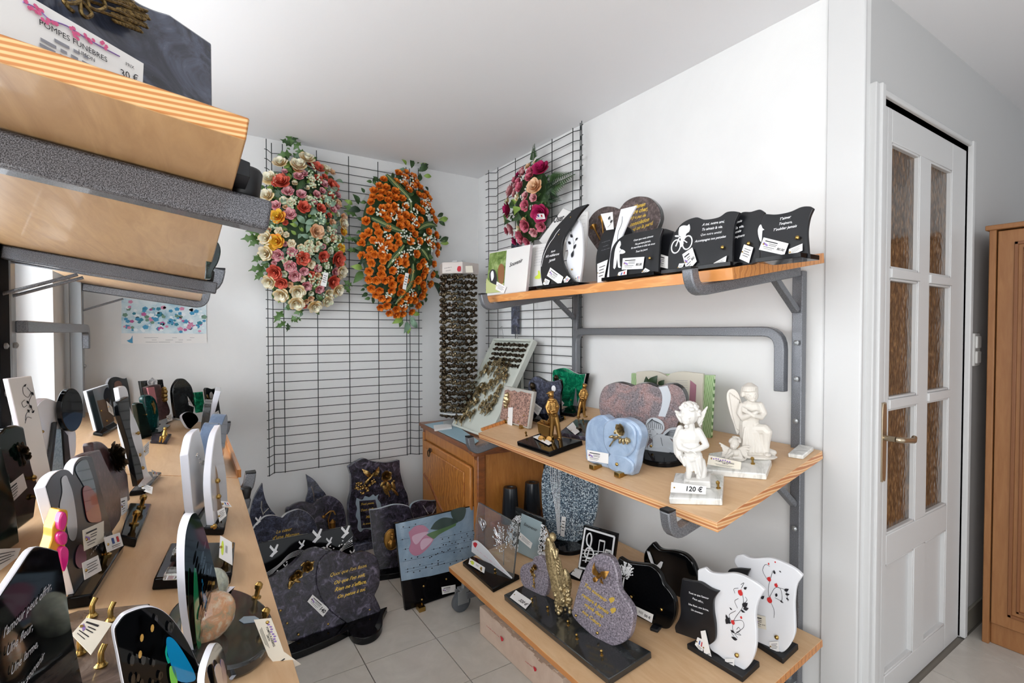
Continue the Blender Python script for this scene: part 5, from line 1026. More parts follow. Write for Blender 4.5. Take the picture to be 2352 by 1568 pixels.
plate(t, 'panel', f, straight([(1310, 492), (1350, 485), (1346, 560), (1330, 690), (1300, 690)]), .01, MC['white_tile'], curve=False); scribble(t, f, [((1328, 498+k*9), (1346-k % 2*3, 495+k*9)) for k in range(4)], INKG)
f = topf(1300, 1.30, 178, 5); t = thing('memorial_plaque', "black crescent-shaped plaque reading 'Nous n't oublierons jamais' on the top shelf", Pq, f); t['label'] = 'tall black pointed crescent plaque with white verse and three white tags on the top shelf'
plate(t, 'panel', f, [(1350, 468, 1), (1320, 479), (1293, 504), (1268, 534), (1250, 572), (1242, 609), (1243, 640), (1248, 664, 1), (1326, 652, 1), (1313, 640), (1302, 625), (1291, 598.6), (1289, 572), (1295, 545), (1311, 520), (1330, 491)], .012, BLACKP, side=BLACKM)
text(t, f, [('Nous', (1266, 581), (1276, 577)), ("N't oublierons", (1254, 592), (1285, 585)), ('Jamais', (1261, 602), (1276, 597))], WHITEI)
b = BM(); tube(b, [(f.l(x, y)[0], -.001, f.l(x, y)[1]) for x, y in cr([(1244, 612), (1250, 585), (1262, 560), (1272, 546), (1278, 536), (1286, 526)], 4, False)], .0012, 4); obj('white_line', b, WHITEI, t, M=f)
card(t, f, [(1264, 614), (1294, 636), (1287, 655), (1256, 633)], style='price', price=''); card(t, f, [(1252, 639), (1263, 644), (1258, 658), (1247, 652)], style='lines'); card(t, f, [(1302, 633), (1310, 639), (1298, 655), (1294, 642)], style='flag'); bolts(t, f, [(1312, 499), (1285, 539)], .6); base(t, f, 1246, 1330)
f = topf(1322, 1.33, 178, 4); t = thing('memorial_plaque', 'slim white leaf-shaped plaque with black flower drawing right of the black crescent', Pq, f)
plate(t, 'panel', f, [(1322, 498, 1), (1332, 512), (1337, 535), (1338, 581), (1335, 620), (1330, 655, 1), (1319, 652), (1306, 628), (1301, 598), (1305, 581), (1300, 560), (1303, 535)], .012, ACRYL, bevel=.002)
scroll(t, f, [[(1312, 590), (1318, 570), (1316, 545), (1312, 530)], [(1318, 560), (1326, 545)]], [(1314, 592, 1318, 575), (1318, 572, 1324, 560), (1312, 560, 1305, 555), (1316, 545, 1310, 538), (1322, 552, 1328, 546), (1311, 532, 1314, 524)], []); bolts(t, f, [(1315, 619)], .8); card(t, f, [(1323, 633), (1333, 630), (1332, 647), (1322, 645)], style='flag')
f = topf(1430, 1.52, 182, 5); BROWNG = speck('brown_violet_granite', [(.35, '3a312f'), (.5, '574a48'), (.65, '77696a')], 60, .2, .3); t = thing('memorial_plaque', 'large brown granite heart with gold verse and bronze trumpets, top shelf', Pq, f)
plate(t, 'heart', f, [(1352, 545), (1347.5, 525), (1350, 509), (1364, 488), (1386, 475), (1407, 474.5), (1422, 480, 1), (1436, 463), (1457, 452), (1478.6, 451), (1494.8, 456), (1511, 473), (1517, 494), (1514, 513), (1500, 545), (1475, 580), (1440, 625), (1425, 660, 1), (1395, 610), (1371, 573)], .022, BROWNG, side=SLATE, bevel=.003)
text(t, f, [('Maman', (1455, 480), (1483, 472)), ('être cher,', (1449, 493), (1488, 483)), ("il n'y a pas de", (1443, 505), (1484, 497)), ('consolation', (1448, 520), (1492, 507)), ("quand on la perd.", (1440, 536), (1501, 515))], GOLDI, bold=.03, shear=.5)
b = BM()
for (x0, y0), (x1, y1) in (((1366, 521), (1382, 552)), ((1385, 499), (1390, 548))):
    a = Vector(f.l(x0, y0)); c = Vector(f.l(x1, y1)); d = (c-a); P = [a+d*k for k in (0, .12, .3, 1)]; tube(b, [(p.x, -.008, p.y) for p in P], [.017, .008, .004, .003], 10)
obj('bronze_trumpets', b, GOLD, t, M=f, smooth=40)
f = topf(1390, 1.36, 180, 5); t = thing('memorial_plaque', 'black plaque with three white words partly behind the fisherman plaque, white tag hanging in front', Pq, f)
plate(t, 'panel', f, [(1370, 650, 1), (1368.6, 594), (1376, 560), (1385, 535), (1400, 525), (1440, 520), (1455, 540), (1460, 580), (1440, 640, 1)], .012, BLACKP); scribble(t, f, [((1383, 558), (1402, 552)), ((1386, 567), (1398, 563)), ((1382, 576), (1401, 570))], INKG)
card(t, f, [(1372, 606), (1396, 596), (1386, 646), (1372, 649)], off=.006, style='lines')
prt(t, 'white_flower_tile', f, straight([(1385, 493), (1412.6, 488), (1415, 527.6), (1398, 530)]), MC['white_tile'], .012, False); scroll(t, Fr(f.O+f.n*.0128, f.u, f.n), [[(1396, 522), (1404, 512), (1402, 500)]], [(1402, 512, 1408, 505), (1398, 505, 1402, 496)], [])
f = topf(1420, 1.33, 182, 5); t = thing('memorial_plaque', 'narrow white slanting plaque with thin black line drawing in front of the brown heart', Pq, f)
plate(t, 'panel', f, straight([(1425.7, 480), (1461.4, 471.7), (1445, 501), (1423, 554), (1411, 600), (1400, 650), (1392, 650), (1404, 566), (1414, 525)]), .008, ACRYL, curve=False)
b = BM(); tube(b, [(f.l(x, y)[0], -.001, f.l(x, y)[1]) for x, y in cr([(1430, 497), (1428, 515), (1420, 535), (1418, 560), (1412, 590)], 4, False)], .0009, 4); obj('line_drawing', b, INK, t, M=f)
f = topf(1456, 1.275, 180, 8); t = thing('memorial_plaque', 'black plaque with white fisherman silhouette and four lines of verse on the top shelf', Pq, f)
plate(t, 'panel', f, [(1398, 650, 1), (1401, 592), (1409, 563), (1430.5, 542), (1468.6, 532), (1495, 527.6), (1511, 523), (1523, 524, 1), (1516, 544), (1514, 573), (1511, 638, 1)], .01, BLACKP)
text(t, f, [('Ceux que nous aimons', (1456, 554), (1501, 544)), ('Ne partent jamais,', (1459, 563), (1495, 555)), ('Ils marchent à côté de nous', (1450, 572), (1505, 561)), ('Tous les jours', (1461, 580), (1488, 574))], WHITEI)
b = BM()
for P_ in ([(1419, 561), (1425, 553), (1427, 562), (1424, 569), (1429, 575), (1424, 585), (1425, 610), (1428, 614), (1421, 614), (1419, 592), (1415, 614), (1410, 615), (1413, 580), (1416, 568)], [(1423, 577), (1430, 573), (1437, 578), (1434, 582), (1426, 583)]): extr(cr([f.l(*p) for p in P_], 2), .002, -.003, b)
obj('fisherman', b, WHITEI, t, M=f); card(t, f, [(1430.5, 593), (1480, 589.5), (1476, 617), (1428, 619)], price='80.00'); card(t, f, [(1421, 625), (1440, 619), (1439, 634), (1414, 641)], style='flag'); card(t, f, [(1482, 615), (1493, 621), (1471, 634)][:3]+[(1470, 630)], style='lines'); bolts(t, f, [(1495, 593.5)]); base(t, f, 1396, 1515)
f = topf(1530, 1.31, 180, 8); t = thing('memorial_plaque', 'black plaque hidden between the fisherman and cyclist plaques with a white card', Pq, f)
plate(t, 'panel', f, [(1514, 640, 1), (1515, 545), (1522, 525), (1547, 531, 1), (1547, 570), (1545, 640, 1)], .01, BLACKP); card(t, f, [(1513, 582), (1535, 589), (1534, 617), (1512, 612)], price='')
f = topf(1610, 1.275, 180, 8); t = thing('memorial_plaque', 'black wavy plaque with white racing cyclist and verse to a friend on the top shelf', Pq, f)
plate(t, 'panel', f, [(1534, 640, 1), (1535, 582), (1545, 544), (1566, 513), (1597, 499), (1618.6, 504), (1649.5, 499), (1668.6, 487), (1685, 485), (1698, 487, 1), (1687.6, 511), (1683, 549), (1681.7, 596.7), (1683, 618, 1)], .01, BLACKP)
text(t, f, [('A toi, notre ami,', (1613, 519), (1664, 511)), ('Tu aimais la vie.', (1613, 530), (1660, 523)), ('Que notre amitié', (1610, 542), (1658, 535)), ('Accompagne nos pensées', (1596, 557), (1668, 545))], WHITEI)
b = BM()
for cx, cy in ((1553, 566), (1579, 557)):
    c = f.l(cx, cy); tube(b, [(c[0]+.017*math.cos(a), -.001, c[1]+.021*math.sin(a)) for a in [k*math.pi/9 for k in range(19)]], .0022, 4, cap=False)
for P_ in ([(1562, 523), (1572, 518), (1580, 519), (1584, 515), (1586, 525), (1583, 533), (1577, 537), (1575, 545), (1570, 552), (1571, 560), (1565, 568), (1563, 560), (1566, 545), (1560, 540)], [(1552, 541), (1560, 541), (1560, 544), (1552, 544)]): extr(cr([f.l(*p) for p in P_], 2), .002, -.003, b)
strip(b, f, (1553, 566), (1562, 545), .003); strip(b, f, (1562, 545), (1579, 557), .003); obj('cyclist', b, WHITEI, t, M=f)
card(t, f, [(1567, 584), (1590, 568), (1600, 600), (1578, 625)], off=.007, price='80'); card(t, f, [(1560, 605), (1572, 604), (1563, 624), (1553, 625)], style='lines'); card(t, f, [(1639, 604), (1669, 587), (1666, 606), (1634, 617)], style='lines'); bolts(t, f, [(1662, 569)], 1.1); base(t, f, 1532, 1690)
f = topf(1715, 1.30, 180, 8); t = thing('memorial_plaque', 'black wavy plaque with cut-off verse showing between the cyclist plaque and the rightmost one', Pq, f)
plate(t, 'panel', f, [(1680, 628, 1), (1684, 560), (1697, 494), (1725.7, 486), (1745, 481), (1755.5, 487, 1), (1747, 508.6), (1742, 537), (1745, 573), (1746, 598, 1)], .01, BLACKP)
text(t, f, [('amie', (1690, 514), (1705, 509)), ('la vie,', (1690, 527), (1709, 521)), ('amie', (1687, 537), (1703, 532)), ('toujours', (1685, 548), (1711, 542))], WHITEI); card(t, f, [(1709, 561), (1730, 568), (1720, 604), (1698, 594)], off=.006, style='lines'); bolts(t, f, [(1722, 560)], 1.1)
f = topf(1800, 1.275, 180, 8); t = thing('memorial_plaque', "rightmost black plaque on the top shelf, flared top corner, with an 80 euro card", Pq, f)
plate(t, 'panel', f, [(1748, 608, 1), (1745, 573), (1742, 537), (1747, 508.6), (1755.5, 490.7, 1), (1783, 492), (1814, 486), (1840, 475), (1859, 473.6), (1868, 477.6, 1), (1859, 499), (1854, 530), (1855.5, 561), (1858, 594, 1)], .01, BLACKP)
text(t, f, [("T'aimer", (1792, 506), (1818, 500)), ('Toujours,', (1790, 517), (1820, 512)), ("T'oublier jamais", (1777, 531), (1831, 521))], WHITEI)
b = BM()
for P_ in ([(1745, 520), (1749, 516), (1752, 524), (1757, 528), (1752, 530), (1751, 545), (1749, 556), (1744, 545), (1742, 530)],): extr(cr([f.l(*p) for p in P_], 2), .002, -.003, b)
obj('figure_silhouette', b, WHITEI, t, M=f)
card(t, f, [(1754, 545), (1811, 559), (1801, 586), (1743, 573)], off=.006, price='80.00'); card(t, f, [(1812, 572), (1843, 559), (1843, 575), (1811, 589)], style='lines'); bolts(t, f, [(1834, 547)], 1.1); base(t, f, 1746, 1850)
# ================================================================ corner cabinet and what stands on it
CZ = .685
A, B_ = Vector((1.295, 3.06, 0)), Vector((1.228, 2.21, 0)); cf = frame(A, B_-A)            # front of the cabinet, seen from the left
Wc = (B_-A).length; Dc = .44
t = thing('cabinet', 'low carved oak cabinet with brass ring pull standing in the corner beneath the mesh grid', 'cabinet', cf)
def cb(n, lo, hi, m=OAK, p=None, bev=.003): return obj(n, box(BM(), lo, hi), m, p or t, M=cf, bevel=bev)
cb('carcass', (.02, .012, .12), (Wc-.02, Dc-.03, CZ-.03), OAK)
for x in (.0, Wc-.045):
    c = cb('corner_post', (x, 0, .03), (x+.045, .05, CZ-.03), OAKD, bev=.008); b = BM()
    for k in range(3): box(b, (x+.01+k*.011, -.004, .16), (x+.015+k*.011, .001, CZ-.06))
    obj('reeding', b, OAK, c, M=cf, bevel=.001)
cb('frieze', (.045, .002, .585), (Wc-.045, .02, CZ-.03), OAK)
b = BM(); extr(cr([(-.02, -.02, 1), (Wc/2, -.02), (Wc-.06, -.02), (Wc-.03, -.035), (Wc+.015, -.035), (Wc+.018, .01), (Wc+.01, .05), (Wc+.012, Dc, 1), (-.02, Dc, 1)], 4), .02, CZ-.022, b, axis='z')
extr(cr([(-.01, -.01, 1), (Wc-.06, -.01), (Wc-.03, -.022), (Wc+.004, -.022), (Wc+.006, .02), (Wc, .05), (Wc, Dc-.01, 1), (-.01, Dc-.01, 1)], 4), .014, CZ-.036, b, axis='z'); obj('top', b, OAKD, t, M=cf, bevel=.004)
d = cb('door', (.05, -.016, .15), (Wc-.055, .004, .58), OAK, bev=.006)
obj('raised_field', extr(cr([(.11, .54, 1), (Wc-.12, .54, 1), (Wc-.115, .22, 1), (Wc-.2, .215), (.45, .235), (.3, .30), (.2, .35), (.115, .36, 1)], 5), .008, -.024), speck('burr_oak', [(.25, 'a0602a'), (.5, 'b3712f'), (.75, 'bf7f3c')], 9, .3, .3, kind='wave', dist=9, stretch=(1, 1, .8)), d, M=cf, bevel=.004)
b = BM(); P = cr([(.10, .37), (.2, .345), (.3, .29), (.45, .225), (.6, .19), (.75, .17)], 5, False); tube(b, [(x, -.02, z) for x, z in P], .013, 8); obj('carved_moulding', b, OAKD, d, M=cf, smooth=50)
b = BM(); box(b, (.20, -.03, .535), (.225, -.022, .56)); tube(b, [(.212+.016*math.sin(a), -.034, .53-.02*math.cos(a)) for a in [k*math.pi/7 for k in range(15)]], .003, 6, cap=False); obj('ring_pull', b, BRONZED, d, M=cf)
for x in (.01, Wc-.05): cb('foot', (x, .01, 0), (x+.04, .05, .04), OAKD); cb('foot', (x, Dc-.08, 0), (x+.04, Dc-.04, .12), OAKD)
CT = Plane((0, 0, CZ), (0, 0, 1))
# papers on the cabinet
o = slab(None, 'paper_sheet', CT, straight([(975, 974), (1030, 965), (1100, 1012), (1082, 1024)]), .003, mat('pale_blue_print', '9dbccb', .5), bevel=0); tag1(o, 'pale blue printed sheet lying on the oak cabinet top', 'paper')
o = slab(None, 'white_box', CT, straight([(996, 976), (1036, 972), (1038, 981), (998, 986)]), .012, PAPER, bevel=.001); tag1(o, 'flat white box on the cabinet at the foot of the ornament carousel', 'box')
# ---- ornaments of cast bronze
def ornament(seed, n=7, L=.125):
    rnd = random.Random(seed); b = BM(); cap(b, (-L/2, 0, 0), (L/2, 0, .002), .0045, .004, 6)
    for k in range(n+4):
        x = -L/2+L*(k+.5)/(n+4); a = rnd.uniform(-.5, .5); ell(b, (x, rnd.uniform(-.006, .004), rnd.uniform(-.004, .008)), (rnd.uniform(.007, .013), rnd.uniform(.005, .010), rnd.uniform(.005, .011)), Matrix.Rotation(a, 3, 'Y'), 6, 5)
    me = fin(b, 50); return me
BRONZEM = speck('grey_bronze', [(.35, '2a241c'), (.6, '6d5f48'), (.8, 'a3946f')], 160, .35, 0, metal=.75)
OM = []
for k in range(5): me = ornament(k); me.materials.append([BRONZED, BRONZED, BRONZEM, BRONZED, BRONZEM][k]); OM.append(me)
CC = Vector((1.47, 2.88, 0)); ct = thing('ornament_carousel', 'tall rotating display stand hung with rows of dark bronze ornaments on the corner cabinet', 'display stand', CC)
def cobj(n, b, m, p=ct, **k): return obj(n, b, m, p, M=Matrix.Translation(CC), **k)
b = BM(); lathe([(.11, CZ), (.11, CZ+.012), (.02, CZ+.02), (.02, CZ+.06), (.135, CZ+.075), (.135, CZ+.085), (.02, CZ+.09)], 8, b); cobj('foot', b, mat('grey_white_plastic', 'b9bcbc', .35))
cobj('centre_pole', box(BM(), (-.016, -.016, CZ+.08), (.016, .016, 1.64)), mat('pale_white_metal', 'cfd2d3', .3))
for k in range(4):
    a = R(45*k*2+20); cobj('mounting_rail', box(BM(), (-.03, -.03, CZ+.09), (-.026, .03, 1.63)) if False else extr([(.036*math.cos(a)-.02*math.sin(a), .036*math.sin(a)+.02*math.cos(a)), (.036*math.cos(a)+.02*math.sin(a), .036*math.sin(a)-.02*math.cos(a)), (.04*math.cos(a)+.02*math.sin(a), .04*math.sin(a)-.02*math.cos(a)), (.04*math.cos(a)-.02*math.sin(a), .04*math.sin(a)+.02*math.cos(a))], .95, CZ+.09, axis='z'), MC['pale_white_metal'])
hd = BM(); lathe([(.13, 1.635), (.133, 1.64), (.133, 1.70), (.13, 1.705)], 6, hd, M=Matrix.Rotation(R(12), 4, 'Z')); hd = cobj('header', hd, mat('header_card', 'cfc6c0', .4), bevel=.002)
hf = frame(CC+Vector((0, 0, 1.64)), (.86, -.51, 0)); O2 = hf.O+hf.n*.128; hf = Fr(O2, hf.u, hf.n)
prt(hd, 'red_emblem', hf, [(1052, 612), (1058, 612), (1058, 621), (1054, 624), (1050, 620)], INKR, .004); prt(hd, 'cream_card', hf, straight([(1069, 611), (1085, 610), (1087, 626), (1070, 626)]), PAPERC, .004, False)
scribble(hd, hf, [((1021, 617), (1038, 614)), ((1024, 623), (1036, 621))], INK, off=.005, h=.005)
pegm = fin(tube(BM(), [(0, .05, 0), (0, -.012, 0), (0, -.014, .006)], .0013, 5)); pegm.materials.append(SILVER)
OG = 'bronze ornaments on the rotating stand'
for face, (da, rr, Lf) in enumerate(((-38, .106, 1.08), (28, .106, 1.08), (-82, .098, .9))):
    v = Vector((-CC.x, -CC.y, 0)).normalized(); v.rotate(Matrix.Rotation(R(da), 3, 'Z')); u = Vector((-v.y, v.x, 0))
    for k in range(26):
        z = 1.612-k*.0345; P = CC+v*rr+Vector((0, 0, z)); M = Matrix(((u.x*Lf, -v.x*1.3, 0, P.x), (u.y*Lf, -v.y*1.3, 0, P.y), (0, 0, 1.45, P.z), (0, 0, 0, 1)))
        o = obj('bronze_ornament', OM[(k*3+face*2) % 5], BRONZED, None, M=M); o['label'] = 'small dark bronze ornament pegged on the tall rotating stand'; o['category'] = 'ornament'; o['group'] = OG
        for s in (-.03, .03): obj('peg', pegm, SILVER, ct, M=M @ Matrix.Translation((s, 0, .004)))
# ---- slanted tray of ornaments
A = CT.at(1045, 978); B_ = CT.at(1125, 1008); tf = frame(A, B_-A, 29); t = thing('display_tray', 'slanted white tray covered with bronze ornaments leaning on the cabinet beside the carousel', 'tray', tf)
PALEG = mat('pale_greenish_board', 'c9cdc4', .5)
obj('board', box(BM(), (0.0, 0, 0), (.455, .012, .612)), PALEG, t, M=tf, bevel=.002)
for x0, z0, x1, z1 in ((-.006, 0, .006, .612), (.445, 0, .468, .612), (0, -.004, .455, .01), (0, .6, .455, .616)): obj('rim', box(BM(), (x0, -.022, z0), (x1, .012, z1)), PALEG, t, M=tf, bevel=.002)
b = BM(); leg = tf.w(.25, .012, .55); hexa(b, [(leg.x, leg.y-.1, CZ+.001), (leg.x+.02, leg.y-.1, CZ+.001), (leg.x+.02, leg.y+.1, CZ+.001), (leg.x, leg.y+.1, CZ+.001), (leg.x-.02, leg.y-.1, leg.z-.04), (leg.x, leg.y-.1, leg.z-.04), (leg.x, leg.y+.1, leg.z-.04), (leg.x-.02, leg.y+.1, leg.z-.04)]); obj('strut', b, PALEG, t, M=Matrix())
def orn_on(f, x, z, me, s, rot, lab, grp): 
    o = obj('bronze_ornament', me, BRONZE, None, M=f.M() @ Matrix.Translation((x, -.012, z)) @ Matrix.Rotation(R(rot), 4, 'Y') @ Matrix.Scale(s, 4)); o['label'] = lab; o['category'] = 'ornament'; o['group'] = grp
for r in range(5):
    for c in range(3): orn_on(tf, .10+c*.125+r*.006, .575-r*.034, OM[(r+c) % 2*3], 1.0, 0, 'dark bronze bar ornament in the top rows of the slanted white tray', 'bar ornaments on the tray')
def flower_orn(seed):
    rnd = random.Random(seed); b = BM(); rosebm(b, Matrix.Translation((rnd.uniform(-.01, .01), 0, .02)) @ TOV, .016, seed, lay=((3, .4, .5, 1), (5, 1, .2, 1)))
    for k in range(7):
        a = rnd.uniform(0, 6.28); L = rnd.uniform(.018, .04); leafbm(b, (0, 0), (L*math.cos(a)*.8, L*math.sin(a)), L*.28, rnd.uniform(-.008, 0), .2)
    tube(b, [(0, -.002, .01), (rnd.uniform(-.012, .012), -.004, -.02), (rnd.uniform(-.02, .02), -.001, -.045)], .002, 5)
    me = fin(b, 60); me.materials.append(BRONZEL); return me
FO = [flower_orn(k) for k in range(6)]; rnd = random.Random(12)
for x, y in [(1120, 850), (1135, 846), (1150, 850), (1162, 856), (1128, 862), (1143, 866), (1157, 868), (1112, 862), (1150, 840), (1104, 898), (1116, 905), (1130, 892), (1098, 915), (1090, 935), (1078, 940), (1068, 945), (1122, 930), (1134, 935), (1128, 945), (1118, 948), (1060, 960), (1052, 968), (1066, 968), (1074, 962), (1140, 918), (1150, 902), (1086, 960), (1056, 950), (1066, 952), (1108, 942), (1146, 880), (1160, 880)]:
    X, Z = tf.l(x, y)
    if 0.01 < X < .44 and .0 < Z < .6: orn_on(tf, X, Z+.02, FO[rnd.randrange(6)], rnd.uniform(1.0, 1.4), rnd.uniform(-60, 60), 'pale bronze floral ornament on the lower part of the slanted tray', 'floral ornaments on the tray')
for k, x in enumerate((1115, 1152)):
    P0 = hit((x, 757+k*2), tf.O, tf.n)+Vector((0, 0, 0)); P0 = tf.w(.05+k*.17, -.03, .70); P1 = tf.w(.12+k*.17, 0, .59); obj('wire_hook', tube(BM(), [tuple(P0+Vector((0, .02, -.012))), tuple(P0), tuple(P1)], .0018, 6), SILVER, t, M=Matrix())
# ---- black tapered vases on a small stool behind the low shelf, cardboard box under it
t = thing('stool', 'low brown wooden stool behind the low shelf holding the two black tapered vases', 'stool', (1.45, 2.14, 0))
obj('seat', box(BM(), (1.30, 2.085, .285), (1.64, 2.195, .305)), OAKD, t, M=Matrix(), bevel=.002)
for x in (1.31, 1.61): obj('leg', box(BM(), (x, 2.10, 0), (x+.02, 2.18, .285)), OAKD, t, M=Matrix(), bevel=.002)
for (x, y), pl_, lb in (((1172, 1186), 2.14, 'left black tapered vase in front of the oak cabinet side'), ((1222, 1180), 2.135, 'right black tapered vase, a little taller in view, next to the granite oval')):
    Q = hit((x, y), (0, pl_, 0), (0, 1, 0)); s = (Q-CAM).dot(FW)/FPX; hgt = 80*s
    o = obj('tapered_vase', lathe([(20*s, 0), (20.5*s, .002), (16*s, hgt-.003), (15.5*s, hgt), (8*s, hgt), (7*s, hgt-.004), (1*s, hgt-.004)], 28), mat('black_plastic', '1c2025', .25), None, M=Matrix.Translation((Q.x, pl_, .306)), smooth=40); tag1(o, lb, 'vase')
t = thing('cardboard_box', 'flat beige cardboard box with red marks pushed under the low right shelf', 'box', (1.25, 1.45, 0))
CARD = speck('beige_cardboard', [(.3, 'c3aa98'), (.7, 'd3bdab')], 12, .8, 0)
b = BM(); hexa(b, [(1.032, 1.835, .001), (1.05, 1.30, .001), (1.42, 1.30, .001), (1.40, 1.835, .001), (1.03, 1.835, .118), (1.048, 1.30, .112), (1.42, 1.30, .112), (1.40, 1.835, .118)]); bx = obj('carton', b, CARD, t, M=Matrix(), bevel=.002)
b = BM(); rnd = random.Random(5)
for k in range(30): x0 = rnd.uniform(1.03, 1.06); y0 = 1.8-k*.016; hexa(b, [(x0, y0-.02, .113+rnd.uniform(0, .004)), (x0+.12, y0-.02, .118), (x0+.12, y0, .118), (x0, y0, .113)]+[(x0, y0-.02, .119), (x0+.12, y0-.02, .121), (x0+.12, y0, .121), (x0, y0, .119)])
obj('torn_flap', b, CARD, t, M=Matrix(), kind='stuff')
bf = Fr(Vector((1.03, 1.83, 0)), Vector((.035, -1, 0)), Vector((-1, -.035, 0))); scribble(bx, bf, [((1120, 1437), (1149, 1463)), ((1208, 1518), (1228, 1534))], INKR, off=.004, h=.004)
for x, y in ((1155, 1465), (1231, 1534)): prt(bx, 'red_mark', bf, [(x-4, y-6, 1), (x+1, y-2), (x+3, y+4), (x-1, y+6)], INKR, .004)
# ---- calendar on the far wall
kf = Fr(Vector((-.265, WB-.004, 1.215)), Vector((1, 0, 0)), Vector((0, -1, 0))); t = thing('calendar', 'wall calendar with pink and blue flower picture and white strip, behind the far left shelf', 'calendar', kf)
obj('sheet', box(BM(), (0, 0, 0), (.362, .002, .235)), PAPER, t, M=kf)
prt(t, 'sky_print', kf, straight([(279, 684), (474, 700), (474, 766), (279, 765)]), speck('printed_sky', [(.35, '8fb6c9'), (.5, 'c9dde4'), (.65, 'dfe8ec')], 12, .6, 0), .0004, False)
rnd = random.Random(7); FLW = [mat('printed_magenta', 'b65a92', .6), mat('printed_blue', '3f8fb8', .6), mat('printed_rose', 'd08aa8', .6), mat('printed_teal', '2f7f95', .6), mat('printed_white', 'e4ecf0', .6), mat('printed_leaf_green', '6c8f7c', .6)]
for k in range(120):
    m = FLW[rnd.choice((0, 1, 1, 2, 3, 4, 4, 5))]; x = rnd.uniform(284, 470); y = rnd.uniform(706 if x > 300 else 690, 762); r = rnd.uniform(3, 8); a0 = rnd.random()*6
    prt(t, 'printed_flower', kf, [(x+r*(1 if i % 2 else .78)*math.cos(a0+i*math.pi/5), y+r*(1 if i % 2 else .78)*.7*math.sin(a0+i*math.pi/5)) for i in range(10)], m, .0008+.0001*(k % 9), False)
prt(t, 'printed_bird', kf, [(291, 782, 1), (300, 778), (304, 770, 1), (305, 788, 1), (297, 786)], FLW[1], .0006)
b = BM()
for k in range(24): x = rnd.uniform(320, 440); y = rnd.choice((775, 780, 785)); a = kf.l(x, y); flat([a, (a[0]+.02, a[1]), (a[0]+.02, a[1]-.0015), (a[0], a[1]-.0015)], -.0006, b)
obj('printed_dates', b, INKG, t, M=kf, kind='stuff')
# ---- wire mesh panels
def grid(label, prof, zs, verts, M, zlo, zhi, r=.0022):
    t = thing('wire_mesh_panel', label, 'grid', None, M=M); hm = fin(tube(BM(), prof, r, 5)); hm.materials.append(WIRE)
    for z in zs: obj('horizontal_wire', hm, WIRE, t, M=M @ Matrix.Translation((0, 0, z)))
    vm = fin(tube(BM(), [(0, 0, zlo), (0, 0, zhi)], r*1.15, 6)); vm.materials.append(WIRE)
    for x, y in verts: obj('vertical_wire', vm, WIRE, t, M=M @ Matrix.Translation((x, y, 0)))
    return t
grid('tall dark green wire mesh panel on the far wall carrying two flower sprays', [(.375, -.075, 0), (.388, -.070, 0), (.418, -.02, 0), (.45, -.032, 0), (.475, -.036, 0), (1.20, -.036, 0), (1.232, -.02, 0), (1.262, -.06, 0), (1.30, -.064, 0)], [.475+k*.0515 for k in range(36)], [(.385, -.071), (.418, -.02), (.472, -.036), (.655, -.036), (.84, -.036), (1.02, -.036), (1.205, -.036), (1.234, -.02), (1.278, -.062)], Matrix.Translation((0, WB, 0)), .47, 2.335)
MA = Matrix.Translation((WA, 0, 0)) @ Matrix(((0, 1, 0, 0), (-1, 0, 0, 0), (0, 0, 1, 0), (0, 0, 0, 1)))   # x runs towards the camera along the right wall
grid('tall dark green wire mesh panel in the corner on the right wall behind the rack', [(-2.94, -.055, 0), (-2.90, -.052, 0), (-2.87, -.014, 0), (-2.82, -.030, 0), (-2.06, -.030, 0), (-2.02, -.012, 0), (-1.985, -.045, 0), (-1.96, -.052, 0)], [.475+k*.0515 for k in range(37)], [(-2.905, -.053), (-2.825, -.03), (-2.615, -.03), (-2.42, -.03), (-2.245, -.03), (-2.065, -.03), (-1.995, -.04), (-1.972, -.05)], MA, .47, 2.35)
gf = Fr(Vector((WA-.036, 2.78, 1.10)), Vector((0, -1, 0)), Vector((-1, 0, 0))); a = gf.l(1181, 730)[0]
o = obj('granite_strip', box(BM(), (a-.035, 0, gf.l(1181, 767)[1]), (a+.035, .018, gf.l(1181, 557)[1])), BLUEG, None, M=gf, bevel=.002); tag1(o, 'narrow dark granite strip hanging upright on the right mesh panel below the pink spray', 'plaque')
# ================================================================ flower sprays
LEAFG = [mat('leaf_'+n, c, .5) for n, c in (('deep_green', '2f4a26'), ('mid_green', '4a6a35'), ('light_green', '7d9a45'), ('grey_green', '74907a'), ('dark_green', '1f3521'))]
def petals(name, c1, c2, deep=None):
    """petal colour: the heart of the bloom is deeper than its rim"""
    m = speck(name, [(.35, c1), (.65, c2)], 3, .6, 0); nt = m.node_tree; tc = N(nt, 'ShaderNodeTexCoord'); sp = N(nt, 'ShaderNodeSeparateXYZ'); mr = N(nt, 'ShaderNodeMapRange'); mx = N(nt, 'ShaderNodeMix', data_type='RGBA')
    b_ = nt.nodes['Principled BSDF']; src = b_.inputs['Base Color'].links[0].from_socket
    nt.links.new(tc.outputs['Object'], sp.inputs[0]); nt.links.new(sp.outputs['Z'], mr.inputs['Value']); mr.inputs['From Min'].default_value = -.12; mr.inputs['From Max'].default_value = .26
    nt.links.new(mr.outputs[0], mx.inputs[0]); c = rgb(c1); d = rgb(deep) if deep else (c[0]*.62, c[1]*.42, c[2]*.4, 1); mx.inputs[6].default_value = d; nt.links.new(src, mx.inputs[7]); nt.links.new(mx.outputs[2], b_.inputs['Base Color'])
    b_.inputs['Subsurface Weight'].default_value = .15; b_.inputs['Subsurface Radius'].default_value = (.01, .005, .003); return m
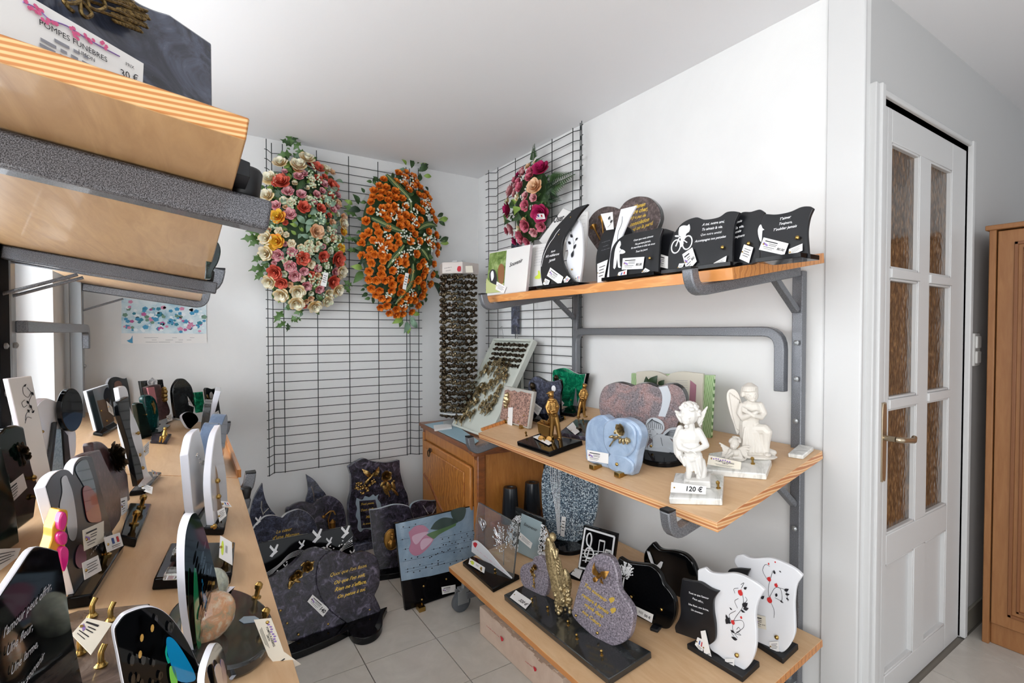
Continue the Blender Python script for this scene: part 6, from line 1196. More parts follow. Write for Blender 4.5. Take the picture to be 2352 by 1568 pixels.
PM = {'cream': petals('cream_petals', 'efe9ca', 'f9f6ea', 'dcbc80'), 'coral': petals('coral_petals', 'd9543f', 'e8806a'), 'pink': petals('pale_pink_petals', 'e0a0a8', 'edc2c4', 'c2606e'), 'yellow': petals('yellow_petals', 'e8b422', 'f0d050', 'dd7a1c'), 'peach': petals('peach_petals', 'e6b68a', 'f2d8ba', 'd09060'), 'orange': petals('orange_petals', 'e2700c', 'f59a30', 'bf5208'), 'magenta': petals('magenta_petals', 'a80f52', 'cc2470'), 'rose': petals('rose_pink_petals', 'd0607c', 'e58ba0'), 'white': petals('white_petals', 'e4e6d4', 'f0f0e6', 'b9c08a')}
RM = {}
def rose_mesh(col, v):
    if (col, v) not in RM:
        b = BM(); lay = ((3, .26, .50, .75), (4, .50, .56, .62), (5, .76, .44, .45), (6, 1.0, .22, .3)) if v < 3 else ((3, .34, .66, .7), (4, .66, .72, .5), (4, .95, .5, .5)); rosebm(b, Matrix(), 1, v*7+1, lay=lay)
        me = bpy.data.meshes.new('bloom'); b.to_mesh(me); b.free(); me.materials.append(PM[col]); RM[col, v] = me
    return RM[col, v]
def lm(kind, mi):
    if ('leaf', kind, mi) not in RM:
        b = BM(); 
        if kind == 'oak': leafbm(b, (0, 0), (0, 1), .34, lobes=3)
        elif kind == 'striped': leafbm(b, (0, 0), (0, 1), .32)
        elif kind == 'fern':
            tube(b, [(0, 0, 0), (.02, -.05, .5), (0, 0, 1)], .012, 4)
            for k in range(12):
                for s in (-1, 1): z = .12+k*.07; L = .32*(1-k/15); leafbm(b, (0, z), (s*L, z+L*.55), L*.16, -.03)
        else: leafbm(b, (0, 0), (0, 1), .26)
        me = bpy.data.meshes.new('leaf'); b.to_mesh(me); b.free(); me.materials.append(LEAFG[mi]); RM['leaf', kind, mi] = me
    return RM['leaf', kind, mi]
def wreath(label, f, dome, blooms, leafs, cl, fill, depth, seed, gyp, grp=None):
    """f: frame on the grid; dome(x,z)->depth of the cushion; blooms (px,py,r,col); leafs (x0,y0,x1,y1,kind,mi); cl: gypsophila px"""
    t = thing('flower_spray', label, 'flowers', f); rnd = random.Random(seed); s = f.scale()
    cx, cy, rx, ry = fill; b = BM(); X, Z = f.l(cx, cy); Xa, Za = f.l(cx+rx, cy); _, Zb = f.l(cx, cy-ry); ax, az = abs(Xa-X), abs(Zb-Z)
    ell(b, (X, -depth*.32, Z), (ax*.86, depth*.42, az*.9), None, 20, 14); obj('foliage_core', b, LEAFG[0], t, M=f, smooth=60)
    dm = lambda x, z: -depth*math.sqrt(max(.06, 1-((x-X)/ax/1.02)**2-((z-Z)/az/1.02)**2))-.012
    b = BM()
    for k in range(int((560 if seed == 1 else 330)*rx*ry/17000)):
        q = rnd.random()**.5*1.0; a = rnd.random()*6.28; x, z = X+ax*q*math.cos(a), Z+az*q*math.sin(a); L = rnd.uniform(.026, .045)*(.8 if rx < 70 else 1); a2 = a+rnd.uniform(-1.2, 1.2)
        leafbm(b, (x, z), (x+L*math.cos(a2), z+L*math.sin(a2)), L*.3, dm(x, z)+rnd.uniform(0, .014), .12, mi=rnd.choice((0, 1, 1, 3, 3, 2)) if seed == 1 else rnd.choice((0, 0, 4, 1)))
    me = bpy.data.meshes.new('l'); b.to_mesh(me); b.free(); obj('small_leaves', me, LEAFG, t, M=f, kind='stuff')
    for x, y, r, c in blooms:
        px, pz = f.l(x, y); rr = r*s; v = rnd.randrange(3) if r > 5 else rnd.randrange(3, 5); nx, nz = (px-X)/ax, (pz-Z)/az
        d = Vector((nx*.75, -1, nz*.75)).normalized(); q = Vector((0, 0, 1)).rotation_difference(d).to_matrix().to_4x4()
        obj('bloom', rose_mesh(c, v), PM[c], t, M=f.M() @ Matrix.Translation((px, dm(px, pz)-rr*.75-.008, pz)) @ q @ Matrix.Rotation(rnd.random()*6, 4, 'Z') @ Matrix.Scale(rr, 4))
    for x0, y0, x1, y1, kind, mi in leafs:
        a = Vector(f.l(x0, y0)); c = Vector(f.l(x1, y1)); d = c-a; inside = ((a.x-X)/ax)**2+((a.y-Z)/az)**2 < 1; yy = dm(a.x, a.y)-.012 if inside else -.04
        an = math.atan2(d.x, d.y); obj('leaf', lm(kind, mi), LEAFG[mi], t, M=f.M() @ Matrix.Translation((a.x, yy, a.y)) @ Matrix.Rotation(an, 4, 'Y') @ Matrix.Rotation(R(rnd.uniform(-15, 15)), 4, 'Z') @ Matrix.Scale(d.length, 4))
    b = BM()
    for x, y, rad, n in cl:
        for k in range(n):
            a = rnd.random()*6.28; q = rnd.random()**.5*rad; px, pz = f.l(x+q*math.cos(a), y+q*math.sin(a)); e = .0045*rnd.uniform(.7, 1.2)*(s/.0032); yy = dm(px, pz)-rnd.uniform(.014, .03); c = Vector((px, yy-.012, pz))
            for j in range(5): an = j*1.257+a; v = c+Vector((e*math.cos(an), -.001, e*math.sin(an))); w2 = c+Vector((e*1.15*math.cos(an+.55), 0, e*1.15*math.sin(an+.55))); w1 = c+Vector((e*1.15*math.cos(an-.55), 0, e*1.15*math.sin(an-.55))); v2 = c+Vector((e*1.7*math.cos(an), -.001, e*1.7*math.sin(an))); b.faces.new([b.verts.new(p) for p in (c, w1, v2, w2)])
    me = bpy.data.meshes.new('g'); b.to_mesh(me); b.free(); obj('tiny_white_blossoms', me, gyp, t, M=f, kind='stuff')
    return t
def cp(x, y): return (530+x/2.904, 280+y/2.904)
f = Fr(Vector((.56, WB-.045, 1.3)), Vector((1, 0, 0)), Vector((0, -1, 0)))
bl = []
for col, L_ in (('cream', [(315, 290, 40), (430, 315, 45), (490, 265, 45), (245, 395, 45), (225, 510, 40), (215, 790, 38), (215, 890, 42), (240, 1075, 38), (320, 1160, 42), (425, 1140, 42), (420, 1215, 45), (545, 1235, 42), (630, 1200, 38), (700, 1130, 40), (725, 1010, 40), (735, 690, 35), (620, 330, 32), (380, 560, 26), (640, 1150, 30)]), ('peach', [(545, 755, 42), (430, 340, 30), (700, 560, 28), (740, 650, 26), (660, 350, 24)]), ('coral', [(315, 425, 48), (560, 325, 38), (665, 440, 42), (460, 595, 38), (575, 600, 30), (455, 930, 40), (590, 915, 35), (695, 930, 48), (275, 1015, 42), (318, 1085, 35), (665, 1075, 42), (520, 300, 25)]), ('pink', [(430, 390, 28), (465, 370, 25), (360, 490, 32), (445, 510, 28), (600, 435, 26), (280, 580, 30), (370, 640, 34), (550, 510, 25), (295, 905, 34), (375, 980, 34), (405, 1040, 34), (465, 1010, 26), (555, 990, 24), (485, 1105, 30), (570, 1125, 28), (385, 885, 28), (680, 1010, 28), (660, 600, 25), (690, 580, 22), (700, 500, 22)]), ('yellow', [(290, 655, 42), (285, 815, 42), (710, 860, 35), (735, 740, 28), (265, 850, 26)])):
    for x, y, r in L_: bl.append((*cp(x, y), r/2.904*1.05, col))
rnd = random.Random(77); k = 0
while k < 900 and len(bl) < 128:
    k += 1; q = rnd.random()**.5*.97; a = rnd.random()*6.28; x, y = 692+92*q*math.cos(a), 540+178*q*math.sin(a); c_ = rnd.choice(('cream', 'pink', 'cream', 'peach', 'coral', 'white')); r = rnd.uniform(5.5, 9.5)
    if any(math.dist((x, y), (o_[0], o_[1])) < (o_[2]+r)*.92 for o_ in bl) or (abs(x-690) < 34 and abs(y-525) < 40): continue
    bl.append((x, y, r, c_))
lf = []
for (x0, y0), (x1, y1) in [((395, 180), (375, 90)), ((395, 180), (320, 130)), ((395, 170), (430, 100)), ((410, 200), (460, 150)), ((400, 230), (300, 235)), ((420, 210), (490, 215)), ((390, 200), (360, 190)), ((230, 740), (150, 735)), ((200, 750), (90, 740)), ((180, 780), (60, 790)), ((190, 800), (110, 840)), ((210, 900), (130, 940)), ((210, 930), (140, 900)), ((220, 980), (110, 1000)), ((210, 1010), (150, 1060)), ((210, 960), (180, 1060)), ((340, 1260), (280, 1340)), ((350, 1280), (310, 1300)), ((360, 1330), (290, 1370)), ((370, 1340), (365, 1400)), ((400, 1290), (440, 1340)), ((410, 1280), (480, 1260)), ((400, 1300), (400, 1340)), ((430, 1300), (460, 1330)), ((740, 570), (820, 610)), ((740, 600), (830, 640)), ((740, 1060), (800, 1100)), ((740, 1090), (780, 1150)), ((750, 780), (820, 800)), ((760, 860), (830, 870))]:
    lf.append((*cp(x0, y0), *cp(x1, y1), 'oak', (1, 0)[(x0+x1) % 2]))
for (x0, y0), (x1, y1), mi in [((420, 470), (470, 410), 0), ((450, 480), (480, 440), 4), ((340, 590), (320, 520), 3), ((330, 560), (380, 540), 3), ((470, 700), (410, 640), 3), ((470, 700), (540, 680), 3), ((500, 700), (480, 760), 3), ((560, 640), (610, 690), 3), ((420, 720), (370, 700), 2), ((300, 720), (340, 700), 1), ((600, 560), (650, 520), 3), ((620, 580), (680, 560), 3), ((560, 700), (620, 740), 4), ((640, 700), (690, 730), 3), ((280, 1120), (310, 1160), 0), ((270, 1080), (330, 1130), 0), ((560, 1200), (590, 1230), 1), ((380, 300), (340, 330), 2), ((350, 320), (400, 370), 1), ((500, 340), (540, 370), 1), ((690, 400), (740, 420), 3), ((640, 480), (700, 460), 3), ((600, 830), (560, 870), 3), ((640, 850), (700, 880), 1), ((470, 850), (420, 860), 3), ((480, 440), (520, 460), 4), ((520, 260), (545, 235), 2), ((400, 600), (350, 570), 3), ((500, 640), (560, 620), 3), ((600, 650), (560, 720), 3), ((660, 640), (620, 690), 4), ((500, 790), (440, 770), 3)]:
    lf.append((*cp(x0, y0), *cp(x1, y1), 'plain', mi))
cl = [(*cp(x, y), 17, 26) for x, y in [(540, 340), (530, 420), (530, 560), (570, 670), (640, 770), (530, 820), (380, 560), (600, 980), (530, 1060), (350, 930), (240, 700), (640, 540), (490, 870), (690, 840), (640, 1170), (440, 900)]]
t = wreath('mixed flower spray of cream, coral, pink and yellow roses on the far mesh', f, None, bl, lf, cl, (692, 540, 92, 178), .085, 1, mat('greenish_white_blossom', 'c4d6b4', .6))
card(t, f, [(cp(620, 1000)[0], cp(620, 1000)[1]), cp(652, 1008), cp(636, 1100), cp(598, 1090)], off=.12, style='lines')
f = Fr(Vector((1.1, WB-.045, 1.3)), Vector((1, 0, 0)), Vector((0, -1, 0)))
rnd = random.Random(21); rib = [[(1010, 370), (1040, 410), (1090, 470), (1150, 540), (1160, 620)], [(905, 660), (960, 690), (1050, 735), (1110, 755)], [(1205, 740), (1240, 715), (1290, 700), (1350, 705)], [(1110, 840), (1075, 890), (1040, 930), (1005, 985)], [(1225, 865), (1250, 890), (1280, 935)], [(1170, 960), (1165, 1060), (1130, 1130), (1065, 1220)]]
bl = []; cls = [(1120, 410), (1160, 450), (1190, 400), (1130, 560), (1270, 545), (1265, 580), (955, 620), (1050, 650), (1090, 600), (1180, 690), (1000, 770), (1140, 780), (1100, 760), (1300, 800), (1250, 790), (990, 870), (950, 830), (1050, 960), (1150, 880), (1190, 840), (1010, 1160), (1120, 1220), (1270, 980), (1170, 1140), (1280, 640), (1290, 850), (1080, 1000), (1100, 900), (1180, 620)]
k = 0
while len(bl) < 132 and k < 9000:
    k += 1; q = rnd.random()**.5; a = rnd.random()*6.28; x, y = 1100+258*q*math.cos(a), 815+482*q*math.sin(a)
    if any(math.dist((x, y), (c[0]*2.904-530*2.904, c[1]*2.904-280*2.904)) < 36 for c in [(b_[0], b_[1]) for b_ in bl]): continue
    if any(math.dist((x, y), p) < 30 for r_ in rib for p in r_) or any(math.dist((x, y), p) < 22 for p in cls): continue
    bl.append((*cp(x, y), rnd.uniform(7.6, 9.6), 'orange'))
lf = [(*cp(x0, y0), *cp(x1, y1), 'plain', mi) for (x0, y0), (x1, y1), mi in [((1190, 320), (1180, 250), 0), ((1230, 290), (1235, 225), 0), ((1250, 290), (1310, 250), 2), ((1250, 300), (1305, 285), 4), ((1235, 340), (1300, 310), 0), ((1160, 345), (1095, 335), 3), ((1155, 300), (1125, 262), 2), ((1270, 370), (1322, 375), 2), ((1230, 410), (1245, 350), 0), ((840, 560), (800, 490), 0), ((800, 560), (745, 530), 2), ((850, 600), (760, 610), 4), ((1360, 640), (1400, 615), 0), ((1370, 660), (1432, 650), 2), ((1370, 670), (1412, 700), 0), ((1370, 790), (1385, 765), 0), ((1375, 800), (1435, 775), 0), ((1380, 815), (1437, 815), 2), ((1375, 830), (1385, 865), 0), ((1330, 1020), (1370, 1050), 0), ((1335, 1070), (1370, 1150), 4), ((1340, 1080), (1355, 1110), 3), ((1130, 1300), (1062, 1345), 2), ((1120, 1310), (1110, 1370), 1), ((1160, 1330), (1140, 1410), 3), ((1165, 1350), (1168, 1415), 2), ((1180, 1320), (1230, 1375), 3), ((1190, 1280), (1245, 1285), 2), ((1180, 1300), (1215, 1340), 3), ((870, 860), (800, 850), 0), ((850, 800), (790, 780), 0), ((860, 980), (780, 970), 2), ((860, 1000), (800, 1080), 1), ((870, 900), (840, 960), 4), ((1280, 440), (1300, 470), 4)]]
cl = [(*cp(x, y), 10, 12) for x, y in cls]
t = wreath('oval spray of orange roses with striped ribbon leaves and white blossom', f, None, bl, lf, cl, (909, 561, 90, 168), .085, 2, mat('white_blossom', 'dfe6d6', .6))
RIB = speck('striped_ribbon_leaf', [(.4, '1c3320'), (.5, '2c4a2c'), (.62, 'a9b96a')], 60, .4, .1, kind='wave', dist=.2)
X, Z = f.l(909, 561); Xa, _ = f.l(999, 561); _, Zb = f.l(909, 393)
for r_ in rib:
    b = BM(); P = [Vector(f.l(*cp(*p))) for p in cr(r_, 4, False)]; n_ = len(P); dpt = lambda p: -.085*math.sqrt(max(.06, 1-((p.x-X)/(Xa-X)/1.02)**2-((p.y-Z)/(Zb-Z)/1.02)**2))-.042
    for part_, (w0, w1) in enumerate(((-1, -.25), (-.25, -.08), (-.08, .12), (.12, .28), (.28, 1))):
        prev = None
        for i, p in enumerate(P):
            d = (P[min(i+1, n_-1)]-P[max(i-1, 0)]).normalized(); nn = Vector((-d.y, d.x)); ww = .021*math.sin(math.pi*(.12+.8*i/(n_-1)))
            cur = [b.verts.new((p.x+nn.x*ww*w_, dpt(p)-.004*(1-abs(w_)), p.y+nn.y*ww*w_)) for w_ in (w0, w1)]
            if prev: b.faces.new([prev[0], prev[1], cur[1], cur[0]]).material_index = part_ % 2
            prev = cur
    obj('ribbon_leaf', b, [LEAFG[0], mat('pale_leaf_stripe', 'a4b070', .5)], t, M=f, smooth=60)
card(t, f, [cp(1165, 1005), cp(1190, 1010), cp(1168, 1120), cp(1145, 1112)], off=.14, style='lines')
# pink spray on the right wall
def c3(x, y): return (960+x/2.1775, 280+y/2.1775)
f = Fr(Vector((WA-.04, 2.42, 1.3)), Vector((0, -1, 0)), Vector((-1, 0, 0)))
bl = []
for col, L_ in (('magenta', [(665, 240, 33), (510, 448, 32), (672, 468, 34), (545, 270, 16), (520, 600, 18)]), ('rose', [(528, 300, 20), (567, 310, 18), (583, 338, 22), (622, 285, 20), (620, 255, 18), (613, 430, 22), (605, 530, 24), (570, 580, 24), (660, 530, 20), (480, 550, 18), (590, 605, 18), (555, 600, 16)]), ('pink', [(520, 355, 28), (548, 368, 16), (515, 545, 26), (645, 390, 16), (610, 380, 16), (580, 265, 16), (565, 250, 16), (645, 320, 14), (540, 330, 14), (490, 530, 16), (630, 560, 18)]), ('peach', [(655, 335, 30), (595, 230, 14), (600, 505, 14)]), ('cream', [(567, 388, 15), (483, 400, 15), (565, 545, 15), (470, 500, 12), (620, 205, 10)])):
    for x, y, r in L_: bl.append((*c3(x, y), r/2.1775*1.2, col))
lf = [(*c3(x0, y0), *c3(x1, y1), k_, mi) for (x0, y0), (x1, y1), k_, mi in [((610, 210), (612, 115), 'fern', 0), ((620, 220), (660, 190), 'fern', 0), ((690, 330), (815, 268), 'fern', 0), ((680, 360), (755, 300), 'fern', 4), ((690, 380), (750, 400), 'fern', 4), ((530, 430), (560, 395), 'striped', 2), ((540, 470), (580, 440), 'striped', 2), ((550, 440), (530, 400), 'striped', 0), ((545, 480), (560, 505), 'striped', 0), ((480, 430), (462, 460), 'plain', 1), ((490, 500), (460, 520), 'plain', 0), ((490, 470), (458, 490), 'plain', 1), ((560, 470), (590, 500), 'striped', 0), ((470, 420), (480, 385), 'plain', 2), ((640, 240), (650, 205), 'plain', 1), ((690, 420), (720, 400), 'plain', 4)]]
t = wreath('teardrop spray of pink and magenta roses with ferns on the right mesh panel', f, None, bl, lf, [(*c3(x, y), 7, 8) for x, y in [(590, 290), (625, 350), (600, 400), (640, 440), (550, 560)]], (1230, 472, 48, 92), .07, 3, MC['white_blossom'])
card(t, f, [c3(577, 458), c3(630, 458), c3(637, 485), c3(580, 488)], off=.10, style='flag', price='')
# ================================================================ lower left shelf, seen along its length
def LS_(px, deg, lean=6, h=0): 
    pl = up(LEFT, h); return frame(pl.at(*px), (math.sin(R(deg)), math.cos(R(deg)), 0), lean, pl.n)
def cplate(parent, name, fr, px, t_, m, side=None, bevel=.0015, y0=0, curve=True, k=5, zmin=.0):
    pts = [(a, max(b, zmin))+tuple(r) for a, b, *r in fr.ls(px)]; pts = cr(pts, k) if curve else [p[:2] for p in pts]
    pts = [(a, max(b, zmin)) for a, b in pts]
    return obj(name, extr(pts, t_, y0, side=1 if side else None), [m, side] if side else m, parent, M=fr, bevel=bevel)
def lslab(t, px, h, m=BLACKG, **k): return slab(t, 'base', LEFT, px, h, m, **k)
WEDGE = mat('white_acrylic_edge', 'e6e8f2', .15, coat=.4)
REDB = speck('maroon_granite', [(.35, '2c1a1b'), (.55, '4d3435'), (.7, '725556')], 70, .32, .0)
SKYM2 = speck('slate_blue_resin', [(.4, '5c6f8b'), (.6, '7488a5')], 10, .2, .2)
GREENG = speck('dark_green_granite', [(.4, '081412'), (.6, '10241f'), (.8, '20453c')], 80, .1, .1)
BROWNM = speck('brown_marble', [(.3, '3b312e'), (.5, '66574f'), (.65, '8a7a70'), (.8, '55504e')], 9, .15, .4, dist=2.5)
# black verse plaque, nearest
f = LS_((191, 1600), 11, 11); t = thing('memorial_plaque', 'nearest glossy black plaque with flower verse and white edge, bottom left corner', Pq, f)
cplate(t, 'panel', f, [(0, 1369), (40, 1310), (77, 1258), (105, 1256), (134, 1264, 1), (150, 1340), (165, 1440), (196, 1600, 1), (-60, 1900, 1), (-70, 1500, 1), (-40, 1430)], .007, GLOSS, side=WEDGE)
text(t, f, [("l'amour peut offrir,", (4, 1466), (115, 1352)), ('Une fleur,', (12, 1507), (72, 1446)), ('Une larme,', (22, 1551), (84, 1484)), ('Un souvenir', (38, 1596), (100, 1508))], mat('grey_lettering', 'b5b7bd', .5))
# pink and gold flower
f = LS_((135, 1440), 48, 3); t = thing('flower_ornament', 'pink enamel flower ornament with scalloped gold edge rising behind the near black plaque', 'ornament', f)
GOLDE = mat('yellow_gold_enamel', 'e0a832', .2, .3, coat=.5); PINKE = mat('magenta_enamel', 'd0247e', .15, coat=.6)
cplate(t, 'gold_edge', f, [(108, 1290), (112, 1262), (120, 1235), (122, 1210), (130, 1190), (137, 1172), (147, 1170), (156, 1174), (156, 1200), (150, 1225), (151, 1262), (147, 1300), (137, 1435, 1), (110, 1450, 1)], .02, GOLDE, k=8)
for P_ in ([(128, 1192), (134, 1176), (143, 1176), (146, 1195), (138, 1215), (128, 1212)], [(127, 1225), (138, 1218), (148, 1225), (146, 1245), (134, 1250), (126, 1240)], [(130, 1262), (140, 1252), (149, 1262), (147, 1290), (138, 1310), (131, 1290)]): cplate(t, 'petal', f, P_, .012, PINKE, y0=-.008, bevel=.004)
# heron and red rose double plaque
f = stand((171, 1364), (262, 1240), up(LEFT, .02), 16, True); t = thing('photo_plaque', 'double arched glossy plaque printed with white heron and red flower, three cards, on dark base', Pq, f)
lslab(t, straight([(150, 1372), (213, 1364), (287, 1247), (240, 1245)]), .02, BLACKG)
cplate(t, 'panel', f, [(171, 1363, 1), (105, 1117, 1), (120, 1092), (140.6, 1078), (157.5, 1079), (168, 1090, 1), (172, 1066), (185, 1050), (201, 1046.7), (212, 1049, 1), (262, 1236, 1)], .014, mat('printed_dark_grey', '2e3238', .2, spec=.25), side=WEDGE)
def lprt(parent, name, f, px, m, off): return obj(name, extr(cr(f.ls(px), 4), .0004, -off-.0004), m, parent, M=f)
lprt(t, 'heron_print', f, [(140, 1100), (150, 1092), (156, 1105), (165, 1130), (172, 1170), (176, 1215), (170, 1240), (158, 1235), (148, 1190), (136, 1165), (142, 1130)], mat('printed_heron_grey', 'b9bcc0', .2, coat=.4), .0006)
lprt(t, 'sky_print', f, [(172, 1080), (180, 1062), (196, 1055), (205, 1075), (218, 1120), (224, 1170), (205, 1140), (188, 1110)], mat('printed_slate_blue', '3c5566', .1, coat=.5), .0006)
lprt(t, 'red_flower_print', f, [(188, 1125), (198, 1115), (214, 1130), (226, 1165), (230, 1195), (216, 1200), (200, 1195), (192, 1160)], mat('printed_deep_red', '8e2a2c', .15, coat=.4), .0012)
lprt(t, 'heather_print', f, [(172, 1270), (182, 1250), (192, 1262), (196, 1285), (184, 1305), (172, 1295)], mat('printed_heather', '7d4a6b', .3), .0012)
scribble(t, f, [((207, 1262), (238, 1222)), ((206, 1276), (240, 1232))], WHITEI)
card(t, f, [(190, 1217.5), (238.7, 1195.7), (238.7, 1243), (194, 1264.7)], off=.02, style='price', price='', m=PAPERC); card(t, f, [(238.7, 1234.4), (275, 1222.3), (283.5, 1252.6), (247, 1268.4)], off=.03, style='flag'); card(t, f, [(189, 1292.6), (225.4, 1274.4), (233.9, 1309.6), (195, 1331.4)], off=.03, style='lines')
pegs(t, LEFT, [(236, 1300)], 1.6, up=.02)
# maroon plaques on slab with brass pegs
f = stand((259, 1225), (300, 1160), up(LEFT, .02), 17, True); t = thing('memorial_plaque', 'maroon granite plaque with rounded shoulder and two tall brass pegs on its base', Pq, f)
lslab(t, straight([(276, 1228), (315, 1236), (349, 1156), (298, 1154)]), .02, BLACKG)
cplate(t, 'panel', f, [(258, 1222, 1), (195, 1044, 1), (213, 1036), (230, 1032, 1), (249.6, 1075.7), (273.8, 1124), (279, 1175), (276, 1195, 1)], .02, REDB, bevel=.003); pegs(t, LEFT, [(303, 1225), (320, 1184)], 1.5, up=.02)
f = stand((279, 1175), (318, 1125), up(LEFT, .01), 19, True); t = thing('memorial_plaque', 'rear maroon granite plaque with pointed rounded top and bronze flower relief', Pq, f)
cplate(t, 'panel', f, [(272, 1165, 1), (230, 1090), (213, 1022), (218.7, 1014.5), (228, 1012.6), (239.7, 1018), (257, 1035.5), (278, 1060), (293, 1089, 1), (296, 1120), (300, 1150, 1)], .018, REDB, bevel=.004)
spray(t, f, 'bronze_flowers', BRONZED, [(252, 1045, 7), (258, 1062, 7)], [(250, 1040, 246, 1030, .4), (262, 1065, 272, 1085, .3)], [[(252, 1045), (262, 1080)]])
card(t, f, [(275, 1145), (292, 1140), (294, 1172), (280, 1184)], off=.012, style='price', price='')
# dark green-black plaque at the left edge
f = LS_((70, 1215), 16, 12); t = thing('memorial_plaque', 'dark green-black granite plaque with wavy top and bronze bouquet at the left edge', Pq, f)
cplate(t, 'panel', f, [(-60, 1010, 1), (0, 995), (15, 983), (38, 976), (56, 980, 1), (66, 1034), (76.5, 1079.6), (88, 1113), (84, 1150), (79, 1189, 1), (-70, 1400, 1)], .022, GREENG, side=BLACKG, bevel=.004)
spray(t, f, 'bronze_bouquet', BRONZED, [(44, 1036, 7), (52, 1048, 6)], [(42, 1030, 38, 1018, .4), (46, 1028, 46, 1014, .4), (50, 1055, 52, 1068, .4), (42, 1040, 34, 1022, .35)], [[(44, 1036), (51, 1070)]])
card(t, f, [(5, 1125.5), (53.6, 1087), (62.5, 1120), (16.6, 1165)], off=.012, style='price', price=''); bolts(t, f, [(66, 1098), (78, 1140)], 1.3)
f = LS_((48, 1255), 16, 12); t = thing('memorial_plaque', 'nearer dark green granite plaque cut off by the left edge of the picture', Pq, f)
cplate(t, 'panel', f, [(-80, 1060, 1), (-20, 1030), (4, 1026, 1), (20, 1090), (36, 1160), (46, 1245, 1), (-90, 1420, 1)], .02, GREENG, side=BLACKG, bevel=.003)
f = LS_((20, 1330), 20, 40); t = thing('price_card', 'grey-white price card lying propped on a brown granite base at the left edge', 'card', f)
card(t, f, [(-40, 1262), (48, 1258), (40, 1280), (-40, 1340)], off=.004, style='lines')
# tall white tile with scroll drawing
f = LS_((104, 1125), 27, 13); t = thing('photo_tile', 'tall white rectangular tile with black scrollwork drawing before the window', 'tile', f)
cplate(t, 'panel', f, straight([(18, 869), (72.7, 863), (120, 1100), (80, 1135)]), .012, MC['white_tile'], side=MC['pinkish_edge'], curve=False)
scroll(t, f, [[(60, 882), (52, 890), (54, 905), (64, 912), (70, 902)], [(56, 918), (50, 925), (54, 935), (62, 930)], [(58, 965), (60, 950), (70, 940)], [(62, 890), (72, 905), (66, 925), (76, 945)], [(57, 972), (62, 958), (72, 960)]], [(60, 920, 64, 928), (66, 930, 72, 938), (70, 900, 76, 908), (62, 940, 66, 948), (54, 888, 58, 882), (72, 948, 78, 942)], [])
# white oval backing, black disc and blue panel
f = LS_((135, 1092), 22, 8); t = thing('memorial_plaque', 'white curved plaque with glossy black oval disc and blue strip between black legs', Pq, f)
cplate(t, 'white_back', f, [(112, 915), (97, 919), (84, 934), (76.5, 960), (77, 1003), (86, 1034), (102, 1075), (112, 1095, 1), (158, 1075, 1), (173.5, 1044), (176, 1008), (173.5, 988), (165, 960), (145, 930)], .02, ACRYL, side=MC['pinkish_edge'], bevel=.003)
cplate(t, 'black_disc', f, [(146+26*math.cos(a), 941+50*math.sin(a)) for a in [k*math.pi/8 for k in range(16)]], .014, GLOSS, y0=-.022, bevel=.002, k=3)
cplate(t, 'black_leg', f, straight([(116, 970), (121, 968), (108, 1085), (100, 1090)]), .01, BLACKM, y0=-.012, curve=False); cplate(t, 'black_leg', f, straight([(134, 985), (146, 1000), (154, 1072), (140, 1080)]), .01, BLACKM, y0=-.012, curve=False)
cplate(t, 'blue_strip', f, straight([(118, 985), (133, 984), (140, 1078), (108, 1084)]), .006, speck('pale_blue_granite', [(.4, '7c93a1'), (.6, '9fb2bd')], 150, .3, .1), y0=-.008, curve=False)
bolts(t, f, [(93, 991), (170, 966)], .8)
# silver framed photo plaque
f = LS_((235, 988), 34, 10); t = thing('photo_plaque', 'silver-edged photo plaque with dark statue print near the pale left rack post', Pq, f)
cplate(t, 'panel', f, straight([(198, 898), (249, 882), (263, 969), (222, 992)]), .014, mat('printed_grey_blue', '7b858f', .1, coat=.5), side=WEDGE, curve=False)
lprt(t, 'dark_band_print', f, straight([(201, 900), (212, 896), (236, 986), (224, 991)]), mat('printed_dark_band', '2f353c', .1, coat=.4), .0008); lprt(t, 'statue_print', f, [(240, 895), (248, 890), (254, 910), (250, 925), (238, 915)], MC['printed_dark_band'], .0008); lprt(t, 'wood_print', f, straight([(222, 920), (248, 915), (262, 965), (238, 982)]), mat('printed_brown', '6a5a50', .15, coat=.4), .0008)
bolts(t, f, [(230, 943), (243, 966)], .8); card(t, f, [(245, 921), (258, 935), (262, 955), (250, 945)], off=.008, style='lines'); lslab(t, straight([(214, 992), (262, 968), (272, 976), (236, 996)]), .012, BLACKG)
f = LS_((296, 955), 40, 8); t = thing('memorial_plaque', 'grey plaque with humped top corner behind the silver-edged photo plaque at the far wall', Pq, f)
cplate(t, 'panel', f, [(247, 880, 1), (253, 869), (266.5, 865), (283.7, 869), (291, 867, 1), (297, 894), (302, 945, 1), (256, 960, 1)], .014, SLATE, side=WEDGE)
lprt(t, 'portrait_print', f, [(262, 880), (272, 874), (280, 882), (278, 898), (266, 900)], mat('printed_portrait', '7b5c50', .3), .0008)
